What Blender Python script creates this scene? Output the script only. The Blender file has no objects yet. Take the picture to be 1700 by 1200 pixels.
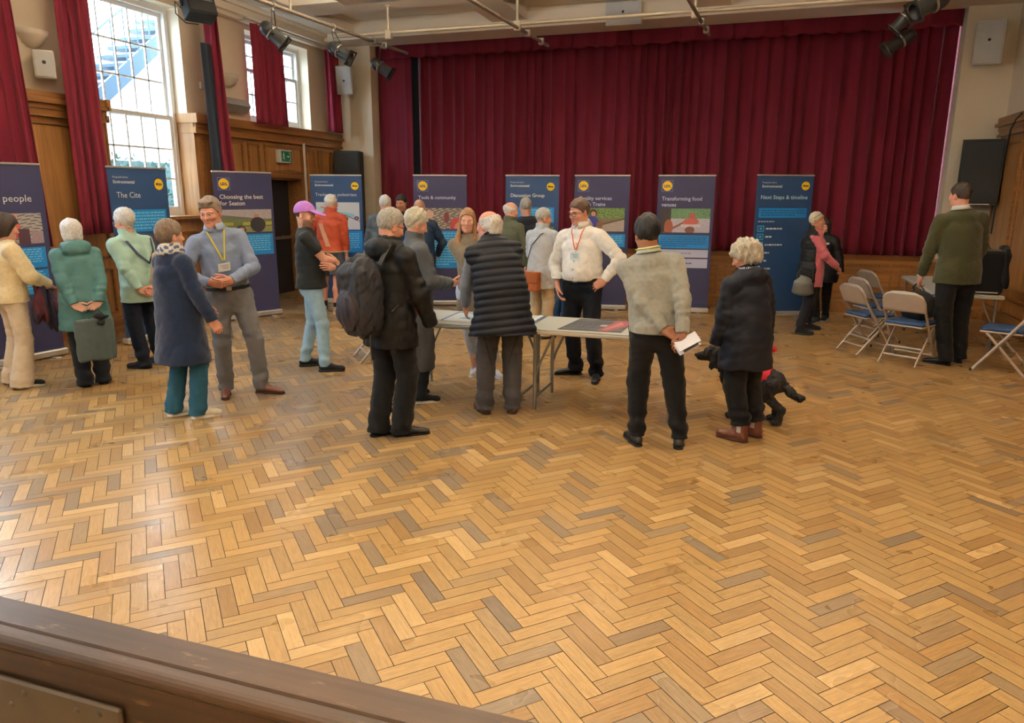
import bpy, math, random
import numpy as np
from mathutils import Vector, Matrix

S = bpy.context.scene
COL = S.collection
R = math.radians

# ------------------------------------------------------------------ camera, world, light, exposure
CF, CP, CY, CR, CH = 1199.0, R(13.03), R(18.2), R(0.27), 1.80
_fw = np.array([-math.sin(CY)*math.cos(CP), math.cos(CY)*math.cos(CP), -math.sin(CP)])
_r0 = np.array([math.cos(CY), math.sin(CY), 0.0])
_u0 = np.cross(_r0, _fw)
_rt = _r0*math.cos(CR) + _u0*math.sin(CR)
_up = _u0*math.cos(CR) - _r0*math.sin(CR)
CPOS = np.array([0, 0, CH])
cam_d = bpy.data.cameras.new('camera')
cam_d.sensor_fit = 'HORIZONTAL'
cam_d.sensor_width = 36.0
cam_d.lens = CF/1700*36.0
cam_d.clip_start = 0.05
cam = bpy.data.objects.new('camera', cam_d)
COL.objects.link(cam)
cam.matrix_world = Matrix(((_rt[0], _up[0], -_fw[0], 0), (_rt[1], _up[1], -_fw[1], 0), (_rt[2], _up[2], -_fw[2], CH), (0, 0, 0, 1)))
S.camera = cam

S.view_settings.view_transform = 'Standard'
S.view_settings.look = 'None'
S.view_settings.gamma = 1.0
S.view_settings.use_curve_mapping = False
S.view_settings.exposure = 0.6
S.cycles.use_denoising = True
S.cycles.max_bounces = 8
S.cycles.diffuse_bounces = 4
S.cycles.glossy_bounces = 3
S.cycles.transparent_max_bounces = 12
S.cycles.caustics_reflective = False
S.cycles.caustics_refractive = False
S.cycles.sample_clamp_indirect = 6.0

W = bpy.data.worlds.new('overcast_sky')
S.world = W
W.use_nodes = True
_n = W.node_tree.nodes
_bg = _n['Background']
_bg.inputs['Color'].default_value = (0.69, 0.85, 1.0, 1)
_bg.inputs['Strength'].default_value = 15.0

def area_light(name, loc, direction, sx, sy, power, col, spread=180):
    d = bpy.data.lights.new(name, 'AREA')
    d.shape = 'RECTANGLE'; d.size = sx; d.size_y = sy
    d.energy = power; d.color = col; d.spread = R(spread)
    o = bpy.data.objects.new(name, d)
    COL.objects.link(o)
    o.location = loc
    o.rotation_euler = Vector(direction).to_track_quat('-Z', 'Y').to_euler()
    return o
WARM = (1.0, 0.94, 0.84)
# added lamps out of view: uplights below the beams for soft ceiling light
ADDED_UPLIGHTS = ((-5.6, 2.0, 4.0, 95), (-2.2, 2.0, 4.0, 110), (1.6, 2.0, 4.0, 105), (-2.2, -1.6, 4.0, 105), (1.4, -1.6, 4.0, 95), (-5.2, 6.0, 4.1, 90), (-2.2, 6.0, 4.1, 110), (1.2, 6.0, 4.1, 85), (-4.9, 9.2, 4.36, 70), (-2.0, 9.2, 4.36, 75), (0.9, 9.2, 4.36, 55))
for _x, _y, _z, _p in ADDED_UPLIGHTS:
    area_light('added_uplight', (_x, _y, _z+0.02), (0, 0, 1), 1.1, 0.35, _p, WARM, 178)   # uplights: the ceiling spreads their light

# daylight: the sky outside, sampled through the window openings of the left wall (portals emit nothing themselves)
for _y, _z, _sx, _sz in ((8.27, 2.9, 1.6, 2.9), (4.87, 2.9, 1.6, 2.9), (1.47, 2.9, 1.6, 2.9), (-1.93, 2.9, 1.6, 2.9), (11.9, 3.65, 1.75, 1.45)):
    _p = area_light('window_portal', (-8.40, _y, _z), (1, 0, 0), _sx, _sz, 1, (1, 1, 1))
    _p.data.cycles.is_portal = True

# ------------------------------------------------------------------ pixel helpers (photograph frame 1700 x 1200)
def ray(px, py):
    return _fw + _rt*((px-850)/CF) - _up*((py-600)/CF)
def at_z(px, py, z=0.0):
    d = ray(px, py); return CPOS + d*((z-CH)/d[2])
def at_y(px, py, y):
    d = ray(px, py); return CPOS + d*(y/d[1])
def at_x(px, py, x):
    d = ray(px, py); return CPOS + d*(x/d[0])

XL, XR, YP, YS, ZC = -7.9, 3.38, 13.1, 12.4, 4.86

# ------------------------------------------------------------------ materials
def _nt(name):
    m = bpy.data.materials.new(name)
    m.use_nodes = True
    nt = m.node_tree
    return m, nt, nt.nodes['Principled BSDF'], nt.nodes, nt.links

def mat(name, col, rough=0.6, metal=0.0, bump=0.0, bdist=0.01, bscale=60.0, var=0.06, vscale=8.0, spec=0.5, sheen=0.0, attr=False, stretch=None, coat=0.0, crease=0.0, crscale=9.0):
    """Principled with noise in colour and height; attr=True takes the colour from the mesh attribute Col."""
    m, nt, b, N, L = _nt(name)
    b.inputs['Roughness'].default_value = rough
    b.inputs['Metallic'].default_value = metal
    b.inputs['Specular IOR Level'].default_value = spec
    b.inputs['Sheen Weight'].default_value = sheen
    b.inputs['Coat Weight'].default_value = coat
    tc = N.new('ShaderNodeTexCoord')
    mp = N.new('ShaderNodeMapping')
    L.new(tc.outputs['Object'], mp.inputs['Vector'])
    if stretch: mp.inputs['Scale'].default_value = stretch
    nz = N.new('ShaderNodeTexNoise'); nz.inputs['Scale'].default_value = vscale; nz.inputs['Detail'].default_value = 4
    L.new(mp.outputs['Vector'], nz.inputs['Vector'])
    mr = N.new('ShaderNodeMapRange')
    mr.inputs['From Min'].default_value = 0.25; mr.inputs['From Max'].default_value = 0.75
    mr.inputs['To Min'].default_value = 1-var; mr.inputs['To Max'].default_value = 1+var
    L.new(nz.outputs['Fac'], mr.inputs['Value'])
    mx = N.new('ShaderNodeMix'); mx.data_type = 'RGBA'; mx.blend_type = 'MULTIPLY'
    mx.inputs['Factor'].default_value = 1.0
    if attr:
        a = N.new('ShaderNodeAttribute'); a.attribute_name = 'Col'
        L.new(a.outputs['Color'], mx.inputs['A'])
    else:
        mx.inputs['A'].default_value = (*col, 1)
    L.new(mr.outputs['Result'], mx.inputs['B'])
    L.new(mx.outputs['Result'], b.inputs['Base Color'])
    if bump:
        n2 = N.new('ShaderNodeTexNoise'); n2.inputs['Scale'].default_value = bscale; n2.inputs['Detail'].default_value = 3
        L.new(mp.outputs['Vector'], n2.inputs['Vector'])
        bp = N.new('ShaderNodeBump'); bp.inputs['Strength'].default_value = bump; bp.inputs['Distance'].default_value = bdist
        L.new(n2.outputs['Fac'], bp.inputs['Height'])
        if crease:
            n3 = N.new('ShaderNodeTexNoise'); n3.noise_type = 'RIDGED_MULTIFRACTAL'; n3.inputs['Scale'].default_value = crscale; n3.inputs['Detail'].default_value = 2.0; n3.inputs['Distortion'].default_value = 0.5
            L.new(mp.outputs['Vector'], n3.inputs['Vector'])
            b2 = N.new('ShaderNodeBump'); b2.inputs['Strength'].default_value = crease; b2.inputs['Distance'].default_value = 0.012
            L.new(n3.outputs['Fac'], b2.inputs['Height']); L.new(b2.outputs['Normal'], bp.inputs['Normal'])
        L.new(bp.outputs['Normal'], b.inputs['Normal'])
    return m

def wood(name, c1, c2, rough=0.38, axis='Z', scale=1.0, blotch=0.25, wear=None):
    m, nt, b, N, L = _nt(name)
    tc = N.new('ShaderNodeTexCoord'); mp = N.new('ShaderNodeMapping')
    L.new(tc.outputs['Object'], mp.inputs['Vector'])
    s = {'X': (0.35, 9, 9), 'Y': (9, 0.35, 9), 'Z': (9, 9, 0.35)}[axis]
    mp.inputs['Scale'].default_value = tuple(v*scale for v in s)
    nz = N.new('ShaderNodeTexNoise'); nz.inputs['Scale'].default_value = 3.0; nz.inputs['Detail'].default_value = 6; nz.inputs['Distortion'].default_value = 0.6
    L.new(mp.outputs['Vector'], nz.inputs['Vector'])
    cr = N.new('ShaderNodeValToRGB')
    cr.color_ramp.elements[0].position = 0.3; cr.color_ramp.elements[0].color = (*c1, 1)
    cr.color_ramp.elements[1].position = 0.72; cr.color_ramp.elements[1].color = (*c2, 1)
    L.new(nz.outputs['Fac'], cr.inputs['Fac'])
    n2 = N.new('ShaderNodeTexNoise'); n2.inputs['Scale'].default_value = 1.3; n2.inputs['Detail'].default_value = 3
    L.new(tc.outputs['Object'], n2.inputs['Vector'])
    mr = N.new('ShaderNodeMapRange')
    mr.inputs['From Min'].default_value = 0.3; mr.inputs['From Max'].default_value = 0.7
    mr.inputs['To Min'].default_value = 1-blotch; mr.inputs['To Max'].default_value = 1+blotch*0.5
    L.new(n2.outputs['Fac'], mr.inputs['Value'])
    mx = N.new('ShaderNodeMix'); mx.data_type = 'RGBA'; mx.blend_type = 'MULTIPLY'; mx.inputs['Factor'].default_value = 1
    L.new(cr.outputs['Color'], mx.inputs['A']); L.new(mr.outputs['Result'], mx.inputs['B'])
    res = mx.outputs['Result']
    if wear:
        mw = N.new('ShaderNodeMapping'); mw.inputs['Scale'].default_value = (1.0, 4.5, 4.5); L.new(tc.outputs['Object'], mw.inputs['Vector'])
        nw = N.new('ShaderNodeTexNoise'); nw.inputs['Scale'].default_value = 7; nw.inputs['Detail'].default_value = 7; nw.inputs['Roughness'].default_value = 0.72; L.new(mw.outputs['Vector'], nw.inputs['Vector'])
        rw = N.new('ShaderNodeMapRange'); rw.inputs['From Min'].default_value = 0.60; rw.inputs['From Max'].default_value = 0.70; rw.inputs['To Max'].default_value = 0.75; L.new(nw.outputs['Fac'], rw.inputs['Value'])
        mm = N.new('ShaderNodeMix'); mm.data_type = 'RGBA'; mm.inputs['B'].default_value = (*wear, 1)
        L.new(rw.outputs['Result'], mm.inputs['Factor']); L.new(res, mm.inputs['A']); res = mm.outputs['Result']
    L.new(res, b.inputs['Base Color'])
    b.inputs['Roughness'].default_value = rough
    bp = N.new('ShaderNodeBump'); bp.inputs['Strength'].default_value = 0.12; bp.inputs['Distance'].default_value = 0.005
    L.new(nz.outputs['Fac'], bp.inputs['Height']); L.new(bp.outputs['Normal'], b.inputs['Normal'])
    return m

def floor_material():
    """Worn waxed oak blocks: tint per block from Col, grain along the block from the UV map, grey wear and dark specks."""
    m, nt, b, N, L = _nt('parquet_oak')
    at = N.new('ShaderNodeAttribute'); at.attribute_name = 'Col'
    uv = N.new('ShaderNodeUVMap'); uv.uv_map = 'grain'
    tc = N.new('ShaderNodeTexCoord')
    mp = N.new('ShaderNodeMapping'); mp.inputs['Scale'].default_value = (3, 34, 1)
    L.new(uv.outputs['UV'], mp.inputs['Vector'])
    gr = N.new('ShaderNodeTexNoise'); gr.inputs['Scale'].default_value = 3.2; gr.inputs['Detail'].default_value = 6; gr.inputs['Roughness'].default_value = 0.65
    L.new(mp.outputs['Vector'], gr.inputs['Vector'])
    r1 = N.new('ShaderNodeMapRange'); r1.inputs['From Min'].default_value = 0.3; r1.inputs['From Max'].default_value = 0.7
    r1.inputs['To Min'].default_value = 0.80; r1.inputs['To Max'].default_value = 1.14
    L.new(gr.outputs['Fac'], r1.inputs['Value'])
    m1 = N.new('ShaderNodeMix'); m1.data_type = 'RGBA'; m1.blend_type = 'MULTIPLY'; m1.inputs['Factor'].default_value = 1
    L.new(at.outputs['Color'], m1.inputs['A']); L.new(r1.outputs['Result'], m1.inputs['B'])
    # specks of dirt in the pores
    sp = N.new('ShaderNodeTexNoise'); sp.inputs['Scale'].default_value = 140; sp.inputs['Detail'].default_value = 5; sp.inputs['Roughness'].default_value = 0.7
    L.new(tc.outputs['Object'], sp.inputs['Vector'])
    r2 = N.new('ShaderNodeMapRange'); r2.inputs['From Min'].default_value = 0.55; r2.inputs['From Max'].default_value = 0.72
    r2.inputs['To Min'].default_value = 0.0; r2.inputs['To Max'].default_value = 0.85
    L.new(sp.outputs['Fac'], r2.inputs['Value'])
    wr = N.new('ShaderNodeTexNoise'); wr.inputs['Scale'].default_value = 2.4; wr.inputs['Detail'].default_value = 3
    L.new(tc.outputs['Object'], wr.inputs['Vector'])
    r3 = N.new('ShaderNodeMapRange'); r3.inputs['From Min'].default_value = 0.42; r3.inputs['From Max'].default_value = 0.66
    L.new(wr.outputs['Fac'], r3.inputs['Value'])
    mu = N.new('ShaderNodeMath'); mu.operation = 'MULTIPLY'
    L.new(r2.outputs['Result'], mu.inputs[0]); L.new(r3.outputs['Result'], mu.inputs[1])
    m2 = N.new('ShaderNodeMix'); m2.data_type = 'RGBA'; m2.blend_type = 'MIX'
    m2.inputs['B'].default_value = (0.10, 0.065, 0.04, 1)
    L.new(mu.outputs['Value'], m2.inputs['Factor']); L.new(m1.outputs['Result'], m2.inputs['A'])
    s5 = N.new('ShaderNodeTexNoise'); s5.inputs['Scale'].default_value = 6.5; s5.inputs['Detail'].default_value = 6; s5.inputs['Roughness'].default_value = 0.7
    L.new(tc.outputs['Object'], s5.inputs['Vector'])
    r5 = N.new('ShaderNodeMapRange'); r5.inputs['From Min'].default_value = 0.46; r5.inputs['From Max'].default_value = 0.80; r5.inputs['To Max'].default_value = 0.05
    L.new(s5.outputs['Fac'], r5.inputs['Value'])
    m3 = N.new('ShaderNodeMix'); m3.data_type = 'RGBA'; m3.inputs['B'].default_value = (0.155, 0.115, 0.082, 1)
    L.new(r5.outputs['Result'], m3.inputs['Factor']); L.new(m2.outputs['Result'], m3.inputs['A'])
    L.new(m3.outputs['Result'], b.inputs['Base Color'])
    rr = N.new('ShaderNodeMapRange'); rr.inputs['From Min'].default_value = 0.3; rr.inputs['From Max'].default_value = 0.7
    rr.inputs['To Min'].default_value = 0.25; rr.inputs['To Max'].default_value = 0.36
    L.new(wr.outputs['Fac'], rr.inputs['Value']); L.new(rr.outputs['Result'], b.inputs['Roughness'])
    bp = N.new('ShaderNodeBump'); bp.inputs['Strength'].default_value = 0.16; bp.inputs['Distance'].default_value = 0.004
    L.new(gr.outputs['Fac'], bp.inputs['Height']); L.new(bp.outputs['Normal'], b.inputs['Normal'])
    return m

M = {}
M['plaster'] = mat('cream_plaster', (0.80, 0.69, 0.53), 0.8, bump=0.08, bscale=30, var=0.04, vscale=1.5)
M['soffit'] = mat('cream_paint', (0.80, 0.71, 0.57), 0.75, var=0.03, vscale=1.2)
M['white_paint'] = mat('white_gloss_paint', (0.80, 0.78, 0.75), 0.4, var=0.03)
M['oak'] = wood('oak_panelling', (0.25, 0.110, 0.032), (0.46, 0.225, 0.072), 0.36)
M['oak_dark'] = wood('oak_moulding', (0.18, 0.074, 0.020), (0.34, 0.155, 0.048), 0.34, axis='Y')
M['oak_x'] = wood('oak_stage_front', (0.21, 0.085, 0.020), (0.40, 0.180, 0.048), 0.36, axis='X')
M['ledge'] = wood('dark_stained_wood', (0.032, 0.015, 0.007), (0.088, 0.044, 0.021), 0.42, axis='X', blotch=0.5, wear=(0.20, 0.105, 0.045))
M['floor'] = floor_material()
M['joint'] = mat('dark_floor_joint', (0.05, 0.03, 0.016), 0.7)
M['velvet'] = mat('crimson_velvet', (0.135, 0.009, 0.022), 0.8, bump=0.1, bscale=220, var=0.16, vscale=3, sheen=0.12, spec=0.2, stretch=(1, 1, 0.25))
M['velvet2'] = mat('crimson_window_curtain', (0.19, 0.012, 0.032), 0.8, bump=0.1, bscale=220, var=0.14, vscale=3, sheen=0.15, spec=0.25, stretch=(1, 1, 0.25))
M['lining'] = mat('navy_curtain_lining', (0.012, 0.020, 0.035), 0.85)
M['black'] = mat('black_void_cloth', (0.004, 0.004, 0.005), 0.9)
M['blackpaint'] = mat('black_door_paint', (0.012, 0.014, 0.018), 0.45, var=0.1)
M['spk_black'] = mat('black_speaker_cloth', (0.012, 0.013, 0.014), 0.7, bump=0.3, bscale=400, var=0.12, vscale=12)
M['lamp_black'] = mat('black_lantern_metal', (0.028, 0.030, 0.031), 0.42, metal=0.3, var=0.15)
M['steel'] = mat('galvanised_steel', (0.42, 0.40, 0.37), 0.35, metal=0.85, var=0.08)
M['pipe'] = mat('painted_scaffold_pipe', (0.52, 0.46, 0.36), 0.45, metal=0.25, var=0.1)
M['plate'] = mat('olive_painted_plate', (0.085, 0.062, 0.036), 0.5, var=0.35, vscale=5)
M['pipe_old'] = mat('worn_steel_bar', (0.30, 0.24, 0.19), 0.5, metal=0.4, var=0.2)
M['plastic_white'] = mat('off_white_plastic', (0.72, 0.70, 0.66), 0.45, var=0.03)
M['grille'] = mat('grey_speaker_grille', (0.46, 0.47, 0.47), 0.6, bump=0.2, bscale=500)
M['shade'] = mat('plaster_uplighter', (0.62, 0.54, 0.44), 0.7, var=0.03)
M['heater'] = mat('grey_heater_metal', (0.40, 0.40, 0.38), 0.4, metal=0.4)
M['print'] = mat('printed_panel', (1, 1, 1), 0.55, var=0.015, attr=True)
M['alu'] = mat('brushed_aluminium', (0.66, 0.66, 0.66), 0.35, metal=0.7, var=0.04)
M['skin'] = mat('skin', (1, 1, 1), 0.5, var=0.05, vscale=30, bump=0.04, bscale=140, attr=True, spec=0.35)
M['cloth'] = mat('woven_cloth', (1, 1, 1), 0.85, bdist=0.0035, var=0.09, vscale=22, bump=0.22, bscale=260, attr=True, spec=0.25, sheen=0.08, crease=0.45, crscale=7)
M['knit'] = mat('knitted_wool', (1, 1, 1), 0.9, bdist=0.0035, var=0.10, vscale=40, bump=0.4, bscale=190, attr=True, spec=0.2, sheen=0.2, crease=0.25, crscale=6)
M['shell'] = mat('coated_jacket_fabric', (1, 1, 1), 0.6, bdist=0.0035, var=0.08, vscale=14, bump=0.12, bscale=90, attr=True, spec=0.28, crease=0.6, crscale=7)
M['denim'] = mat('denim', (1, 1, 1), 0.85, bdist=0.0035, var=0.13, vscale=16, bump=0.25, bscale=240, attr=True, spec=0.2, crease=0.5, crscale=8)
M['leather'] = mat('leather', (1, 1, 1), 0.4, var=0.12, vscale=20, bump=0.12, bscale=120, attr=True)
M['hair'] = mat('hair', (1, 1, 1), 0.6, var=0.30, vscale=110, bump=0.55, bscale=150, stretch=(1, 1, 0.28), attr=True, spec=0.4)
M['fur'] = mat('black_curly_fur', (0.008, 0.008, 0.009), 0.75, var=0.4, vscale=45, bump=0.9, bscale=60)
M['chair_metal'] = mat('beige_enamel_metal', (0.42, 0.36, 0.31), 0.38, metal=0.35, var=0.05)
M['chair_cloth'] = mat('blue_seat_cloth', (0.018, 0.050, 0.135), 0.85, bump=0.3, bscale=250, var=0.1)
M['table_top'] = mat('pale_grey_laminate', (0.56, 0.60, 0.58), 0.35, var=0.02)
M['table_edge'] = mat('beige_table_edge', (0.50, 0.47, 0.41), 0.45, var=0.03)
M['gun'] = mat('grey_table_leg_metal', (0.28, 0.28, 0.27), 0.35, metal=0.7)
M['exit_green'] = mat('exit_sign_green', (0.0, 0.16, 0.085), 0.4)
M['rubber'] = mat('black_rubber', (0.012, 0.012, 0.012), 0.6)
M['outwall'] = mat('white_weatherboard', (0.50, 0.53, 0.56), 0.7, var=0.03)
M['stair_blue'] = mat('blue_grey_steel_stair', (0.008, 0.030, 0.060), 0.5, var=0.05)
M['ivy'] = mat('hedge_leaves', (0.014, 0.042, 0.036), 0.7, var=0.5, vscale=14, bump=1.0, bscale=20)
M['paving'] = mat('pale_paving', (0.5, 0.5, 0.48), 0.8)
def glass_material():
    m, nt, b, N, L = _nt('window_glass')
    N.remove(b)
    tr = N.new('ShaderNodeBsdfTransparent'); tr.inputs['Color'].default_value = (0.93, 0.97, 0.98, 1)
    gl = N.new('ShaderNodeBsdfGlossy'); gl.inputs['Roughness'].default_value = 0.02
    lw = N.new('ShaderNodeLayerWeight'); lw.inputs['Blend'].default_value = 0.5
    pw = N.new('ShaderNodeMath'); pw.operation = 'POWER'; pw.inputs[1].default_value = 4.0
    L.new(lw.outputs['Facing'], pw.inputs[0])
    fr = N.new('ShaderNodeMapRange'); fr.inputs['To Min'].default_value = 0.02; fr.inputs['To Max'].default_value = 0.5
    L.new(pw.outputs['Value'], fr.inputs['Value'])
    mx = N.new('ShaderNodeMixShader')
    L.new(fr.outputs['Result'], mx.inputs['Fac']); L.new(tr.outputs['BSDF'], mx.inputs[1]); L.new(gl.outputs['BSDF'], mx.inputs[2])
    L.new(mx.outputs['Shader'], N['Material Output'].inputs['Surface'])
    return m
M['glass'] = glass_material()
# ------------------------------------------------------------------ object and mesh helpers
def tag(o, label=None, cat=None, group=None, kind=None):
    if label: o['label'] = label
    if cat: o['category'] = cat
    if group: o['group'] = group
    if kind: o['kind'] = kind
    return o

def empty(name, loc=(0, 0, 0), rz=0.0, label=None, cat=None, group=None):
    o = bpy.data.objects.new(name, None)
    COL.objects.link(o)
    o.empty_display_size = 0.1
    o.location = loc; o.rotation_euler = (0, 0, rz)
    return tag(o, label, cat, group)

class MB:
    """Collects shapes (vertices, faces, colours, uvs) and links them as one mesh object."""
    def __init__(s):
        s.v = []; s.f = []; s.c = []; s.mi = []; s.sm = []; s.uv = []
    def add(s, verts, faces, col=None, mi=0, smooth=False, uv=None):
        o = len(s.v)
        s.v.extend([tuple(map(float, p)) for p in verts])
        for i, f in enumerate(faces):
            s.f.append(tuple(j+o for j in f)); s.c.append(col or (1, 1, 1)); s.mi.append(mi); s.sm.append(smooth)
            s.uv.append(uv[i] if uv else None)
    def box(s, lo, hi, col=None, mi=0, M4=None, bev=0.0):
        x0, y0, z0 = lo; x1, y1, z1 = hi
        if x0 > x1: x0, x1 = x1, x0
        if y0 > y1: y0, y1 = y1, y0
        if z0 > z1: z0, z1 = z1, z0
        if bev > 0:
            b = min(bev, (x1-x0)*.45, (y1-y0)*.45, (z1-z0)*.45)
            vs = []; ix = {}
            for sx in (0, 1):
                for sy in (0, 1):
                    for sz in (0, 1):
                        X, Y, Z = (x0, x1)[sx], (y0, y1)[sy], (z0, z1)[sz]
                        dx, dy, dz = (b, -b)[sx], (b, -b)[sy], (b, -b)[sz]
                        for k, p in enumerate(((X, Y+dy, Z+dz), (X+dx, Y, Z+dz), (X+dx, Y+dy, Z))):
                            ix[(sx, sy, sz, k)] = len(vs); vs.append(p)
            fs = []
            for a in (0, 1):
                fs.append([ix[(a, 0, 0, 0)], ix[(a, 0, 1, 0)], ix[(a, 1, 1, 0)], ix[(a, 1, 0, 0)]][::(1 if a == 0 else -1)])
                fs.append([ix[(0, a, 0, 1)], ix[(1, a, 0, 1)], ix[(1, a, 1, 1)], ix[(0, a, 1, 1)]][::(1 if a == 0 else -1)])
                fs.append([ix[(0, 0, a, 2)], ix[(0, 1, a, 2)], ix[(1, 1, a, 2)], ix[(1, 0, a, 2)]][::(1 if a == 0 else -1)])
            for a in (0, 1):
                for c in (0, 1):
                    fs.append([ix[(a, c, 0, 0)], ix[(a, c, 0, 1)], ix[(a, c, 1, 1)], ix[(a, c, 1, 0)]])
                    fs.append([ix[(a, 0, c, 0)], ix[(a, 0, c, 2)], ix[(a, 1, c, 2)], ix[(a, 1, c, 0)]])
                    fs.append([ix[(0, a, c, 1)], ix[(0, a, c, 2)], ix[(1, a, c, 2)], ix[(1, a, c, 1)]])
                    for d in (0, 1):
                        fs.append([ix[(a, c, d, 0)], ix[(a, c, d, 1)], ix[(a, c, d, 2)]])
        else:
            vs = [(x, y, z) for x in (x0, x1) for y in (y0, y1) for z in (z0, z1)]
            fs = [(0, 1, 3, 2), (4, 6, 7, 5), (0, 4, 5, 1), (2, 3, 7, 6), (0, 2, 6, 4), (1, 5, 7, 3)]
        if M4 is not None: vs = [tuple(M4 @ Vector(p)) for p in vs]
        s.add(vs, fs, col, mi)
        return s
    def tube(s, pts, r, n=10, col=None, mi=0, cap=True, flat=1.0, up=None):
        """Round (or flattened) bar along a polyline; r a number or one radius per point."""
        P = [Vector(p) for p in pts]; k = len(P)
        rr = r if isinstance(r, (list, tuple)) else [r]*k
        vs = []; side = None
        for i in range(k):
            t = (P[min(i+1, k-1)]-P[max(i-1, 0)])
            t = t.normalized() if t.length > 1e-9 else Vector((0, 0, 1))
            if side is None:
                ref = Vector(up) if up else (Vector((0, 0, 1)) if abs(t.z) < 0.9 else Vector((1, 0, 0)))
                side = t.cross(ref).normalized()
            else:
                side = (side - t*side.dot(t)).normalized()
            nr = side.cross(t).normalized()
            for j in range(n):
                a = 2*math.pi*j/n
                vs.append(P[i] + side*(math.cos(a)*rr[i]) + nr*(math.sin(a)*rr[i]*flat))
        fs = [(i*n+j, i*n+(j+1) % n, (i+1)*n+(j+1) % n, (i+1)*n+j) for i in range(k-1) for j in range(n)]
        s.add(vs, fs, col, mi, smooth=True)
        if cap:
            o = [(tuple(range(n))[::-1]), tuple((k-1)*n+j for j in range(n))]
            s.add(vs, o, col, mi)
        return s
    def lathe(s, prof, n=24, M4=None, col=None, mi=0, smooth=True, a0=0.0, a1=2*math.pi):
        """Profile [(radius, height)] turned about Z."""
        full = abs(a1-a0-2*math.pi) < 1e-6
        m = n if full else n+1
        vs = [Vector((r*math.cos(a0+(a1-a0)*j/n), r*math.sin(a0+(a1-a0)*j/n), z)) for r, z in prof for j in range(m)]
        if M4 is not None: vs = [M4 @ v for v in vs]
        fs = []
        for i in range(len(prof)-1):
            for j in range(n):
                j2 = (j+1) % m
                fs.append((i*m+j, i*m+j2, (i+1)*m+j2, (i+1)*m+j))
        s.add(vs, fs, col, mi, smooth)
        return s
    def prism(s, poly, depth, M4=None, col=None, mi=0):
        """Polygon in XY extruded by depth along Z."""
        n = len(poly)
        vs = [Vector((x, y, 0)) for x, y in poly] + [Vector((x, y, depth)) for x, y in poly]
        if M4 is not None: vs = [M4 @ v for v in vs]
        fs = [tuple(range(n))[::-1], tuple(range(n, 2*n))] + [(i, (i+1) % n, n+(i+1) % n, n+i) for i in range(n)]
        s.add(vs, fs, col, mi)
        return s
    def build(s, name, m, parent=None, colored=False):
        me = bpy.data.meshes.new(name)
        me.from_pydata(s.v, [], s.f)
        ms = m if isinstance(m, (list, tuple)) else [m]
        for q in ms: me.materials.append(q)
        if len(ms) > 1: me.polygons.foreach_set('material_index', s.mi)
        me.polygons.foreach_set('use_smooth', s.sm)
        if colored:
            a = me.attributes.new('Col', 'FLOAT_COLOR', 'CORNER')
            arr = []
            for f, c in zip(s.f, s.c): arr.extend(list((*c, 1.0))*len(f))
            a.data.foreach_set('color', arr)
        if any(u is not None for u in s.uv):
            ul = me.uv_layers.new(name='grain'); arr = []
            for f, u in zip(s.f, s.uv):
                for q in (u or [(0, 0)]*len(f)): arr.extend(q)
            ul.data.foreach_set('uv', arr)
        me.update()
        o = bpy.data.objects.new(name, me)
        COL.objects.link(o)
        if parent is not None: o.parent = parent
        return o

def struct(name, mb, m, parent=None, colored=False):
    o = mb.build(name, m, parent, colored)
    if parent is None: o['kind'] = 'structure'
    return o

def frame(o, x, z):
    """Matrix with origin o, X axis x, Z axis z."""
    x = Vector(x).normalized(); z = Vector(z); z = (z-x*z.dot(x)).normalized(); y = z.cross(x)
    return Matrix(((x.x, y.x, z.x, o[0]), (x.y, y.y, z.y, o[1]), (x.z, y.z, z.z, o[2]), (0, 0, 0, 1)))

_fonts = []
def text_shapes(items):
    """items: (text, size, x, y, align, colour) -> list of (verts2d, faces, colour), from Blender's built-in font."""
    obs = []
    for t, size, x, y, al, col, *rest in items:
        cu = bpy.data.curves.new('lettering', 'FONT')
        cu.body = t; cu.size = size; cu.align_x = al; cu.resolution_u = 2
        if rest: cu.offset = rest[0]
        o = bpy.data.objects.new('lettering', cu); COL.objects.link(o); obs.append((o, cu, x, y, col))
    dg = bpy.context.evaluated_depsgraph_get()
    out = []
    for o, cu, x, y, col in obs:
        me = bpy.data.meshes.new_from_object(o.evaluated_get(dg))
        out.append(([(v.co.x+x, v.co.y+y) for v in me.vertices], [tuple(p.vertices) for p in me.polygons], col))
        bpy.data.meshes.remove(me)
    for o, cu, *_ in obs:
        bpy.data.objects.remove(o); bpy.data.curves.remove(cu)
    return out
# ------------------------------------------------------------------ room
rng = random.Random(7)
Z3 = Vector((0, 0, 1))

def wall_cells(mb, axis, at0, at1, u0, u1, z0, z1, holes, mi=0):
    """Wall slab with rectangular holes [(u0,u1,z0,z1)]; axis 'X': slab between x=at0..at1 running along y."""
    us = sorted({u0, u1, *[h[0] for h in holes], *[h[1] for h in holes]}); us = [u for u in us if u0 <= u <= u1]
    zs = sorted({z0, z1, *[h[2] for h in holes], *[h[3] for h in holes]}); zs = [z for z in zs if z0 <= z <= z1]
    for a, b in zip(us[:-1], us[1:]):
        for c, d in zip(zs[:-1], zs[1:]):
            mu, mz = (a+b)/2, (c+d)/2
            if any(h[0] < mu < h[1] and h[2] < mz < h[3] for h in holes): continue
            if axis == 'X': mb.box((at0, a, c), (at1, b, d), mi=mi)
            else: mb.box((a, at0, c), (b, at1, d), mi=mi)

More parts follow.
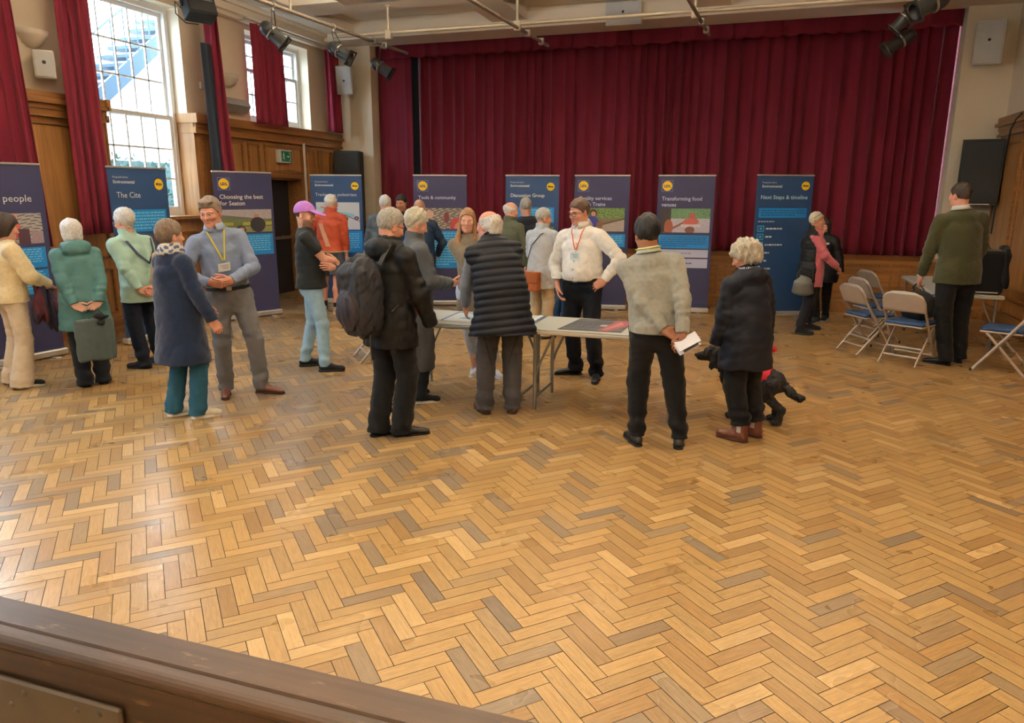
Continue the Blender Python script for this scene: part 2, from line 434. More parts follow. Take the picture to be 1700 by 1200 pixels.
# floor: herringbone oak blocks laid at 45 degrees, each block its own face
def build_floor():
    # wear follows where people walk; single blocks differ in tint
    Lb, Wb, g = 0.285, 0.0713, 0.0017
    mb = MB()
    c45 = math.cos(R(45))
    def put(a0, b0, a1, b1, horiz):
        ca, cb = (a0+a1)/2, (b0+b1)/2
        X, Y = (ca-cb)*c45, (ca+cb)*c45
        if not (XL-0.35 < X < XR+0.3 and -2.7 < Y < YS+0.15): return
        q = [(a0+g, b0+g), (a1-g, b0+g), (a1-g, b1-g), (a0+g, b1-g)]
        z = rng.uniform(-0.0004, 0.0004)
        vs = [((a-b)*c45, (a+b)*c45, z) for a, b in q]
        # wear: traffic in the middle of the hall greys and darkens some blocks
        t = rng.random(); k = rng.uniform(0.84, 1.10)
        w = math.sin(X*0.9+1.3)*math.sin(Y*0.8+0.4)+0.6*math.sin(X*2.1+Y*1.7)+0.35*math.sin(3.7*X-2.9*Y)
        base = (0.45*k, 0.275*k, 0.105*k)
        if t < 0.10: base = (0.56*k, 0.365*k, 0.16*k)
        elif t < 0.28: base = (0.35*k, 0.20*k, 0.072*k)
        left = min(1, max(0, (-X-1.0)/3.5))
        if rng.random() < 0.09+0.17*max(0, w)+0.40*left*max(0.25, w+0.6):
            m = rng.uniform(0.25, 0.85)
            gy = (0.165, 0.130, 0.100)
            base = tuple(p*(1-m)+q_*m for p, q_ in zip(base, gy))
        ru, rv = rng.uniform(0, 50), rng.uniform(0, 50)
        l, wd = (a1-a0, b1-b0)
        uv = [(ru, rv), (ru+l, rv), (ru+l, rv+wd), (ru, rv+wd)] if horiz else [(ru, rv), (ru, rv+l), (ru+wd, rv+l), (ru+wd, rv)]
        mb.add(vs, [(0, 1, 2, 3)], base, uv=[uv])
    # step of the herringbone: each course is shifted by one block width along both axes
    n = int(Lb/Wb+0.5)
    for i in range(-150, 260):
        for j in range(-60, 60):
            a = i*Wb + j*Lb; b = i*Wb - j*Lb
            X, Y = (a-b)*c45, (a+b)*c45
            if not (XL-1 < X < XR+1 and -3.5 < Y < YS+1): continue
            put(a, b, a+Lb, b+Wb, True)
            put(a, b+Wb, a+Wb, b+Wb+Lb, False)
    bed = MB().box((XL-0.5, -3.0, -0.12), (XR+0.4, YS+0.2, -0.003))
    f = struct('floor', mb, M['floor'], colored=True)
    struct('floor_bed', bed, M['joint'], f)
build_floor()

# ---- left wall: plaster above, oak panelling below, windows and a door
WIN = [(7.02, 9.02), (3.62, 5.62), (0.22, 2.22), (-3.18, -1.18)]
Y2 = (10.55, 12.30)
cor_y = at_x(320, 190, XL)[1]
w0 = at_x(178, 172, XL+0.06)[1]; ww = cor_y-w0
WIN = [(w0-3.4*k, cor_y-3.4*k) for k in range(4)]
Y2 = (at_x(521, 150, XL)[1]-1.75, at_x(521, 150, XL)[1])
DOOR = (at_x(438, 350, XL)[1], at_x(503, 350, XL)[1])
holes = [(a, b, 1.46, 4.36) for a, b in WIN] + [(Y2[0], Y2[1], 2.93, 4.36)]
wl = MB()
wall_cells(wl, 'X', XL-0.10, XL-0.42, -3.0, YP+0.6, -0.1, 5.2, holes+[(DOOR[0], DOOR[1], -0.1, 2.06)])
struct('wall_left', wl, M['plaster'])

def panelling(name, holes, y0, y1, panels, xf, sgn):
    """Oak wainscot on a wall of constant x: board, cornice, raised frames. sgn +1 = faces +x."""
    mb = MB(); d = 0.055*sgn
    wall_cells(mb, 'X', xf-0.10*sgn, xf-0.02*sgn, y0, y1, 0.0, 2.90, holes)
    def runs(z):
        e = [y0]; 
        for h in sorted(holes):
            if h[2] < z < h[3]: e += [h[0], h[1]]
        e.append(y1)
        return [(e[i], e[i+1]) for i in range(0, len(e), 2)]
    for z0, z1, out, mi in ((2.845, 2.93, 0.05, 1), (2.80, 2.845, 0.085, 1), (2.74, 2.80, 0.035, 1), (2.655, 2.695, 0.045, 1), (2.69, 2.745, 0.02, 1), (0.0, 0.17, 0.03, 1), (0.17, 0.20, 0.018, 1)):
        for a, b in runs((z0+z1)/2):
            mb.box((xf-0.02*sgn, a, z0), (xf+out*sgn, b, z1), mi=mi)
    for a, b, c, e in panels:
        w = 0.028
        for q in ((a, a+w, c, e), (b-w, b, c, e), (a+w, b-w, c, c+w), (a+w, b-w, e-w, e)):
            mb.box((xf-0.02*sgn, q[0], q[2]), (xf+0.010*sgn, q[1], q[3]), mi=1)
        mb.box((xf-0.02*sgn, a+w+0.02, c+w+0.02), (xf-0.006*sgn, b-w-0.02, e-w-0.02), mi=0)
    return struct(name, mb, [M['oak'], M['oak_dark']])
py = lambda x: at_x(x, 250, XL)[1]
pn = []
for a, b in ((379, 404), (412, 431), (507, 522), (527, 551)):
    pn.append((py(a), py(b), 0.95, 2.60)); pn.append((py(a), py(b), 0.25, 0.85))
pn.append((py(439), py(501), 2.14, 2.60))
pn.append((cor_y+0.12, cor_y+0.42, 0.95, 2.60)); pn.append((cor_y+0.12, cor_y+0.42, 0.25, 0.85))
for a, b in WIN:
    pn.append((a+0.1, b-0.1, 0.30, 1.25))
for a, b in [(WIN[k+1][1], WIN[k][0]) for k in range(3)]:
    pn.append((a+0.14, b-0.14, 0.95, 2.60)); pn.append((a+0.14, b-0.14, 0.25, 0.85))
hp = [(a, b, 1.46, 2.95) for a, b in WIN] + [(DOOR[0], DOOR[1], -0.1, 2.06)]
panelling('trim_1', hp, -3.0, YP+0.02, pn, XL, 1)
# window boards and oak reveals of the left wall
sb = MB()
for a, b in WIN:
    sb.box((XL-0.40, a-0.03, 1.425), (XL+0.05, b+0.03, 1.47))
    for yy, q in ((a, -1), (b, 1)):
        sb.box((XL-0.34, yy-0.012, 1.47), (XL+0.0, yy+0.012*1, 2.845))
        sb.box((XL-0.33, yy-0.030, 2.80), (XL+0.085, yy+0.030, 2.93))
        sb.box((XL-0.33, yy-0.020, 2.66), (XL+0.045, yy+0.020, 2.74))
struct('trim_2', sb, M['oak'])

def sash_window(name, y0, y1, z0, zm, z1, cols, rl, ru):
    """Two sliding sashes in a box frame in the left wall's opening; panes are one part."""
    xo = XL-0.36
    root = empty(name, (xo, (y0+y1)/2, z0)); root['kind'] = 'structure'
    def B(mb, x0, x1, a, b, c, d): mb.box((x0-xo, a-(y0+y1)/2, c-z0), (x1-xo, b-(y0+y1)/2, d-z0))
    fr = MB(); ft = 0.06
    B(fr, xo-0.06, xo+0.07, y0, y0+ft, z0, z1); B(fr, xo-0.06, xo+0.07, y1-ft, y1, z0, z1)
    B(fr, xo-0.06, xo+0.07, y0+ft, y1-ft, z1-ft, z1); B(fr, xo-0.06, xo+0.07, y0+ft, y1-ft, z0, z0+0.04)
    o = fr.build('window_frame', M['white_paint'], root)
    pane = MB()
    for nm, a, b, xc, rows in (('lower_sash', z0+0.04, zm+0.03, xo+0.03, rl), ('upper_sash', zm-0.03, z1-ft, xo-0.02, ru)):
        s_ = MB(); st = 0.05; c0, c1 = y0+ft, y1-ft
        B(s_, xc-0.02, xc+0.02, c0, c0+st, a, b); B(s_, xc-0.02, xc+0.02, c1-st, c1, a, b)
        B(s_, xc-0.02, xc+0.02, c0+st, c1-st, a, a+(0.09 if rows == rl and nm[0] == 'l' else 0.055)); B(s_, xc-0.02, xc+0.02, c0+st, c1-st, b-0.055, b)
        for k in range(1, cols):
            yk = c0+st+(c1-c0-2*st)*k/cols
            B(s_, xc-0.012, xc+0.012, yk-0.011, yk+0.011, a+0.05, b-0.05)
        for k in range(1, rows):
            zk = a+0.07+(b-a-0.12)*k/rows
            B(s_, xc-0.012, xc+0.012, c0+st, c1-st, zk-0.011, zk+0.011)
        s_.build(nm, M['white_paint'], root)
        B(pane, xc-0.003, xc+0.003, c0+0.02, c1-0.02, a+0.02, b-0.02)
    pane.build('pane', M['glass'], root)
    return root
for i, (a, b) in enumerate(WIN):
    sash_window('window_%d' % (i+1), a+0.02, b-0.02, 1.47, 2.86, 4.34, 5, 3, 3)
sash_window('window_5', Y2[0]+0.02, Y2[1]-0.02, 2.95, 3.80, 4.34, 6, 2, 2)

# door in the left wall: black double doors set back, push bar
dr = empty('door_1', (XL-0.30, (DOOR[0]+DOOR[1])/2, 0)); dr['kind'] = 'structure'
hw = (DOOR[1]-DOOR[0])/2
for s_ in (-1, 1):
    lf = MB().box((-0.03, min(0, s_*hw)+0.004, 0.0), (0.02, max(0, s_*hw)-0.004, 2.04))
    lf.box((0.02, s_*hw*0.5-hw*0.38, 0.25), (0.028, s_*hw*0.5+hw*0.38, 0.95)); lf.box((0.02, s_*hw*0.5-hw*0.38, 1.12), (0.028, s_*hw*0.5+hw*0.38, 1.9))
    o = lf.build('door_leaf', M['blackpaint'], dr)
    pb = MB().box((0.03, min(s_*0.05, s_*(hw-0.04)), 0.985), (0.085, max(s_*0.05, s_*(hw-0.04)), 1.04), bev=0.01)
    pb.box((0.02, s_*hw*0.5-0.03, 0.98), (0.05, s_*hw*0.5+0.03, 1.05))
    pb.build('push_bar', M['steel'], o)
dj = MB()
for yy in (DOOR[0], DOOR[1]): dj.box((XL-0.42, yy-0.02, 0), (XL-0.0, yy+0.02, 2.06))
dj.box((XL-0.42, DOOR[0], 2.03), (XL+0.0, DOOR[1], 2.07)); dj.box((XL, DOOR[0]-0.02, 2.06), (XL+0.04, DOOR[1]+0.02, 2.11))
struct('trim_3', dj, M['oak_dark'])
struct('door_backing', MB().box((XL-0.50, DOOR[0]-0.1, -0.1), (XL-0.43, DOOR[1]+0.1, 2.2)), M['black'])

# ---- stage: front, floor, proscenium, lintel
st = MB()
st.box((XL-0.1, YS, 0.0), (XR+0.1, YS+0.10, 0.80))
st.box((XL-0.1, YS-0.035, 0.775), (XR+0.1, YS+0.30, 0.835)); st.box((XL-0.1, YS-0.02, 0.735), (XR+0.1, YS, 0.775), mi=1)
st.box((XL-0.1, YS-0.03, 0.0), (XR+0.1, YS, 0.14), mi=1); st.box((XL-0.1, YS-0.018, 0.14), (XR+0.1, YS, 0.165), mi=1)
edges = [-7.2, -6.1, -5.0, -3.9, -2.9, -1.9, -0.9, -0.35, 0.18, 1.38]
pxs = [at_y(x, 450, YS)[0] for x in (1183, 1205, 1330, 1437, 1447, 1482, 1494, 1560, 1572, 1615)]
pans = [(-7.7, -6.75), (-6.65, -6.15), (-6.05, -5.1), (-5.0, -4.5), (-4.4, -3.45), (-3.35, -2.85), (-2.75, -1.8), (-1.7, -1.2), (-1.1, -0.52), (pxs[1]-0.02, pxs[2]-0.5), (pxs[2]-0.4, pxs[3]), (pxs[4], pxs[5]), (pxs[6], pxs[7]), (pxs[8], pxs[9])]
for a, b in pans:
    if b-a < 0.1: continue
    w = 0.03
    for q in ((a, a+w, 0.22, 0.69), (b-w, b, 0.22, 0.69), (a+w, b-w, 0.22, 0.22+w), (a+w, b-w, 0.69-w, 0.69)):
        st.box((q[0], YS-0.014, q[2]), (q[1], YS, q[3]), mi=1)
struct('trim_4', st, [M['oak_x'], M['oak_dark']])
struct('stage_floor', MB().box((XL-0.3, YS+0.10, 0.70), (XR+0.3, YP+2.0, 0.833)), M['oak_x'])
XPL = at_y(600, 250, YP)[0]; XPL2 = at_y(620, 250, YP)[0]
XPR = at_y(1572, 300, YP)[0]
wb = MB()
wb.box((XL-0.2, YP, 0.0), (XPL2, YP+0.30, 5.2)); wb.box((XPR, YP, 0.0), (XR+0.3, YP+0.30, 5.2)); wb.box((XPL2, YP, 4.56), (XPR, YP+0.3, 5.2))
wb.box((XPR-0.02, YP-0.012, 0.83), (XPR+0.10, YP+0.30, 4.56))
struct('wall_back', wb, M['plaster'])
struct('backdrop_cloth', MB().box((XL, YP+0.75, 0.8), (XR+0.3, YP+0.80, 5.2)), M['black'])
ZL = at_y(760, 66, YP)[2]
YL = at_z(760, 54, ZL)[1]
lt = MB().box((XL-0.3, YL, ZL), (XR+0.3, YP+0.12, ZC+0.3)); lt.box((XL-0.3, YL-0.02, ZL+0.0), (XR+0.3, YL, ZL+0.05))
struct('lintel_beam', lt, M['soffit'])

# ---- ceiling: coffers between beams
struct('ceiling', MB().box((XL-0.4, -3.0, ZC), (XR+0.4, YP+2.0, ZC+0.15)), M['soffit'])
bm = MB(); ZB = 4.655
xb1 = at_z(866, 26, ZB)[0]
yb1 = at_z(470, 11, ZB)[1]; yb2 = at_z(760, 7, ZB)[1]
for y0, y1 in ((yb1, yb2), (yb1-3.6, yb2-3.6), (yb1-7.2, yb2-7.2), (yb1-10.8, yb2-10.8)):
    bm.box((XL-0.3, y0, ZB), (XR+0.3, y1, ZC)); bm.box((XL-0.3, y0-0.03, ZC-0.07), (XR+0.3, y1+0.03, ZC))
for x1 in (xb1, xb1-3.3, xb1+3.3, xb1+6.6):
    bm.box((x1-0.62, -3.0, ZB+0.002), (x1, YL, ZC)); bm.box((x1-0.65, -3.0, ZC-0.07), (x1+0.03, YL, ZC))
bm.box((XL-0.3, -3.0, 4.44), (XL+0.02, YP, 4.50)); bm.box((XL-0.3, -3.0, 4.50), (XL+0.10, YP, 4.60)); bm.box((XL-0.3, -3.0, 4.60), (XL+0.16, YP, ZC))
struct('ceiling_beams', bm, M['soffit'])

# ---- right wall
wr = MB(); wall_cells(wr, 'X', XR+0.08, XR+0.40, -3.0, YP+0.3, -0.1, 5.2, [])
struct('wall_right', wr, M['plaster'])
yre = at_x(1664, 200, XR)[1]
pr = []
yy = yre-0.10
while yy > 0:
    pr.append((yy-0.95, yy, 0.55, 2.56)); pr.append((yy-0.95, yy, 0.20, 0.46)); yy -= 1.12
panelling('trim_5', [], -3.0, yre, pr, XR, -1)
# wall behind the camera
struct('wall_front', MB().box((XL-0.4, -3.2, -0.1), (XR+0.4, -2.95, 5.2)), M['plaster'])

# ---- raised ledge in front of the camera (dark moulded rail with a board face below)
LZ = 0.80
yf = at_z(400, 1080, LZ)[1]; yn = at_z(250, 1095, LZ)[1]
lx0, lx1 = -3.2, 1.9
lg = MB(); prof = []
# cross section in (y, z): flat top, groove, rounded bead towards the camera, board face
prof += [(yf, LZ-0.05), (yf, LZ-0.008), (yf-0.008, LZ), (yn+0.004, LZ), (yn, LZ-0.006), (yn-0.004, LZ-0.003)]
for k in range(9):
    a = R(90+k*22.5)
    prof.append((yn-0.024+0.020*math.cos(a)*1.0, LZ-0.022+0.020*math.sin(a)))
prof += [(yn-0.030, LZ-0.045), (yn-0.030, 0.0), (yf-0.02, 0.0), (yf-0.02, LZ-0.05)]
n = len(prof)
lg.add([(lx0, y, z) for y, z in prof]+[(lx1, y, z) for y, z in prof], [(i, (i+1) % n, n+(i+1) % n, n+i) for i in range(n)]+[tuple(range(n))[::-1], tuple(range(n, 2*n))])
o = lg.build('stage_edge_rail', M['ledge'])
tag(o, 'dark worn wooden ledge with rounded nosing across the bottom corner', 'ledge')
pl = MB().box((-1.75, yn-0.044, 0.40), (at_y(200, 1178, yn-0.04)[0], yn-0.030, at_y(100, 1150, yn-0.04)[2]), bev=0.005)
for sx, sz in ((20, 1168), (40, 1150), (128, 1178), (165, 1186)):
    q = at_y(sx, sz, yn-0.044); pl.lathe([(0.0, 0.004), (0.006, 0.003), (0.008, 0.0)], 10, frame(q, (1, 0, 0), (0, -1, 0)))
pl.build('metal_plate', M['plate'], o)
# worn-through patches on the rail where the stain has gone
# ------------------------------------------------------------------ curtains
def pleated(name, p0, p1, z0, z1, m, amp, wl, seed, label, cat='curtain', gather=0.0, group=None, lean=(0, 0), bell=1.0, nz=18, nu=14, hem_wave=0.0, parent=None):
    """Cloth hanging from p0 to p1 (xy) between z1 (top) and z0, with irregular rounded folds and a cloth thickness."""
    rg = random.Random(seed)
    p0 = Vector((*p0, 0)); p1 = Vector((*p1, 0)); d = p1-p0; Ln = d.length; t = d.normalized(); nrm = Vector((t.y, -t.x, 0))
    # fold boundaries
    us = [0.0]
    while us[-1] < Ln: us.append(us[-1]+wl*rg.uniform(0.55, 1.5))
    us = [u*Ln/us[-1] for u in us]
    cols = []
    for a, b in zip(us[:-1], us[1:]):
        am = amp*rg.uniform(0.45, 1.15); dr = rg.uniform(-0.5, 0.5); dz = rg.uniform(0.0, 0.5)
        for k in range(nu): cols.append((a+(b-a)*k/nu, am, math.pi*2*k/nu, dr, dz))
    cols.append((Ln, 0.0, 0.0, 0.0, 0.0))
    V = []; nc = len(cols)
    ph = rg.uniform(0, 6)
    for side in (0, 1):
        for iz in range(nz+1):
            f = iz/nz; z = z1+(z0-z1)*f
            for u, am, th, dr, dz in cols:
                g = 0.55+0.45*f
                off = am*g*(0.5-0.5*math.cos(th)+0.16*math.sin(2*th+dr*2))
                uu = u+am*0.35*math.sin(th)*g + dr*wl*0.35*f*math.sin(u/Ln*math.pi)
                uu = Ln/2+(uu-Ln/2)*(1+(bell-1)*f)
                q = p0+t*uu+nrm*(off+side*0.006)
                zz = z+(hem_wave*math.sin(th+ph)*f if hem_wave else 0)
                V.append((q.x+lean[0]*f, q.y+lean[1]*f, zz))
    F = []; o = nc*(nz+1)
    for iz in range(nz):
        for j in range(nc-1):
            a = iz*nc+j
            F.append((a, a+1, a+nc+1, a+nc)); F.append((o+a, o+a+nc, o+a+nc+1, o+a+1))
    for j in range(nc-1):
        F.append((j, o+j, o+j+1, j+1)); b = nz*nc+j; F.append((b, b+1, o+b+1, o+b))
    for iz in range(nz):
        a = iz*nc; F.append((a, a+nc, o+a+nc, o+a)); b = iz*nc+nc-1; F.append((b, o+b, o+b+nc, b+nc))
    mb = MB(); mb.add(V, F, smooth=True)
    ob = mb.build(name, m, parent)
    if label: tag(ob, label, cat, group)
    return ob
gx0 = at_y(683.5, 300, YP+0.15)[0]; gx1 = at_y(692.5, 300, YP+0.25)[0]
cxr = at_y(1587, 250, YP+0.30)[0]
pleated('stage_curtain', (gx1, YP+0.42), (cxr-0.08, YP+0.42), 0.836, 4.62, M['velvet'], 0.15, 0.20, 11, 'wide crimson velvet stage curtain drawn across the whole stage opening', nz=20, nu=9)
pleated('wing_curtain', (XPL2+0.02, YP+0.26), (gx0, YP+0.26), 0.836, 4.62, M['velvet'], 0.05, 0.22, 5, 'narrow crimson stage curtain beside the cream pillar, left of the dark gap', nz=12)
pleated('stage_valance', (XPL2+0.02, YP+0.20), (XPR-0.03, YP+0.20), at_y(960, 78, YP+0.1)[2], 4.60, M['velvet'], 0.050, 0.30, 21, 'short dark crimson valance along the top of the stage opening', cat='valance', nz=6, hem_wave=0.012)

xc = XL+0.16
def ycol(px, pyy): return at_x(px, pyy, xc)[1]
pleated('window_curtain', (xc-0.02, ycol(-80, 100)), (xc, ycol(27, 100)), at_x(60, 275, xc)[2]-0.9, 4.42, M['velvet2'], 0.13, 0.17, 31, 'dull red window curtain cut by the picture edge behind the local people banner', group=None, bell=1.12, lean=(0.03, 0.06))
pleated('window_curtain', (xc, ycol(96, 60)), (xc, ycol(152, 60)), at_x(150, 388, xc)[2], 4.42, M['velvet2'], 0.14, 0.16, 32, 'tall dull red curtain at the near side of the big sash window', bell=1.05, lean=(0.02, -0.02))
lo = MB()
pleated('window_curtain', (xc, ycol(339, 60)), (xc+0.02, ycol(357, 60)), 1.30, 4.42, M['velvet2'], 0.13, 0.13, 33, 'slim red curtain with dark navy lining at the far side of the big sash window', bell=1.25, lean=(0.04, 0.03))
tmp = bpy.data.objects['window_curtain.002']
pleated('lining', (xc+0.01, ycol(336, 120)-0.01), (xc+0.05, ycol(346, 120)+0.02), 1.30, 3.9, M['lining'], 0.05, 0.2, 34, None, bell=1.3, lean=(0.05, 0.02), parent=tmp)
za = at_x(440, 206, xc)[2]
pleated('window_curtain', (xc-0.02, ycol(420, 100)), (xc, ycol(471, 120)), za, 4.40, M['velvet2'], 0.13, 0.16, 35, 'red curtain hanging to the panelling at the near side of the small window', bell=1.0)
pleated('window_curtain', (xc-0.02, ycol(541, 120)), (xc, ycol(563, 150)), at_x(555, 220, xc)[2], 4.38, M['velvet2'], 0.10, 0.15, 36, 'narrow red curtain at the far side of the small window by the wall speaker', bell=1.0)
for k, (a, b) in enumerate(((Y2[0]-0.35, Y2[1]+0.75), (WIN[0][0]-0.35, WIN[0][1]+0.45), (WIN[1][0]-0.3, WIN[1][1]+0.6))):
    rl = MB().tube([(xc+0.03, a, 4.43), (xc+0.03, b, 4.43)], 0.018, 8)
    for yy in (a+0.1, (a+b)/2, b-0.1): rl.tube([(xc+0.03, yy, 4.43), (XL-0.10, yy, 4.45)], 0.008, 6)
    tag(rl.build('curtain_rail', M['pipe'], None), ('cream curtain rail above the small window', 'cream curtain rail above the big sash window', 'cream curtain rail above the window hidden by the near curtain')[k], 'curtain rail')

# ------------------------------------------------------------------ wall fittings
def uplighter(px, pyy, label):
    c = at_x(px, pyy, XL-0.10)
    prof = [(0.0, -0.13), (0.05, -0.125), (0.11, -0.085), (0.17, 0.0), (0.185, 0.06), (0.175, 0.06), (0.158, 0.0), (0.10, -0.07), (0.0, -0.11)]
    o = MB().lathe(prof, 20, Matrix.Translation((c[0], c[1], c[2])) , a0=-math.pi/2, a1=math.pi/2)
    o.box((c[0]-0.012, c[1]-0.12, c[2]-0.09), (c[0]+0.004, c[1]+0.12, c[2]+0.05))
    return tag(o.build('wall_uplighter', M['shade']), label, 'wall lamp')
uplighter(50, 60, 'cream bowl wall uplighter between the two near red curtains')
uplighter(377, 131, 'cream bowl wall uplighter above the grey heater')

def wall_speaker(c, w, h, d, face, label, tilt=0.0, side='plastic_white'):
    """Box loudspeaker with grey grille and a round badge; face = horizontal facing direction."""
    f = Vector((face[0], face[1], -tilt)).normalized()
    x = Vector((0, 0, 1)).cross(f).normalized(); z = f.cross(x)
    Mt = Matrix(((x.x, z.x, f.x, c[0]), (x.y, z.y, f.y, c[1]), (x.z, z.z, f.z, c[2]), (0, 0, 0, 1)))
    root = empty('wall_speaker', c, 0, label, 'loudspeaker')
    Ml = Mt.copy(); Ml.translation = (0, 0, 0)
    MB().box((-w/2, -h/2, -d/2), (w/2, h/2, d/2), M4=Ml, bev=0.012).build('cabinet', M[side], root)
    MB().box((-w/2+0.015, -h/2+0.015, d/2), (w/2-0.015, h/2-0.015, d/2+0.008), M4=Ml, bev=0.004).build('grille', M['grille'], root)
    MB().lathe([(0.0, 0.004), (0.018, 0.004), (0.02, 0.0)], 14, Ml @ Matrix.Translation((0, 0.0 if tilt > 0.15 else h*0.06, d/2+0.008))).build('badge', M['rubber'], root)
    br = MB().box((-0.03, -0.05, -d/2-0.10), (0.03, 0.05, -d/2), M4=Ml)
    br.build('bracket', M[side], root)
    return root
wall_speaker(at_x(74, 108, XL+0.06), 0.21, 0.30, 0.18, (0.75, -0.66), 'small white wall speaker below the near uplighter')
wall_speaker(at_y(573, 133, YP-0.30), 0.30, 0.50, 0.24, (0.35, -1), 'white wall speaker high on the corner above the left black speaker', tilt=0.25)
wall_speaker(at_y(1643, 71, YP-0.28), 0.36, 0.58, 0.26, (-0.30, -1), 'white wall speaker on the right pillar of the stage', tilt=0.1)
wall_speaker(at_y(1036, 23, YL-0.14), 0.56, 0.34, 0.20, (0, -1), 'white box speaker mounted on the beam above the stage', tilt=0.1)

h0 = at_x(368, 160, XL); h1 = at_x(410, 187, XL); yl, yr = h0[1]-0.05, h1[1]
ht = MB()
ht.add([(XL-0.10, y, z) for y in (yl, yr) for z in (0,)], [])
poly = [(0, 0.02), (0.10, 0.0), (0.19, 0.10), (0.14, 0.20), (0.0, 0.22)]
zb = h1[2]
ht.prism([(x, z) for x, z in poly], yr-yl, Matrix(((1, 0, 0, XL-0.10), (0, 0, 1, yl), (0, 1, 0, zb-0.02), (0, 0, 0, 1))))
for k in range(3):
    ht.box((XL-0.02+k*0.022, yl+0.05, zb+0.045+k*0.026), (XL+0.03+k*0.022, yr-0.05, zb+0.055+k*0.026))
tag(ht.build('wall_heater', M['heater']), 'grey infrared wall heater above the panelling', 'heater')

# exit sign: white box, green face, running figure, arrow and door
e0 = at_x(458, 250, XL+0.03); e1 = at_x(484, 271, XL+0.03)
er = empty('exit_sign', (XL+0.02, (e0[1]+e1[1])/2, (at_x(471, 249, XL)[2]+at_x(471, 271, XL)[2])/2), 0, 'green and white running man exit sign above the black doors', 'sign')
wE, hE = 0.36, 0.22
MB().box((-0.03, -wE/2, -hE/2), (0.05, wE/2, hE/2), bev=0.008).build('light_box', M['plastic_white'], er)
MB().box((0.05, -wE*0.34, -hE*0.40), (0.055, wE*0.46, hE*0.40)).build('green_face', M['exit_green'], er)
pic = MB(); Mp = Matrix(((0, 0, 1, 0.0552), (1, 0, 0, 0), (0, 1, 0, 0), (0, 0, 0, 1)))
def pp(poly): pic.prism(poly, 0.002, Mp)
pp([(-0.065+0.011*math.cos(a*0.6), 0.058+0.011*math.sin(a*0.6)) for a in range(10)])
pp([(-0.075, 0.042), (-0.058, 0.046), (-0.052, 0.0), (-0.072, -0.004)]); pp([(-0.072, 0.0), (-0.056, 0.0), (-0.040, -0.030), (-0.048, -0.062), (-0.058, -0.060), (-0.053, -0.030)])
pp([(-0.072, 0.0), (-0.06, -0.006), (-0.085, -0.04), (-0.10, -0.036)]); pp([(-0.058, 0.04), (-0.035, 0.018), (-0.04, 0.010), (-0.062, 0.028)]); pp([(-0.075, 0.04), (-0.095, 0.018), (-0.088, 0.012), (-0.07, 0.03)])
pp([(0.085, -0.066), (0.135, -0.066), (0.135, 0.066), (0.085, 0.066), (0.085, 0.056), (0.124, 0.056), (0.124, -0.056), (0.085, -0.056)])
pp([(0.02, 0.008), (0.07, 0.008), (0.07, 0.026), (0.10, 0.0), (0.07, -0.026), (0.07, -0.008), (0.02, -0.008)])
pic.build('pictogram', M['plastic_white'], er)

cd = MB(); c0 = at_x(504, 238, XL+0.06)
cd.tube([(XL+0.06, c0[1], c0[2]), (XL+0.06, c0[1], 0.18)], 0.022, 10)
tag(cd.build('conduit_pipe', M['plastic_white']), 'thin white vertical pipe on the panelling right of the black doors', 'pipe')

# box with small dark clip on the plaster beside the slim curtain
sw = at_x(333, 142, XL-0.10)
tag(MB().box((sw[0], sw[1]-0.04, sw[2]-0.05), (sw[0]+0.05, sw[1]+0.04, sw[2]+0.05), bev=0.006).build('wall_sensor', M['plastic_white']), 'tiny white sensor box on plaster beside the slim curtain', 'sensor')

# ------------------------------------------------------------------ large black loudspeakers
def pa_speaker(c0, w, h, d, rz, label):
    root = empty('stage_speaker', c0, rz, label, 'loudspeaker')
    prof = [(-w/2, -d/2), (w/2, -d/2), (w/2-0.06, d/2), (-w/2+0.06, d/2)]
    MB().prism([(x, y) for x, y in prof], h).build('cabinet', M['spk_black'], root)
    MB().box((-w/2+0.02, -d/2-0.014, 0.03), (w/2-0.02, -d/2, h-0.03), bev=0.006).build('grille', M['spk_black'], root)
    MB().lathe([(0.16, 0.0), (0.165, 0.004), (0.17, 0.0)], 28, frame((0, -d/2-0.014, h*0.36), (1, 0, 0), (0, -1, 0))).build('woofer_ring', M['rubber'], root)
    tb = MB().box((-w/2+0.10, -d/2-0.018, 0.012), (w/2-0.10, -d/2-0.010, 0.024)); tb.build('trim_strip', M['alu'], root)
    return root
q = at_y(1620, 341, YP-0.45); q2 = at_y(1620, 232, YP-0.45)
pa_speaker((q[0]+0.0, YP-0.32, q[2]), 0.54, q2[2]-q[2], 0.50, R(-8), 'big black loudspeaker mounted on the right stage pillar')
bk = MB().box((q[0]-0.08, YP-0.10, q[2]+0.2), (q[0]+0.12, YP, q[2]+0.6)); o = bk.build('bracket', M['rubber'], bpy.data.objects['stage_speaker'])
o.matrix_parent_inverse = (Matrix.Translation((q[0]+0.02, YP-0.32, q[2])) @ Matrix.Rotation(R(-8), 4, 'Z')).inverted()
q = at_y(576, 251, YP-0.45)
pa_speaker((q[0], YP-0.34, 0.835), 0.50, q[2]-0.835, 0.45, R(12), 'black loudspeaker standing on the stage end behind the travel banner')
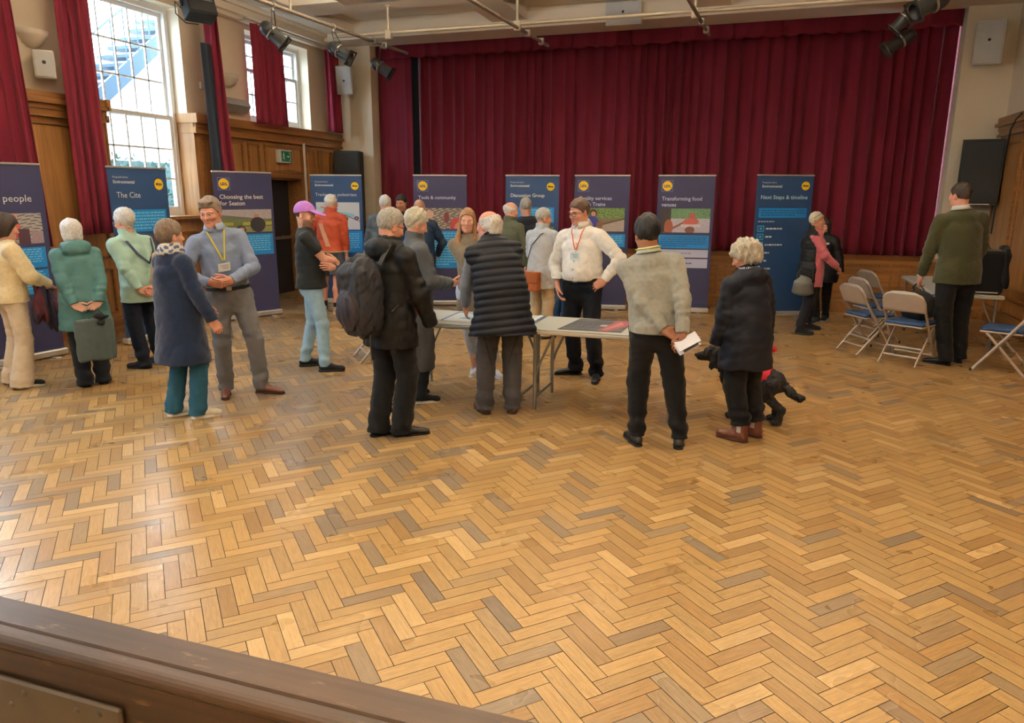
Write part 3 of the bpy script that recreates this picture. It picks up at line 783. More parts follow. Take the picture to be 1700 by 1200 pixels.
# black monitor speaker hanging at the top left
c = at_x(330, 13, XL+0.62)
ms = empty('hanging_speaker', c, R(62), 'black box loudspeaker hanging above the big sash window', 'loudspeaker')
Mt = Matrix.Rotation(R(-24), 4, 'X')
MB().box((-0.19, -0.12, -0.15), (0.19, 0.12, 0.15), M4=Mt, bev=0.012).build('cabinet', M['spk_black'], ms)
MB().box((-0.175, -0.132, -0.135), (0.175, -0.12, 0.135), M4=Mt, bev=0.004).build('grille', M['spk_black'], ms)
MB().box((-0.03, -0.137, 0.03), (0.14, -0.131, 0.036), M4=Mt).build('badge', M['alu'], ms)
MB().tube([(-0.20, 0.04, 0.0), (-0.21, 0.08, 0.2), (0.0, 0.2, 0.36), (0.21, 0.08, 0.2), (0.20, 0.04, 0.0)], 0.012, 8).build('yoke', M['rubber'], ms)
MB().tube([(-0.16, 0.12, -0.04), (-0.27, 0.10, 0.05), (-0.28, 0.08, -0.10), (-0.18, 0.02, -0.21), (-0.04, -0.05, -0.22)], 0.008, 8).build('cable', M['rubber'], ms)
MB().tube([(0.0, 0.2, 0.36), (0.0, 0.2, 4.65-c[2])], 0.014, 8).build('hanger', M['pipe'], ms)

# ------------------------------------------------------------------ lighting bars and lanterns
ZBAR = 4.20
def bar(pxa, pxb, label, knuckles=()):
    a = at_z(*pxa, ZBAR); b = at_z(*pxb, ZBAR)
    d = (b-a)/np.linalg.norm(b-a); a2 = a - d*3.0
    root = empty('lighting_bar', b, 0, label, 'lighting bar')
    MB().tube([a2-b, (0, 0, 0)], 0.026, 12).build('bar', M['pipe_old'], root)
    for k in knuckles:
        p = b - d*k - b
        MB().box((p[0]-0.045, p[1]-0.035, p[2]-0.05), (p[0]+0.045, p[1]+0.035, p[2]+0.06), bev=0.015).build('clamp', M['steel'], root)
    for k in (3.2,):
        p = -d*k
        MB().tube([(p[0], p[1], p[2]), (p[0], p[1], 4.654-b[2])], 0.016, 8).build('drop_rod', M['pipe'], root)
    return a, b, d
A1 = bar((430, 0), (676, 89), 'worn lighting bar carrying three lanterns, upper left', (0.75, 1.1))
A2 = bar((782, 0), (910, 76), 'worn empty lighting bar crossing in front of the valance', (0.35, 1.0))
A3 = bar((1144, 0), (1177, 58), 'short looking lighting bar above the fourth banner, in front of the valance', (0.35, 0.9))
sh = (A3[1]-A2[1]); b4 = A3[1]+sh
def bar_w(b, d, label):
    root = empty('lighting_bar', b, 0, label, 'lighting bar')
    MB().tube([-d*4.2, (0, 0, 0)], 0.026, 12).build('bar', M['pipe_old'], root)
    MB().tube([-d*3.2, -d*3.2+np.array([0, 0, 4.654-b[2]])], 0.016, 8).build('drop_rod', M['pipe'], root)
yX = at_z(760, 46, ZBAR+0.065)[1]
xp0 = at_z(560, 62, ZBAR+0.065)[0]
pr_ = empty('cross_pipe', (0, yX, ZBAR+0.06), 0, 'long cream pipe running across above the stage on short drop rods', 'pipe')
MB().tube([(xp0, 0, 0), (XR-0.1, 0, 0)], 0.026, 12).build('pipe', M['pipe'], pr_)
for px in (622, 866, 1163):
    xx = at_z(px, 40, ZBAR+0.10)[0]
    MB().tube([(xx, 0, -0.03), (xx, 0, ZB-ZBAR-0.06)], 0.020, 10).build('drop_rod', M['pipe'], pr_)
    MB().box((xx-0.05, -0.045, -0.10), (xx+0.05, 0.045, 0.045), bev=0.015).build('clamp', M['pipe'], pr_)
    MB().lathe([(0.05, 0), (0.05, -0.012), (0.022, -0.02)], 14, Matrix.Translation((xx, 0, ZB-ZBAR-0.06))).build('ceiling_flange', M['pipe'], pr_)

def lantern(c, aim, hang, label, length=0.34, r=0.085):
    """Theatre profile lantern: domed lamp house, barrel, flared colour frame, yoke and hook clamp up to the bar."""
    f = Vector(aim).normalized()
    side = f.cross(Vector((0, 0, 1))).normalized()
    fr = frame((0, 0, 0), side, f)
    root = empty('stage_lantern', c, 0, label, 'stage light')
    L_ = length
    MB().lathe([(0.0, -L_*0.62), (r*0.55, -L_*0.60), (r*0.95, -L_*0.50), (r*1.12, -L_*0.36), (r*1.14, -L_*0.12), (r*1.02, -L_*0.08)], 24, fr).build('lamp_house', M['lamp_black'], root)
    MB().lathe([(r*1.16, -L_*0.13), (r*1.2, -L_*0.11), (r*1.2, -L_*0.08), (r*1.0, -L_*0.07)], 24, fr).build('band', M['steel'], root)
    MB().lathe([(r*1.0, -L_*0.10), (r*0.98, L_*0.42), (r*1.05, L_*0.44), (r*1.05, L_*0.50), (r*0.9, L_*0.50), (r*0.88, L_*0.40), (0.0, L_*0.38)], 24, fr).build('barrel', M['lamp_black'], root)
    cf = MB()
    for a, b in ((-1, 1),):
        cf.box((-r*1.35, -r*1.35, L_*0.50), (r*1.35, -r*1.05, L_*0.53), M4=fr); cf.box((-r*1.35, r*1.05, L_*0.50), (r*1.35, r*1.35, L_*0.53), M4=fr)
        cf.box((-r*1.35, -r*1.05, L_*0.50), (-r*1.05, r*1.05, L_*0.53), M4=fr); cf.box((r*1.05, -r*1.05, L_*0.50), (r*1.35, r*1.05, L_*0.53), M4=fr)
    cf.build('colour_frame', M['lamp_black'], root)
    h = Vector(hang)-Vector(c)
    s_ = side*(r*1.25)
    yk = MB()
    top = h - Vector((0, 0, 0.07))
    for sg in (-1, 1):
        yk.tube([s_*sg, s_*sg*1.05+top*0.55, s_*sg*0.55+top, top], 0.011, 8, flat=0.4)
    yk.build('yoke', M['lamp_black'], root)
    ck = MB().tube([top, h+Vector((0, 0, -0.02))], 0.014, 8)
    ck.tube([h+Vector((0.036*math.cos(a), 0, 0.036*math.sin(a))) for a in [R(-90+30*i) for i in range(9)]], 0.010, 8)
    ck.build('hook_clamp', M['steel'], root)
    MB().lathe([(0.0, 0.03), (0.022, 0.03), (0.022, 0.0)], 10, frame(s_*1.02, f, side)).build('tilt_knob', M['rubber'], root)
    return root
def on_bar(A, px):
    a, b, d = A
    t = (px-0)
    best = min(np.linspace(0, 4.5, 300), key=lambda k: abs(_projx(b-d*k)-px))
    return b-d*best
def _projx(p):
    d = np.array(p)-CPOS; z = d @ _fw
    return 850+CF*(d @ _rt)/z
def near(hang, px, pyy):
    """The point on the pixel's line of sight that is closest below the hanging point."""
    r_ = ray(px, pyy); t = ((hang-CPOS) @ r_)/(r_ @ r_)
    return CPOS+r_*t
for px, c_, aim, lb in ((452, (455, 58), (0.82, 0.35, -0.80), 'black theatre lantern nearest the window, first on the left bar'),
                        (553, (566, 87), (0.85, 0.10, -0.52), 'black theatre lantern in the middle of the left bar'),
                        (632, (634, 113), (0.80, 0.15, -0.55), 'black theatre lantern at the far end of the left bar')):
    h_ = on_bar(A1, px); lantern(near(h_, *c_), aim, h_, lb)
c1 = near(b4-A3[2]*0.9, 1492, 70)
b4 = b4
bar_w(np.array([c1[0]+0.35, c1[1]+0.9, ZBAR+0.10]), A3[2], 'lighting bar out of view carrying the lanterns at the top right')
hb = np.array([c1[0]+0.35, c1[1]+0.9, ZBAR+0.10])
def hb_at(y): return hb - A3[2]*((hb[1]-y)/A3[2][1])
h_ = hb_at(c1[1]); lantern(c1, (-0.95, -0.1, -0.62), h_, 'black theatre lantern lowest at the top right, aimed left', length=0.36, r=0.08)
h_ = hb_at(c1[1]-0.35); c2 = near(h_-np.array([0.06, 0, 0.2]), 1500, 33); lantern(c2, (-0.75, 0.1, -0.85), h_, 'black theatre lantern behind the lowest one at the top right', length=0.30, r=0.075)
h_ = hb_at(c1[1]-0.85); c3 = near(h_-np.array([-0.05, 0, 0.1]), 1543, 8); lantern(c3, (-0.9, -0.35, -0.50), h_, 'larger black lantern cut by the top edge at the right', length=0.40, r=0.10)

# black cable hanging down the end of the right panelling
k0, k1, k2 = at_x(1697, 188, XR-0.08), at_x(1678, 215, XR-0.09), at_x(1655, 330, XR-0.07)
ck = MB().tube([k0, (k0+k1)/2+np.array([0, 0, 0.04]), k1, (k1+k2)/2+np.array([-0.01, 0, 0]), k2, k2+np.array([0.02, 0.1, -0.5])], 0.012, 8)
tag(ck.build('speaker_cable', M['rubber']), 'black cable hanging over the end of the right oak panelling', 'cable')
# ------------------------------------------------------------------ outside the windows
ow = MB()
ow.box((-13.2, -6.0, -1.0), (-13.0, 26.0, 4.4))
for k in range(27): ow.box((-13.0, -6.0, -1+k*0.2), (-12.975, 26.0, -0.98+k*0.2))
ow.box((-13.1, -6, 4.3), (-12.7, 26, 4.45))
o = tag(ow.build('neighbouring_building', M['outwall']), 'white weatherboarded building seen through the big sash window', 'building')
MB().box((-12.99, 9.0, 3.3), (-12.95, 16.0, 3.75)).build('roof_edge', M['heater'], o)
struct('outside_ground', MB().box((-30, -10, -0.9), (-8.4, 30, -0.8)), M['paving'])
def hedge():
    rg = random.Random(3); mb = MB()
    for i in range(2600):
        y = rg.uniform(6, 16); z = rg.uniform(-0.7, 2.5+0.12*math.sin(y*3)); x = -11.6+rg.uniform(-0.2, 0.25)
        a = Vector((rg.uniform(-1, 1), rg.uniform(-1, 1), rg.uniform(-1, 1))).normalized(); b = a.cross(Vector((rg.uniform(-1, 1), rg.uniform(-1, 1), 1))).normalized()
        s_ = rg.uniform(0.05, 0.09); c = Vector((x, y, z))
        mb.add([c-a*s_, c+b*s_*0.6, c+a*s_, c-b*s_*0.6], [(0, 1, 2, 3)])
    mb.box((-12.0, 6, -0.8), (-11.65, 16, 2.4))
    return tag(mb.build('ivy_hedge', M['ivy']), 'green ivy hedge outside behind the lower window panes', 'hedge')
hedge()
sr = empty('outside_staircase', (-11.0, 11.0, 0), 0, 'blue grey steel staircase rising outside the big sash window', 'staircase')
def opt(px, pyy, x): 
    p = at_x(px, pyy, x); return (p[0]+11.0, p[1]-11.0, p[2])
for xs in (-10.6, -11.5):
    a = opt(150, 175, xs); b = opt(300, 35, xs)
    d = Vector(b)-Vector(a)
    a2 = Vector(a)-d*0.4; b2 = Vector(b)+d*0.6
    MB().add([a2+Vector((0, 0, -.17)), b2+Vector((0, 0, -.17)), b2+Vector((0, 0, .17)), a2+Vector((0, 0, .17)), a2+Vector((.05, 0, -.17)), b2+Vector((.05, 0, -.17)), b2+Vector((.05, 0, .17)), a2+Vector((.05, 0, .17))],
             [(0, 1, 2, 3), (7, 6, 5, 4), (0, 4, 5, 1), (3, 2, 6, 7), (0, 3, 7, 4), (1, 5, 6, 2)]) if False else None
    s_ = MB(); s_.add([a2+Vector((0, 0, -.17)), b2+Vector((0, 0, -.17)), b2+Vector((0, 0, .17)), a2+Vector((0, 0, .17)), a2+Vector((.05, 0, -.17)), b2+Vector((.05, 0, -.17)), b2+Vector((.05, 0, .17)), a2+Vector((.05, 0, .17))],
             [(0, 1, 2, 3), (7, 6, 5, 4), (0, 4, 5, 1), (3, 2, 6, 7), (0, 3, 7, 4), (1, 5, 6, 2)])
    s_.build('stringer', M['stair_blue'], sr)
a = Vector(opt(150, 175, -10.6)); b = Vector(opt(300, 35, -10.6)); d = b-a
for k in range(-3, 13):
    p = a+d*(k/9.0)
    MB().box((-0.5, p.y-0.16, p.z-0.035), (0.4, p.y+0.16, p.z+0.02)).build('tread', M['stair_blue'], sr)
rails = MB()
for k in range(-2, 12):
    p = a+d*(k/8.0); rails.tube([(p.x+0.03, p.y, p.z), (p.x+0.03, p.y, p.z+1.0)], 0.012, 6)
rails.tube([a-d*0.3+Vector((0.03, 0, 1.0)), b+d*0.4+Vector((0.03, 0, 1.0))], 0.02, 8)
rails.build('handrail', M['stair_blue'], sr)
# housings made up for the added uplights (between the beams, above the picture)
for x, y, z, _p in ADDED_UPLIGHTS:
    o = MB().box((x-0.60, y-0.21, z-0.07), (x+0.60, y+0.21, z), bev=0.01)
    o.tube([(x-0.59, y, z-0.01), (x-0.59, y, ZC)], 0.008, 6); o.tube([(x+0.59, y, z-0.01), (x+0.59, y, ZC)], 0.008, 6)
    tag(o.build('added_uplight_housing', M['plastic_white']), 'added white rectangular uplighter hanging unseen below the ceiling', 'ceiling lamp', 'added hanging uplighters')
# ------------------------------------------------------------------ smooth-surface toolkit: distance fields meshed with surface nets
F32 = np.float32
def _vec(p): return np.array(p, float)
class Field:
    def __init__(s, lo, hi, h):
        s.h = h; s.lo = _vec(lo)
        s.n = np.maximum(4, np.ceil((_vec(hi)-s.lo)/h).astype(int)+1)
        s.ax = [(s.lo[i]+h*np.arange(s.n[i])).astype(F32) for i in range(3)]
        s.f = np.full(tuple(s.n), 0.25, F32)
    def sub(s, lo, hi):
        sl = []
        for i in range(3):
            a = int(max(0, math.floor((lo[i]-s.lo[i])/s.h))); b = int(min(s.n[i], math.ceil((hi[i]-s.lo[i])/s.h)+1))
            if b <= a: return None
            sl.append(slice(a, b))
        return tuple(sl)
    def grid(s, sl):
        return s.ax[0][sl[0]][:, None, None], s.ax[1][sl[1]][None, :, None], s.ax[2][sl[2]][None, None, :]
    def put(s, fn, lo, hi, k=0.0, op='u'):
        m = max(k, 0.0)*1.2+3*s.h
        sl = s.sub(_vec(lo)-m, _vec(hi)+m)
        if sl is None: return s
        d = fn(*s.grid(sl)).astype(F32); a = s.f[sl]
        if op == 'u':
            if k > 0:
                hh = np.clip(0.5+0.5*(a-d)/k, 0, 1); s.f[sl] = a*(1-hh)+d*hh-k*hh*(1-hh)
            else: s.f[sl] = np.minimum(a, d)
        elif op == 's':
            if k > 0:
                hh = np.clip(0.5-0.5*(a+d)/k, 0, 1); s.f[sl] = a*(1-hh)-d*hh+k*hh*(1-hh)
            else: s.f[sl] = np.maximum(a, -d)
        elif op == 'i': s.f[sl] = np.maximum(a, d)
        return s
    def cap(s, a, b, ra, rb, k=0.02, op='u', side=None, flat=1.0, fa=False, fb=False, wr=None):
        """Tapered limb from a to b; flat < 1 thins it across `side`; fa/fb cut that end square; wr=(height, waves, from, to) rings it with folds."""
        a, b = _vec(a), _vec(b); d = b-a; L = max(1e-6, np.linalg.norm(d)); t = d/L
        if side is None: side = np.array([0, 1, 0]) if abs(t[1]) < 0.8 else np.array([1, 0, 0])
        n = _vec(side)-t*np.dot(side, t); n /= np.linalg.norm(n); u = np.cross(t, n)
        def fn(X, Y, Z):
            x, y, z = X-F32(a[0]), Y-F32(a[1]), Z-F32(a[2])
            w = x*t[0]+y*t[1]+z*t[2]; p = x*u[0]+y*u[1]+z*u[2]; q = (x*n[0]+y*n[1]+z*n[2])/flat
            tt = np.clip(w/L, 0, 1); r = ra+(rb-ra)*tt
            if wr:
                hgt, wv, f0, f1 = wr[:4]; ph = wr[4] if len(wr) > 4 else 0.0
                env = np.clip((tt-f0)/0.12, 0, 1)*np.clip((f1-tt)/0.06, 0, 1)
                an = np.arctan2(q, p)
                r = r+hgt*env*np.sin(wv*tt*2*math.pi+1.3*np.sin(an+ph)+ph)
            e0 = np.where(w < 0, w, np.where(w > L, w-L, 0))
            rad = np.sqrt(p*p+q*q)
            dd = np.sqrt(p*p+q*q+e0*e0)-r
            if fa: dd = np.where(w < 0, np.maximum(rad-r, -w), dd)
            if fb: dd = np.where(w > L, np.maximum(rad-r, w-L), dd)
            return dd*(flat if flat < 1 else 1)
        r = max(ra, rb)*max(1, flat)+(wr[0] if wr else 0)
        return s.put(fn, np.minimum(a, b)-r, np.maximum(a, b)+r, k, op)
    def ell(s, c, r, k=0.02, op='u', rot=None):
        c, r = _vec(c), _vec(r); Rm = np.eye(3) if rot is None else np.array(rot)
        def fn(X, Y, Z):
            x, y, z = X-F32(c[0]), Y-F32(c[1]), Z-F32(c[2])
            l = [x*Rm[0, i]+y*Rm[1, i]+z*Rm[2, i] for i in range(3)]
            k0 = np.sqrt((l[0]/r[0])**2+(l[1]/r[1])**2+(l[2]/r[2])**2)
            k1 = np.sqrt((l[0]/r[0]**2)**2+(l[1]/r[1]**2)**2+(l[2]/r[2]**2)**2)
            return k0*(k0-1)/np.maximum(k1, 1e-6)
        m = r.max(); return s.put(fn, c-m, c+m, k, op)
    def rbox(s, c, hs, r, k=0.0, op='u', rot=None):
        c, hs = _vec(c), _vec(hs); Rm = np.eye(3) if rot is None else np.array(rot)
        def fn(X, Y, Z):
            x, y, z = X-F32(c[0]), Y-F32(c[1]), Z-F32(c[2])
            q = [np.abs(x*Rm[0, i]+y*Rm[1, i]+z*Rm[2, i])-(hs[i]-r) for i in range(3)]
            o = np.sqrt(sum(np.maximum(v, 0)**2 for v in q))
            return o+np.minimum(np.maximum(np.maximum(q[0], q[1]), q[2]), 0)-r
        m = np.linalg.norm(hs); return s.put(fn, c-m, c+m, k, op)
    def loft(s, pts, rx, ry, side=(1, 0, 0), k=0.03, op='u', fa=False, fb=False):
        """Trunk along a spine with elliptical sections (rx across `side`, ry the other way)."""
        P = [_vec(p) for p in pts]
        def fn(X, Y, Z):
            best = None
            for i in range(len(P)-1):
                a, b = P[i], P[i+1]; d = b-a; L = np.linalg.norm(d); t = d/L
                n = _vec(side)-t*np.dot(side, t); n /= np.linalg.norm(n); u = np.cross(t, n)
                x, y, z = X-F32(a[0]), Y-F32(a[1]), Z-F32(a[2])
                w = x*t[0]+y*t[1]+z*t[2]; tt = np.clip(w/L, 0, 1)
                sm = tt*tt*(3-2*tt)
                A = rx[i]+(rx[i+1]-rx[i])*sm; B = ry[i]+(ry[i+1]-ry[i])*sm
                p = x*n[0]+y*n[1]+z*n[2]; q = x*u[0]+y*u[1]+z*u[2]
                e = np.where(w < 0, w, np.where(w > L, w-L, 0))
                mn = np.minimum(A, B)
                g = np.sqrt((p/A)**2+(q/B)**2)
                g2 = np.sqrt((p/A)**2+(q/B)**2+(e/mn)**2)
                # first-order distance to the ellipse
                gr = np.sqrt((p/A**2)**2+(q/B**2)**2)+1e-6
                dd = np.where(np.abs(e) > 1e-7, (g2-1)*mn, np.maximum((g-1)*mn, np.where(g > 0.3, g*(g-1)/gr, -mn)))
                if fa and i == 0: dd = np.where(w < 0, np.maximum((g-1)*mn, -w), dd)
                if fb and i == len(P)-2: dd = np.where(w > L, np.maximum((g-1)*mn, w-L), dd)
                best = dd if best is None else np.minimum(best, dd)
            return best
        m = max(max(rx), max(ry))
        A = np.array(P); return s.put(fn, A.min(0)-m, A.max(0)+m, k, op)
    def half(s, p, n, op='i'):
        """Keep what lies behind the plane through p with normal n."""
        p, n = _vec(p), _vec(n)/np.linalg.norm(n)
        X, Y, Z = s.grid((slice(None),)*3)
        d = ((X-F32(p[0]))*n[0]+(Y-F32(p[1]))*n[1]+(Z-F32(p[2]))*n[2]).astype(F32)
        s.f = np.maximum(s.f, d); return s
    def keep(s, fn):
        X, Y, Z = s.grid((slice(None),)*3)
        s.f = np.maximum(s.f, np.broadcast_to(fn(X, Y, Z), s.f.shape).astype(F32)); return s
    def rough(s, amp, scale, seed, aniso=(1, 1, 1), band=0.03, ridged=False):
        """Soft irregular folds: a sum of warped waves added to the distance near the surface."""
        rg = np.random.RandomState(seed)
        idx = np.nonzero(np.abs(s.f) < band)
        P = np.stack([s.ax[i][idx[i]]*aniso[i] for i in range(3)], 1)*scale
        v = np.zeros(len(P), F32)
        for o in range(7):
            kd = rg.normal(size=3); kd /= np.linalg.norm(kd); fr = rg.uniform(0.6, 1.9)
            w2 = rg.normal(size=3); ph = rg.uniform(0, 6.28, 2)
            q = np.sin(P @ (kd*fr)+1.2*np.sin(P @ (w2*0.6)+ph[1])+ph[0]).astype(F32)
            v += (1.35-2.1*np.abs(q))*1.1 if ridged else q
        s.f[idx] += (amp*v/2.6).astype(F32)
        return s
    def at(s, p):
        i = np.clip(np.round((np.array(p)-s.lo)/s.h).astype(int), 0, s.n-1)
        return float(s.f[tuple(i)])
    def out(s, p, d, off=0.006, mx=0.35):
        """First point from p along d that lies `off` outside the surface."""
        p = np.array(p, float); d = np.array(d, float)/np.linalg.norm(d); last = p
        for k in range(int(mx/0.004)):
            if s.at(p+d*0.004*k) < 0: last = p+d*0.004*(k+1)
        return last+d*off
    def mesh(s):
        f = s.f.copy(); f[0] = f[-1] = 0.05; f[:, 0] = f[:, -1] = 0.05; f[:, :, 0] = f[:, :, -1] = 0.05
        I = f < 0
        c = [I[i:f.shape[0]-1+i, j:f.shape[1]-1+j, k:f.shape[2]-1+k] for i in (0, 1) for j in (0, 1) for k in (0, 1)]
        al = c[0].copy(); an = c[0].copy()
        for q in c[1:]: al &= q; an |= q
        act = an & ~al
        ci = np.argwhere(act)
        if len(ci) == 0: return np.zeros((0, 3)), np.zeros((0, 4), int)
        vid = np.full(act.shape, -1, np.int64); vid[act] = np.arange(len(ci))
        co = np.array([(i, j, k) for i in (0, 1) for j in (0, 1) for k in (0, 1)])
        vals = np.stack([f[ci[:, 0]+o[0], ci[:, 1]+o[1], ci[:, 2]+o[2]] for o in co], 1)
        pos = np.zeros((len(ci), 3)); cnt = np.zeros(len(ci))
        for a in range(8):
            for b in range(a+1, 8):
                if np.abs(co[a]-co[b]).sum() != 1: continue
                va, vb = vals[:, a], vals[:, b]
                m = (va < 0) != (vb < 0)
                t = va[m]/(va[m]-vb[m])
                pos[m] += co[a]+(co[b]-co[a])*t[:, None]; cnt[m] += 1
        V = s.lo+(ci+pos/cnt[:, None])*s.h
        Fs = []
        for axis in range(3):
            sl0 = [slice(None)]*3; sl1 = [slice(None)]*3
            sl0[axis] = slice(0, -1); sl1[axis] = slice(1, None)
            A, B = I[tuple(sl0)], I[tuple(sl1)]
            e = np.argwhere(A != B)
            u, v = [(1, 2), (2, 0), (0, 1)][axis]
            e = e[(e[:, u] > 0) & (e[:, v] > 0) & (e[:, u] < f.shape[u]-1) & (e[:, v] < f.shape[v]-1)]
            if len(e) == 0: continue
            ins = A[e[:, 0], e[:, 1], e[:, 2]]
            def g(du, dv):
                q = e.copy(); q[:, u] += du; q[:, v] += dv
                return vid[q[:, 0], q[:, 1], q[:, 2]]
            qd = np.stack([g(-1, -1), g(0, -1), g(0, 0), g(-1, 0)], 1)
            qd[~ins] = qd[~ins][:, ::-1]
            Fs.append(qd)
        return V, np.concatenate(Fs)

def blob(name, parts, m, parent=None, col=(1, 1, 1)):
    """One mesh object from [(verts, quads)] or [(verts, quads, colours)], smooth, with colour attribute Col."""
    vs, fs, cs, o = [], [], [], 0
    for q in parts:
        V, Fq = q[0], q[1]
        c = q[2] if len(q) > 2 and q[2] is not None else col
        c = np.broadcast_to(np.array(c, float), (len(V), 3)) if np.ndim(c) == 1 else c
        vs.append(V); fs.append(Fq+o); cs.append(c); o += len(V)
    V = np.concatenate(vs); Q = np.concatenate(fs); C_ = np.concatenate(cs)
    me = bpy.data.meshes.new(name)
    me.vertices.add(len(V)); me.vertices.foreach_set('co', V.astype(F32).ravel())
    me.loops.add(len(Q)*4); me.loops.foreach_set('vertex_index', Q.astype(np.int32).ravel())
    me.polygons.add(len(Q)); me.polygons.foreach_set('loop_start', np.arange(0, len(Q)*4, 4, dtype=np.int32))
    me.polygons.foreach_set('use_smooth', np.ones(len(Q), bool))
    me.update(calc_edges=True)
    a = me.attributes.new('Col', 'FLOAT_COLOR', 'POINT')
    a.data.foreach_set('color', np.concatenate([C_, np.ones((len(C_), 1))], 1).astype(F32).ravel())
    me.materials.append(m)
    me.validate()
    ob = bpy.data.objects.new(name, me); COL.objects.link(ob)
    if parent is not None: ob.parent = parent
    return ob

def lin(r, g, b):
    """sRGB 0-255 to linear."""
    return tuple(((c/255+0.055)/1.055)**2.4 if c/255 > 0.04045 else c/255/12.92 for c in (r, g, b))
# ------------------------------------------------------------------ roll-up banners
IND = lin(44, 46, 84); BLU = lin(27, 62, 108); BOX = lin(16, 128, 205); WHT = lin(232, 234, 240); YEL = lin(246, 205, 30); LIL = lin(196, 202, 236)
TXT = lin(20, 78, 140)
def ellm(X, Y, cx, cy, rx, ry): return ((X-cx)/rx)**2+((Y-cy)/ry)**2 < 1
def photo(kind, nx=108, ny=72):
    """A small printed picture as a colour grid (rows from the top)."""
    rg = np.random.RandomState(len(kind)*7+ord(kind[0]))
    X, Y = np.meshgrid(np.linspace(0, 1, nx), np.linspace(0, 1, ny))
    im = np.zeros((ny, nx, 3))
    def fill(m, c): im[m] = np.array(lin(*c))*rg.uniform(0.75, 1.25, (int(m.sum()), 1))
    allm = X >= -1
    if kind == 'market':
        fill(allm, (165, 160, 160)); w = np.sin(Y*60+3*np.sin(X*9))*np.sin(X*23+Y*11) > 0.2; fill(w, (95, 95, 100))
        fill(ellm(X, Y, .26, .30, .10, .20), (60, 40, 40)); fill((X > .12) & (X < .40) & (Y > .40), (35, 42, 70)); fill(ellm(X, Y, .47, .22, .07, .16), (70, 45, 40))
        fill((X > .36) & (X < .60) & (Y > .30), (35, 45, 75)); fill(ellm(X, Y, .62, .12, .06, .13), (200, 140, 120)); fill((X > .58) & (X < .70) & (Y > .35) & (Y < .8), (190, 75, 65)); fill((X > .66) & (X < .82) & (Y > .5), (70, 40, 55)); fill((X > .30) & (X < .6) & (Y > .80), (190, 185, 185))
        fill((X > .84) & (Y > .60), (150, 130, 140))
    elif kind == 'farm':
        fill(allm, (160, 155, 165)); fill(Y > .22+.25*X, (88, 92, 84)); fill(Y > .42, (95, 105, 70)); fill((Y > .55) & (np.sin(X*14) > -.3), (150, 155, 70)); fill((Y > .70), (96, 100, 62)); fill((Y > .78) & (np.sin(Y*90) > 0), (150, 150, 90))
        fill(ellm(X, Y, .70, .30, .055, .11), (175, 125, 105)); fill(ellm(X, Y, .72, .68, .15, .34), (38, 36, 44)); fill(ellm(X, Y, .38, .92, .10, .22), (45, 42, 48)); fill(ellm(X, Y, .40, .88, .05, .08), (190, 140, 115))
    elif kind == 'crowd':
        fill(allm, (120, 112, 105)); w = np.sin(X*40+3*np.sin(Y*12))*np.sin(Y*46) > 0.25; fill(w, (190, 182, 172)); w = np.sin(X*33+Y*50) > .8; fill(w, (70, 60, 58))
        fill(ellm(X, Y, .62, .45, .06, .28), (110, 45, 50)); fill((X < .38) & (Y > .45+.5*X) & (Y < .95), (205, 140, 95)); fill(ellm(X, Y, .22, .30, .10, .2), (205, 165, 150)); fill(ellm(X, Y, .9, .85, .20, .4), (175, 60, 65)); fill(ellm(X, Y, .95, .95, .15, .3), (190, 130, 110))
    elif kind == 'street':
        fill(allm, (70, 95, 50)); w = rg.rand(ny, nx) > .55; fill(w & (Y < .5), (130, 160, 95)); fill((Y > .45), (120, 105, 85)); fill((Y > .9-.45*X) & (Y > .5), (165, 155, 150)); fill((np.abs(Y-(.95-.5*X)) < .04) & (X > .2), (90, 75, 60))
        fill(ellm(X, Y, .30, .22, .08, .17), (60, 35, 30)); fill(ellm(X, Y, .30, .26, .055, .11), (195, 140, 120)); fill(ellm(X, Y, .28, .60, .14, .26), (50, 58, 140)); fill(ellm(X, Y, .45, .72, .07, .18), (120, 85, 60))
    elif kind == 'table':
        fill(allm, (150, 150, 160)); fill(Y < .45, (75, 115, 80)); w = rg.rand(ny, nx) > .5; fill(w & (Y < .45), (120, 155, 120)); fill(Y > .42, (190, 186, 205)); fill((X < .20), (45, 42, 45)); fill(ellm(X, Y, .16, .80, .09, .35), (150, 85, 65)); fill((np.abs(Y-(1.1-X*1.1)) < .05) & (X < .55) & (Y > .5), (140, 85, 75))
        fill(ellm(X, Y, .64, .30, .06, .12), (180, 80, 75)); fill(ellm(X, Y, .62, .55, .16, .16), (190, 100, 95)); fill((np.abs(Y-.72) < .06) & (np.abs(X-.62) < .2), (215, 210, 220)); fill(ellm(X, Y, .60, .90, .10, .15), (120, 75, 65))
    elif kind == 'plan':
        fill(allm, (205, 210, 220)); im[:] = np.array(lin(208, 212, 222))
        def put(m, c): im[m] = lin(*c)
        put(ellm(X, Y, .45, .48, .44, .13) , (130, 205, 222)); put(np.abs(Y-(.20+.45*X)) < .03, (150, 215, 228)); put((np.abs(Y-(.12+.40*X+.18*X*X)) < .018) & (X > .1), (170, 70, 80)); put(ellm(X, Y, .3, .8, .18, .07), (150, 212, 225))
        for cx, cy in ((.44, .24), (.30, .50), (.93, .58), (.52, .80), (.68, .6)): put(ellm(X, Y, cx, cy, .055, .075), (75, 55, 95)); put(ellm(X, Y, cx, cy, .025, .035), (150, 120, 160))
    return im
def rect(x0, y0, x1, y1): return [(x0, y0), (x1, y0), (x1, y1), (x0, y1)]
def disc(x, y, r, n=24): return [(x+r*math.cos(2*math.pi*i/n), y+r*math.sin(2*math.pi*i/n)) for i in range(n)]
BH, BW = 2.10, 0.86
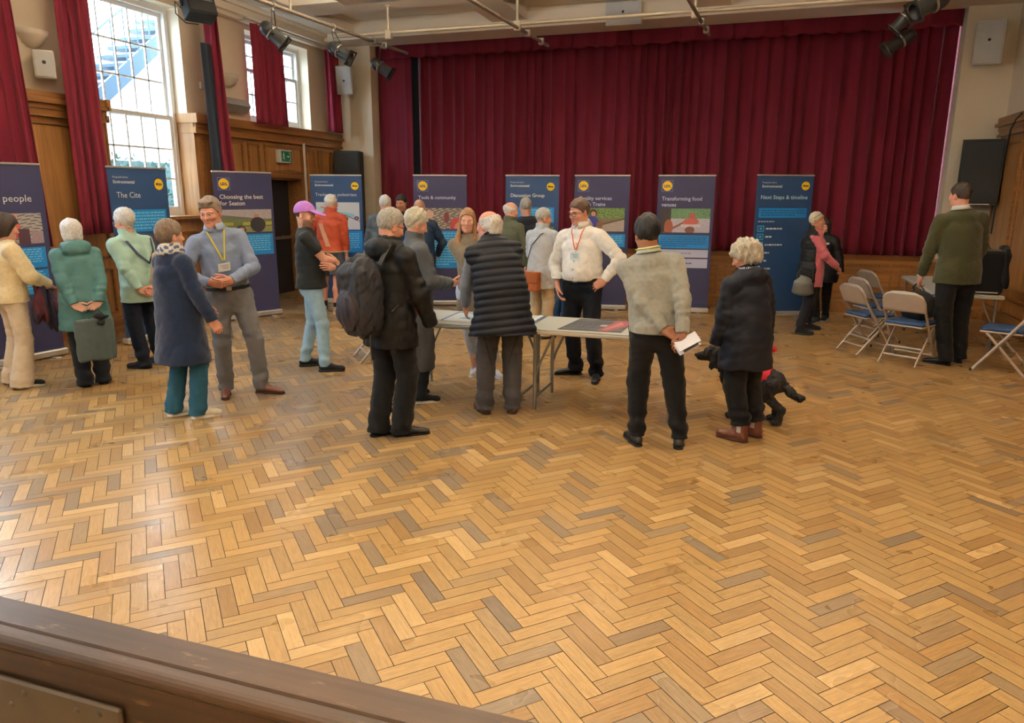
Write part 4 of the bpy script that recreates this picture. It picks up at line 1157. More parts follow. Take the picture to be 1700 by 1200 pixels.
def banner(pl_, pr_, label, ground, items, texts, pics=(), width=None):
    a = at_z(*pl_); b = at_z(*pr_)
    mid = (a+b)/2; d = b-a; w = width or min(0.95, max(0.80, float(np.linalg.norm(d))))
    rz = math.atan2(d[1], d[0])
    if width: mid = b-d/np.linalg.norm(d)*w/2
    root = empty('roll_up_banner', (mid[0], mid[1], 0), rz, label, 'banner', 'roll-up banners of the exhibition')
    sx = w/BW
    cs = MB().box((-w/2-0.01, -0.06, 0.012), (w/2+0.01, 0.06, 0.085), bev=0.012); cs.build('base_cassette', M['alu'], root)
    for q in (-0.28, 0.28):
        MB().box((q-0.03, -0.15, 0.0), (q+0.03, 0.15, 0.014), bev=0.004).build('foot', M['alu'], root)
    MB().tube([(0, 0.05, 0.08), (0, 0.03, BH-0.01)], 0.010, 8).build('support_pole', M['alu'], root)
    MB().box((-w/2, -0.012, BH-0.022), (w/2, 0.014, BH), bev=0.004).build('top_rail', M['alu'], root)
    mb = MB()
    mb.box((-w/2+0.004, -0.0015, 0.08), (w/2-0.004, 0.0015, BH-0.01), ground)
    def flat(poly, col, lay):
        mb.add([(x*sx, -0.0015-0.0006*lay, z) for x, z in poly], [tuple(range(len(poly)))], col)
    for poly, col, lay in items: flat(poly, col, lay)
    for kind, x0, z0, x1, z1 in pics:
        im = photo(kind); ny, nx, _ = im.shape
        V = [((x0+(x1-x0)*i/nx)*sx, -0.0021, z1-(z1-z0)*j/ny) for j in range(ny+1) for i in range(nx+1)]
        o = len(mb.v); mb.v.extend(V)
        for j in range(ny):
            for i in range(nx):
                p = o+j*(nx+1)+i
                mb.f.append((p, p+nx+1, p+nx+2, p+1)); mb.c.append(tuple(im[j, i])); mb.mi.append(0); mb.sm.append(False); mb.uv.append(None)
    for vs, fs, col in text_shapes(texts):
        mb.add([(x*sx, -0.0040, z) for x, z in vs], fs, col)
    mb.build('printed_panel', M['print'], root, colored=True)
    return root
def logo_sq(x, z, s=0.17):
    return [(rect(x, z, x+s, z+s), lin(120, 126, 170), 1), (rect(x+.006, z+.006, x+s-.006, z+s-.006), lin(40, 52, 110), 2), (disc(x+s/2, z+s/2, s*.43), YEL, 3)]
def logo_rd(x, z, s=0.11):
    return [(rect(x-s*.34, z-s*.09, x-s*.1, z+s*.12), lin(70, 52, 40), 4), (rect(x-s*.05, z-s*.12, x+s*.12, z+s*.1), lin(70, 52, 40), 4), (rect(x+s*.16, z-s*.1, x+s*.34, z+s*.08), lin(70, 52, 40), 4), (rect(x-s/2, z-s/2, x+s/2, z+s/2), lin(60, 62, 92), 1), (disc(x, z, s*.52), YEL, 2)]
def lines(x0, x1, z0, z1, n, col=TXT, seed=1, hgt=0.5):
    rg = random.Random(seed); o = []; st = (z1-z0)/n
    for i in range(n):
        e = x1 if i < n-1 else x0+(x1-x0)*rg.uniform(.4, .8)
        zz = z1-st*(i+.5)
        x = x0
        while x < e-0.01:
            wv = rg.uniform(.015, .055); o.append((rect(x, zz-st*hgt/2, min(e, x+wv), zz+st*hgt/2), col, 3)); x += wv+.010
    return o
LT = lin(110, 185, 230)
L0 = -BW/2
banner((-12, 612), (109, 588), 'dark blue roll-up banner reading local people, cut by the picture edge', IND,
       [(rect(L0+.06, 1.0, .37, 1.22), BOX, 1)]+lines(L0+.10, .33, 1.03, 1.21, 7, LT, 3)+[(rect(L0+.06, .72, .37, .98), BOX, 1)]+lines(L0+.10, .33, .74, .97, 8, LT, 4)+logo_sq(L0+.06, 1.86),
       [('Better for local people', 0.105, .30, 1.70, 'RIGHT', WHT), ('LiDL', 0.05, L0+.145, 1.928, 'CENTER', lin(30, 40, 110), .002)], [('market', L0+.06, 1.26, .37, 1.58)], width=0.90)
banner((206, 574), (302, 554), 'mid blue roll-up banner headed The Cite in front of the sash window', BLU,
       [(rect(L0+.16, 1.34, .37, 1.60), BOX, 1)]+lines(L0+.20, .34, 1.36, 1.58, 6, LT, 5)+logo_rd(.30, 1.90, .13)+[(rect(L0+.30, 1.10, .08, 1.19), lin(215, 45, 55), 2), (rect(L0+.0+.01, .4, .42, 1.30), lin(66, 62, 78), 1)],
       [('Proposed store', .034, L0+.07, 1.965, 'LEFT', WHT), ('Environmental', .052, L0+.07, 1.905, 'LEFT', WHT, .001), ('The Cite', .095, L0+.10, 1.74, 'LEFT', WHT), ('Our plan', .045, L0+.34, 1.13, 'LEFT', WHT)], width=0.82)
banner((372, 533), (466, 521), 'dark blue roll-up banner with logo and a farm photo behind the grey shirted man', IND,
       [(rect(L0+.05, .92, .39, 1.22), BOX, 1)]+lines(L0+.09, .35, .94, 1.20, 8, LT, 7)+logo_sq(L0+.07, 1.84),
       [('Choosing the best', .085, L0+.08, 1.72, 'LEFT', WHT, .001), ('for Seaton', .085, L0+.08, 1.63, 'LEFT', WHT, .001), ('LiDL', .052, L0+.155, 1.905, 'CENTER', lin(30, 40, 110), .002)], [('farm', L0+.06, 1.25, .39, 1.57)])
banner((538, 503), (609, 503), 'mid blue travel banner with plan drawing behind the rust jacketed man', BLU,
       [(rect(L0+.03, .85, .40, 1.20), BOX, 1)]+lines(L0+.09, .35, .88, 1.17, 8, LT, 8)+logo_rd(.31, 1.92, .12),
       [('Proposed store', .034, L0+.08, 1.975, 'LEFT', WHT), ('Environmental', .052, L0+.08, 1.915, 'LEFT', WHT, .001), ('Tracks ones pedestrians', .070, L0+.08, 1.76, 'LEFT', WHT)], [('plan', L0+.08, 1.22, .37, 1.66)], width=0.84)
banner((700, 507), (777, 507), 'dark blue banner with crowd photo, first in front of the main stage curtain', IND,
       [(rect(L0+.05, .62, .38, 1.22), BOX, 1)]+lines(L0+.09, .34, .66, 1.20, 13, LT, 9)+logo_sq(L0+.07, 1.84),
       [('Tools & community', .075, L0+.08, 1.72, 'LEFT', LIL, .001), ('LiDL', .052, L0+.155, 1.905, 'CENTER', lin(30, 40, 110), .002)], [('crowd', L0+.10, 1.25, .36, 1.58)], width=0.86)
banner((850, 510), (925, 511), 'mid blue banner with round logo behind the man in the dark navy suit', BLU,
       [(rect(L0+.20, 1.36, .35, 1.60), BOX, 1)]+lines(L0+.24, .31, 1.38, 1.58, 5, LT, 10)+logo_rd(.29, 1.92, .12),
       [('Proposed store', .034, L0+.08, 1.975, 'LEFT', WHT), ('Environmental', .052, L0+.08, 1.915, 'LEFT', WHT, .001), ('Discussion Group', .075, L0+.08, 1.76, 'LEFT', WHT, .001)], [('street', L0+.22, 1.0, .35, 1.3)], width=0.85)
banner((957, 513), (1038, 515), 'dark blue banner with street photo behind the white shirted man', IND,
       [(rect(L0+.05, 1.0, .38, 1.20), BOX, 1)]+lines(L0+.09, .34, 1.02, 1.18, 5, LT, 11)+logo_sq(L0+.06, 1.85),
       [('Quality services', .080, L0+.07, 1.72, 'LEFT', LIL, .001), ('Quick Trains', .080, L0+.07, 1.63, 'LEFT', LIL, .001), ('LiDL', .052, L0+.145, 1.915, 'CENTER', lin(30, 40, 110), .002)], [('street', L0+.10, 1.24, .36, 1.60)], width=0.86)
banner((1082, 517), (1174, 520), 'dark blue banner with table photo and two white boxes behind the grey jumper man', IND,
       [(rect(L0+.05, 1.00, .38, 1.20), BOX, 1)]+lines(L0+.08, .35, 1.02, 1.18, 5, TXT, 12)+logo_sq(L0+.06, 1.85)+[(rect(L0+.05, .86, .38, .98), LIL, 1), (rect(L0+.05, .70, .38, .84), LIL, 1)]+lines(L0+.40, .30, .91, .94, 1, lin(130, 135, 160), 13)+lines(L0+.42, .33, .75, .79, 1, lin(90, 100, 130), 14),
       [('Transforming food', .080, L0+.07, 1.72, 'LEFT', LIL, .001), ('venues', .080, L0+.07, 1.63, 'LEFT', LIL, .001), ('LiDL', .052, L0+.145, 1.915, 'CENTER', lin(30, 40, 110), .002)], [('table', L0+.07, 1.24, .38, 1.60)])
its = [(rect(L0+.06, 1.48, .36, 1.62), BOX, 1)]+lines(L0+.10, .33, 1.50, 1.60, 3, TXT, 15)+logo_rd(.31, 1.94, .12)+lines(L0+.06, .10, 1.41, 1.44, 1, LIL, 16)
for i, wd in enumerate((.34, .20, .34, .10, .06, .20)):
    z = 1.32-i*.118
    if i < 3: its += [(rect(L0+.06, z-.045, L0+.16, z+.045), lin(70, 170, 220), 1), (rect(L0+.072, z-.033, L0+.148, z+.033), BLU, 2), (disc(L0+.11, z, .02, 10), lin(70, 170, 220), 3)]
    its += lines(L0+.19, L0+.19+wd, z-.012, z+.012, 1, WHT, 20+i, .9)
banner((1238, 526), (1330, 524.5), 'mid blue banner with three icon rows beside the woman in pink', BLU, its,
       [('Proposed store', .034, L0+.08, 1.975, 'LEFT', WHT), ('Environmental', .052, L0+.08, 1.915, 'LEFT', WHT, .001), ('Next Steps & timeline', .080, L0+.07, 1.75, 'LEFT', lin(190, 225, 245), .001)], width=0.88)

# ------------------------------------------------------------------ folding tables
TZ = 0.71
def folding_table(x0, x1, y0, y1, label, style, rz=0.0, c=None):
    cx, cy = (x0+x1)/2, (y0+y1)/2; hx, hy = (x1-x0)/2, (y1-y0)/2
    root = empty('folding_table', (cx, cy, 0), rz, label, 'table')
    MB().box((-hx, -hy, TZ-0.012), (hx, hy, TZ), bev=0.004).build('table_top', M['table_top'], root)
    MB().box((-hx-0.006, -hy-0.006, TZ-0.045), (hx+0.006, hy+0.006, TZ-0.012), bev=0.008).build('edge_rim', M['table_edge' if style else 'gun'], root)
    for sx in (-1, 1):
        xe = sx*(hx-0.06)
        for sy in (-1, 1):
            yy = sy*(hy-0.05)
            MB().tube([(xe, yy, TZ-0.045), (xe, yy, 0.0)], 0.016, 10).build('leg', M['gun'], root)
            MB().tube([(xe-sx*0.16, yy, TZ-0.045), (xe-sx*0.03, yy, 0.38), (xe, yy, 0.28)], 0.011, 8).build('brace', M['gun'], root)
        st_ = MB().tube([(xe, -hy+0.05, 0.10), (xe, hy-0.05, 0.10)], 0.011, 8)
        st_.tube([(xe, -hy+0.05, TZ-0.07), (xe, hy-0.05, TZ-0.07)], 0.014, 8); st_.build('stretcher', M['gun'], root)
    return root
ty0 = at_z(881, 545.5, TZ)[1]; ty1 = at_z(961, 527.5, TZ)[1]
txm = at_z(873, 545, TZ)[0]
TABL = folding_table(txm-1.22, txm-0.008, ty0+0.0, ty1, 'pale grey folding table behind the man in the navy gilet', 0)
TABR = folding_table(txm+0.008, txm+1.26, ty0, ty1, 'pale folding table with beige edge carrying the dark map', 1)
def sheet(px4, label, col, name='plan_sheet', cat='paper', th=0.0015, extra=None, z=TZ):
    P = [at_z(x, y, z) for x, y in px4]; c = sum(P)/4
    root = MB(); vs = [(p[0]-c[0], p[1]-c[1], 0) for p in P]+[(p[0]-c[0], p[1]-c[1], th) for p in P]
    root.add(vs, [(3, 2, 1, 0), (4, 5, 6, 7), (0, 1, 5, 4), (1, 2, 6, 5), (2, 3, 7, 6), (3, 0, 4, 7)], col)
    def uvp(u, v):
        a = P[0]*(1-u)*(1-v)+P[1]*u*(1-v)+P[2]*u*v+P[3]*(1-u)*v; return (a[0]-c[0], a[1]-c[1])
    for poly, cc, lay in (extra or []):
        root.add([(*uvp(u, v), th+0.0004*lay) for u, v in poly], [tuple(range(len(poly)))], cc)
    o = root.build(name, M['print'], None, colored=True); o.location = (c[0], c[1], z+0.0008)
    tag(o, label, cat); return o
rg_ = random.Random(5); ex = []
for i in range(420):
    u, v = rg_.random()*.96+.01, rg_.random()*.94+.02; w, h = rg_.uniform(.006, .03), rg_.uniform(.01, .03); k = rg_.choice(((70, 74, 82), (92, 96, 104), (110, 112, 118), (38, 42, 52)))
    ex.append((rect(u, v, min(.99, u+w), min(.98, v+h)), lin(*k), 1))
for i in range(26):
    u = rg_.uniform(.02, .9); ex.append(([(u, .02), (u+.006, .02), (u+.15, .98), (u+.144, .98)] if i % 2 else [(.02, u), (.98, u*0.9+.02), (.98, u*0.9+.035), (.02, u+.012)], lin(120, 122, 128), 2))
ex += [([(.62, .02), (.80, .02), (.98, .5), (.98, .9), (.70, .9)], lin(150, 80, 85), 3), ([(.66, .1), (.74, .1), (.9, .6), (.80, .8)], lin(180, 120, 122), 4), (rect(.55, .38, .66, .5), lin(200, 202, 208), 5)]
sheet(((925, 546.5), (1031, 552.5), (1056, 532.5), (963, 529.5)), 'large dark aerial map with red area on the right table', lin(52, 56, 66), 'map_sheet', 'map', extra=ex)
sheet(((730, 531.5), (795, 536), (806, 521), (762, 518)), 'white plan with blue border on the left table', lin(205, 214, 220), extra=[(rect(0, 0, .06, 1), lin(40, 80, 130), 1), (rect(0, .94, 1, 1), lin(50, 100, 160), 1), ([(.35, .3), (.75, .22), (.9, .4), (.5, .55)], lin(120, 165, 205), 1)])
sheet(((862, 543), (872, 544), (907, 525), (896, 523.5)), 'narrow white leaflet with blue edge by the table joint', lin(222, 226, 232), 'leaflet', 'paper', extra=[(rect(.65, 0, 1, 1), lin(45, 85, 130), 1)])

# small table at the right wall with the black equipment case
sc_ = at_z(1664, 491, 0.70); sf = at_z(1500, 457, 0.70)
TZ_keep = TZ; TZ = 0.70
TABS = folding_table(sf[0]-0.02, sc_[0]+0.02, sc_[1]-0.02, sf[1], 'narrow pale folding table along the right wall under the black case', 1)
TZ = TZ_keep
ca, cb = at_z(1600, 490, 0.705), at_z(1659, 488, 0.705)
cr_ = empty('equipment_case', ((ca[0]+cb[0])/2-0.02, ca[1]+0.36, 0.702), R(-6), 'black soft equipment case standing on the narrow table at the right', 'case')
fb = Field((-0.30, -0.24, -0.01), (0.32, 0.26, 0.62), 0.012)
fb.rbox((0, 0, 0.25), (0.245, 0.20, 0.25), 0.05).rough(0.006, 9, 4)
blob('case_body', [fb.mesh()], M['cloth'], cr_, lin(14, 14, 15))
fb = Field((0.14, -0.30, 0.0), (0.36, 0.26, 0.62), 0.012); fb.rbox((0.245, -0.02, 0.34), (0.03, 0.20, 0.20), 0.025).cap((0.25, -0.2, 0.45), (0.26, -0.22, 0.10), 0.03, 0.02, 0.03).rough(0.010, 14, 6)
blob('side_pocket', [fb.mesh()], M['cloth'], cr_, lin(12, 12, 13))
MB().tube([(-0.1, 0, 0.50), (-0.08, 0, 0.545), (0.08, 0, 0.545), (0.1, 0, 0.50)], 0.014, 8, flat=0.5).build('carry_handle', M['rubber'], cr_)
MB().box((-0.20, -0.208, 0.02), (0.20, -0.2, 0.035)).build('trim_strip', M['alu'], cr_)

# ------------------------------------------------------------------ folding chairs
def make_chair():
    root = empty('folding_chair', (0, 0, 0), 0)
    w = 0.215
    for s_ in (-1, 1):
        MB().tube([(s_*w, 0.23, 0.0), (s_*w, -0.10, 0.47), (s_*w, -0.20, 0.62)], 0.0125, 10, flat=1.3).build('front_leg', M['chair_metal'], root)
        MB().tube([(s_*(w-0.025), -0.24, 0.0), (s_*(w-0.025), 0.14, 0.415)], 0.0115, 10, flat=1.3).build('rear_leg', M['chair_metal'], root)
        MB().box((s_*(w-0.012)-0.008, -0.115, 0.435), (s_*(w-0.012)+0.008, -0.075, 0.475), bev=0.005).build('hinge_plate', M['steel'], root)
        MB().lathe([(0.0125, 0), (0.017, 0.0), (0.017, 0.03), (0, 0.03)], 10, Matrix.Translation((s_*w, 0.23, 0.0))).build('rubber_foot', M['rubber'], root)
    b = MB()
    arc = [(-w, -0.20, 0.62), (-w, -0.235, 0.70), (-w+0.03, -0.262, 0.765), (-w+0.10, -0.275, 0.797), (0, -0.278, 0.803), (w-0.10, -0.275, 0.797), (w-0.03, -0.262, 0.765), (w, -0.235, 0.70), (w, -0.20, 0.62)]
    b.tube(arc, 0.0125, 10); b.build('back_hoop', M['chair_metal'], root)
    # pressed backrest panel, bowed backwards
    pn_ = MB(); nu, nv = 14, 8; V = []
    for sd in (0, 1):
        for j in range(nv+1):
            for i in range(nu+1):
                u = -1+2*i/nu; v = j/nv
                top = 0.80 - 0.06*max(0, abs(u)-0.55)**2/0.2
                z = 0.585+0.03*(1-u*u)*0+(top-0.585)*v
                y = -0.20-0.078*v-0.018*(1-u*u)+sd*0.008
                V.append((u*(w-0.004), y, z))
    k = (nu+1)*(nv+1); Fq = []
    for j in range(nv):
        for i in range(nu):
            a = j*(nu+1)+i; Fq.append((a, a+1, a+nu+2, a+nu+1)); Fq.append((k+a, k+a+nu+1, k+a+nu+2, k+a+1))
    for i in range(nu):
        Fq.append((i, k+i, k+i+1, i+1)); a = nv*(nu+1)+i; Fq.append((a, a+1, k+a+1, k+a))
    pn_.add(V, Fq, smooth=True); pn_.build('backrest', M['chair_metal'], root)
    MB().box((-w+0.012, -0.18, 0.415), (w-0.012, 0.205, 0.435), bev=0.008).build('seat_pan', M['chair_metal'], root)
    f = Field((-0.23, -0.21, 0.41), (0.23, 0.24, 0.50), 0.010); f.rbox((0, 0.012, 0.452), (0.198, 0.192, 0.020), 0.019)
    blob('seat_cushion', [f.mesh()], M['chair_cloth'], root)
    for y, z, wd in ((0.165, 0.09, w), (-0.155, 0.09, w-0.025), (-0.08, 0.175, w-0.025)):
        MB().tube([(-wd, y, z), (wd, y, z)], 0.009, 8, flat=1.4).build('cross_bar', M['chair_metal'], root)
    return root
def copy_tree(o, parent=None):
    c = o.copy(); COL.objects.link(c)
    if parent is not None: c.parent = parent
    for ch in list(o.children): copy_tree(ch, c)
    return c
ch0 = make_chair(); used = []
def chair(x, y, fwd, label):
    o = ch0 if not used else copy_tree(ch0)
    used.append(o)
    o.location = (x, y, 0); o.rotation_euler = (0, 0, math.atan2(fwd[1], fwd[0])-math.pi/2)
    return tag(o, label, 'chair', 'folding chairs by the right wall')
chair(1.36, 9.30, (0.88, 0.47), 'beige folding chair with blue seat, nearest of the row by the pink woman')
qb = at_z(1456, 507, 0.45); qc = at_z(1462, 491, 0.45)
chair(qb[0]-0.02, qb[1], (0.90, 0.43), 'blue seated folding chair in the middle of the row by the pink woman')
chair(qc[0]+0.02, max(qc[1], qb[1]+0.62), (0.90, 0.43), 'blue seated folding chair of the row standing closest to the stage front')
chair(1.715, 8.83, (0.536, 0.844), 'beige folding chair with its back turned and black backpack on its seat')
chair(2.60, 8.72, (-0.91, 0.42), 'folding chair facing left, cut by the right picture edge')
la = at_z(574, 597); lb = at_z(585, 603)
chair(la[0]+0.30, la[1]+0.20, (0.75, 0.66), 'folding chair mostly hidden behind the man with the black rucksack')
# ------------------------------------------------------------------ people
def unit(v):
    v = np.array(v, float); return v/max(1e-9, np.linalg.norm(v))
def rotm(yaw=0, pitch=0, roll=0):
    """Columns right, forward, up; yaw turns to the person's right, pitch looks down, roll tips to the right (degrees)."""
    y, p, r = R(yaw), R(pitch), R(roll)
    Ry = np.array([[math.cos(y), math.sin(y), 0], [-math.sin(y), math.cos(y), 0], [0, 0, 1]])
    Rp = np.array([[1, 0, 0], [0, math.cos(p), math.sin(p)], [0, -math.sin(p), math.cos(p)]])
    Rr = np.array([[math.cos(r), 0, math.sin(r)], [0, 1, 0], [-math.sin(r), 0, math.cos(r)]])
    return Ry @ Rp @ Rr
def ik(a, c, l1, l2, hint):
    """Middle joint of a two-bone limb from a to c; returns (joint, reached end)."""
    a, c = np.array(a, float), np.array(c, float); d = c-a; L = np.linalg.norm(d); mx = (l1+l2)*0.995
    if L > mx: c = a+d/L*mx; d = c-a; L = mx
    L = max(L, abs(l1-l2)+0.02); t = unit(d)
    x = (l1*l1-l2*l2+L*L)/(2*L); h = math.sqrt(max(0, l1*l1-x*x))
    n = np.array(hint, float); n = unit(n-t*np.dot(n, t))
    return a+t*x+n*h, c

def hand_mesh(s, side, curl, h=0.004, spread=0.0, point=None, thumb_in=0.3):
    """Hand in its own frame: wrist at 0, fingers along +y, back of the hand +z, thumb on the -x side for a right hand."""
    sg = -1 if side == 'R' else 1
    f = Field(np.array([-0.085, -0.06, -0.115])*s, np.array([0.085, 0.215, 0.06])*s, h)
    f.cap((0, -0.045*s, 0), (0, 0.02*s, 0), 0.029*s, 0.031*s, 0.01, side=(0, 0, 1), flat=0.78)
    f.rbox((0, 0.052*s, 0), (0.040*s, 0.048*s, 0.0145*s), 0.013*s, 0.02*s)
    f.ell((sg*0.022*s, 0.03*s, -0.008*s), (0.022*s, 0.032*s, 0.017*s), 0.012*s)
    f.ell((-sg*0.024*s, 0.035*s, -0.006*s), (0.016*s, 0.036*s, 0.014*s), 0.010*s)
    for i, (bx, by, ln, rd) in enumerate(((0.030, 0.094, 0.073, 0.0088), (0.010, 0.099, 0.081, 0.0090), (-0.0105, 0.096, 0.075, 0.0086), (-0.030, 0.086, 0.059, 0.0077))):
        p = np.array([sg*bx, by, 0.0])*s; a = 0.0
        c_ = curl[i] if isinstance(curl, (list, tuple)) else curl*(0.85+0.12*i)
        lat = sg*(bx/0.03)*(0.10+spread)
        for j, (q, r0, r1) in enumerate(((0.45, 1.0, 0.93), (0.31, 0.93, 0.86), (0.24, 0.86, 0.74))):
            a += c_*(0.75 if j == 0 else 1.05 if j == 1 else 0.7)
            d = np.array([math.sin(lat)*math.cos(a), math.cos(a)*math.cos(lat), -math.sin(a)])
            e = p+d*ln*q*s
            f.cap(p, e, rd*r0*s, rd*r1*s, 0.0035*s if j == 0 else 0.002*s); p = e
    p = np.array([sg*0.030, 0.022, -0.006])*s
    for j, (ln, r0, r1, ang, dn) in enumerate(((0.042, 0.0135, 0.0110, 0.75-thumb_in*0.5, 0.35), (0.034, 0.0108, 0.0098, 0.50-thumb_in, 0.55), (0.026, 0.0098, 0.0080, 0.30-thumb_in, 0.65))):
        d = unit((sg*math.sin(ang), math.cos(ang), -dn*(0.5+thumb_in)))
        e = p+d*ln*s; f.cap(p, e, r0*s, r1*s, 0.006*s if j == 0 else 0.002*s); p = e
    return f.mesh()

def head_mesh(k, female, age, skin, brow, lips, beard, scalp, h, nb):
    """Head with face, ears and neck stub in the head frame (centre between the ears, y forward); returns verts, quads, colours."""
    f = Field(np.minimum(np.array([-0.105, -0.135, -0.16])*k, nb-0.075), np.maximum(np.array([0.105, 0.145, 0.15])*k, nb+0.075), h)
    P = lambda *a: np.array(a)*k
    jw = 0.86 if female else 1.0
    f.ell(P(0, -0.014, 0.034), P(0.077, 0.098, 0.089), 0.0)
    f.ell(P(0, 0.028, -0.040), P(0.062*jw, 0.064, 0.078), 0.035*k)
    f.ell(P(0, 0.052, -0.088), P(0.036*jw, 0.036, 0.030), 0.03*k)
    f.ell(P(0, 0.074, -0.100), P(0.017*jw, 0.014, 0.013), 0.018*k)
    for sx in (-1, 1):
        f.ell(P(sx*0.050*jw, 0.000, -0.070), P(0.018, 0.035, 0.026), 0.02*k)
        f.ell(P(sx*0.040, 0.068, -0.022), P(0.022, 0.018, 0.020), 0.02*k)
        f.ell(P(sx*0.033, 0.100, 0.006), P(0.019, 0.014, 0.012), 0.012*k, 's')
        f.ell(P(sx*0.032, 0.0755, 0.005), P(0.0155, 0.0135, 0.0125), 0.003*k)
        f.cap(P(sx*0.014, 0.088 if not female else 0.085, 0.023), P(sx*0.047, 0.073 if not female else 0.069, 0.024), 0.0075*k, 0.0065*k, 0.012*k)
        # ear
        f.ell(P(sx*0.080, -0.008, -0.006), P(0.009, 0.019, 0.032), 0.006*k, rot=rotm(sx*22, 0, 0))
        f.ell(P(sx*0.088, -0.002, -0.004), P(0.006, 0.010, 0.018), 0.004*k, 's', rot=rotm(sx*22, 0, 0))
        f.ell(P(sx*0.0125, 0.098, -0.028), P(0.0075, 0.009, 0.0075), 0.006*k)
    f.cap(P(0, 0.086, 0.016), P(0, 0.104, -0.022), 0.0085*k, 0.0105*k, 0.012*k)
    f.ell(P(0, 0.1065, -0.026), P(0.0105, 0.0115, 0.0100), 0.006*k)
    f.cap(P(-0.019, 0.0845, -0.058), P(0.019, 0.0845, -0.058), 0.0052*k, 0.0052*k, 0.006*k)
    f.cap(P(-0.016, 0.0835, -0.068), P(0.016, 0.0835, -0.068), 0.0060*k, 0.0060*k, 0.006*k)
    f.cap(P(-0.021, 0.0915, -0.063), P(0.021, 0.0915, -0.063), 0.0022*k, 0.0022*k, 0.003*k, 's')
    if age > 0.5:
        for sx in (-1, 1): f.cap(P(sx*0.020, 0.100, -0.030), P(sx*0.034, 0.082, -0.065), 0.004*k, 0.004*k, 0.008*k, 's')
        f.ell(P(0, 0.045, -0.118), P(0.030, 0.030, 0.018), 0.02*k)
    nr = 0.050 if female else 0.058
    f.cap(P(0, -0.022, -0.040), nb, nr*k, (nr+0.003)*k, 0.03*k, fb=True)
    V, Q = f.mesh(); v = V/k; C_ = np.tile(np.array(skin), (len(V), 1))
    def blend(m, c, a):
        a = np.clip(a, 0, 1)[:, None]*m[:, None]; C_[:] = C_*(1-a)+np.array(c)*a
    x, y, z = v[:, 0], v[:, 1], v[:, 2]; ax = np.abs(x)
    red = np.array(skin)*np.array([1.0, 0.80, 0.76])
    blend(y > 0.03, red, 0.55*np.exp(-(((ax-0.042)/0.02)**2+((z+0.028)/0.022)**2)))
    blend(y > 0.09, red, 0.5*np.exp(-((x/0.014)**2+((z+0.027)/0.014)**2)))
    blend(ax > 0.070, red, 0.4*((np.abs(y) < 0.04) & (np.abs(z) < 0.05)))
    if beard is not None:
        m = (y > 0.0) & (z < -0.030+0.02*(ax > 0.05)) & (z > -0.125)
        a = np.clip((-0.032-z-0.0*ax)/0.012, 0, 1)*np.clip((y-0.0)/0.02, 0, 1)
        a = np.where((ax < 0.020) & (z > -0.050) & (z < -0.03), 0.8, a); a = np.where((ax < 0.045) & (ax > 0.018) & (z > -0.052), 0.0, a)
        blend(m, beard[0], a*beard[1])
    blend((y > 0.07) & (ax < 0.024), lips, np.exp(-(((z+0.063)/0.0085)**2+(x/0.021)**4)))
    bz = 0.0265-0.006*np.clip((ax-0.03)/0.02, 0, 1)
    blend((y > 0.055) & (ax > 0.012) & (ax < 0.052), brow, (0.55 if female else 0.8)*np.exp(-((z-bz)/(0.0034 if female else 0.0046))**2))
    e = np.sqrt((ax-0.032)**2+((z-0.005)*1.35)**2)
    blend((y > 0.075), np.array(skin)*0.55, 0.75*np.exp(-(((ax-0.032)/0.017)**2+((z-0.0115)/0.0035)**2)))
    e2 = ((ax-0.032)/0.0120)**2+((z-0.0045)/0.0062)**2
    blend((y > 0.080) & (e2 < 1), lin(205, 196, 190), np.ones(len(v))*0.75)
    blend((y > 0.080) & (((ax-0.032)/0.0062)**2+((z-0.0055)/0.0060)**2 < 1), lin(48, 40, 36), np.ones(len(v))*0.95)
    if scalp is not None:
        blend((z > 0.0) | (y < -0.02), scalp[0], scalp[1]*np.clip((z-np.interp(y, HLY, HLZ))/0.02, 0, 1))
    return V, Q, C_
HLY = [-0.12, -0.085, -0.055, -0.03, -0.008, 0.015, 0.035, 0.055, 0.075, 0.095, 0.12]
HLZ = [-0.080, -0.078, -0.065, -0.035, 0.000, 0.004, 0.028, 0.052, 0.064, 0.068, 0.075]

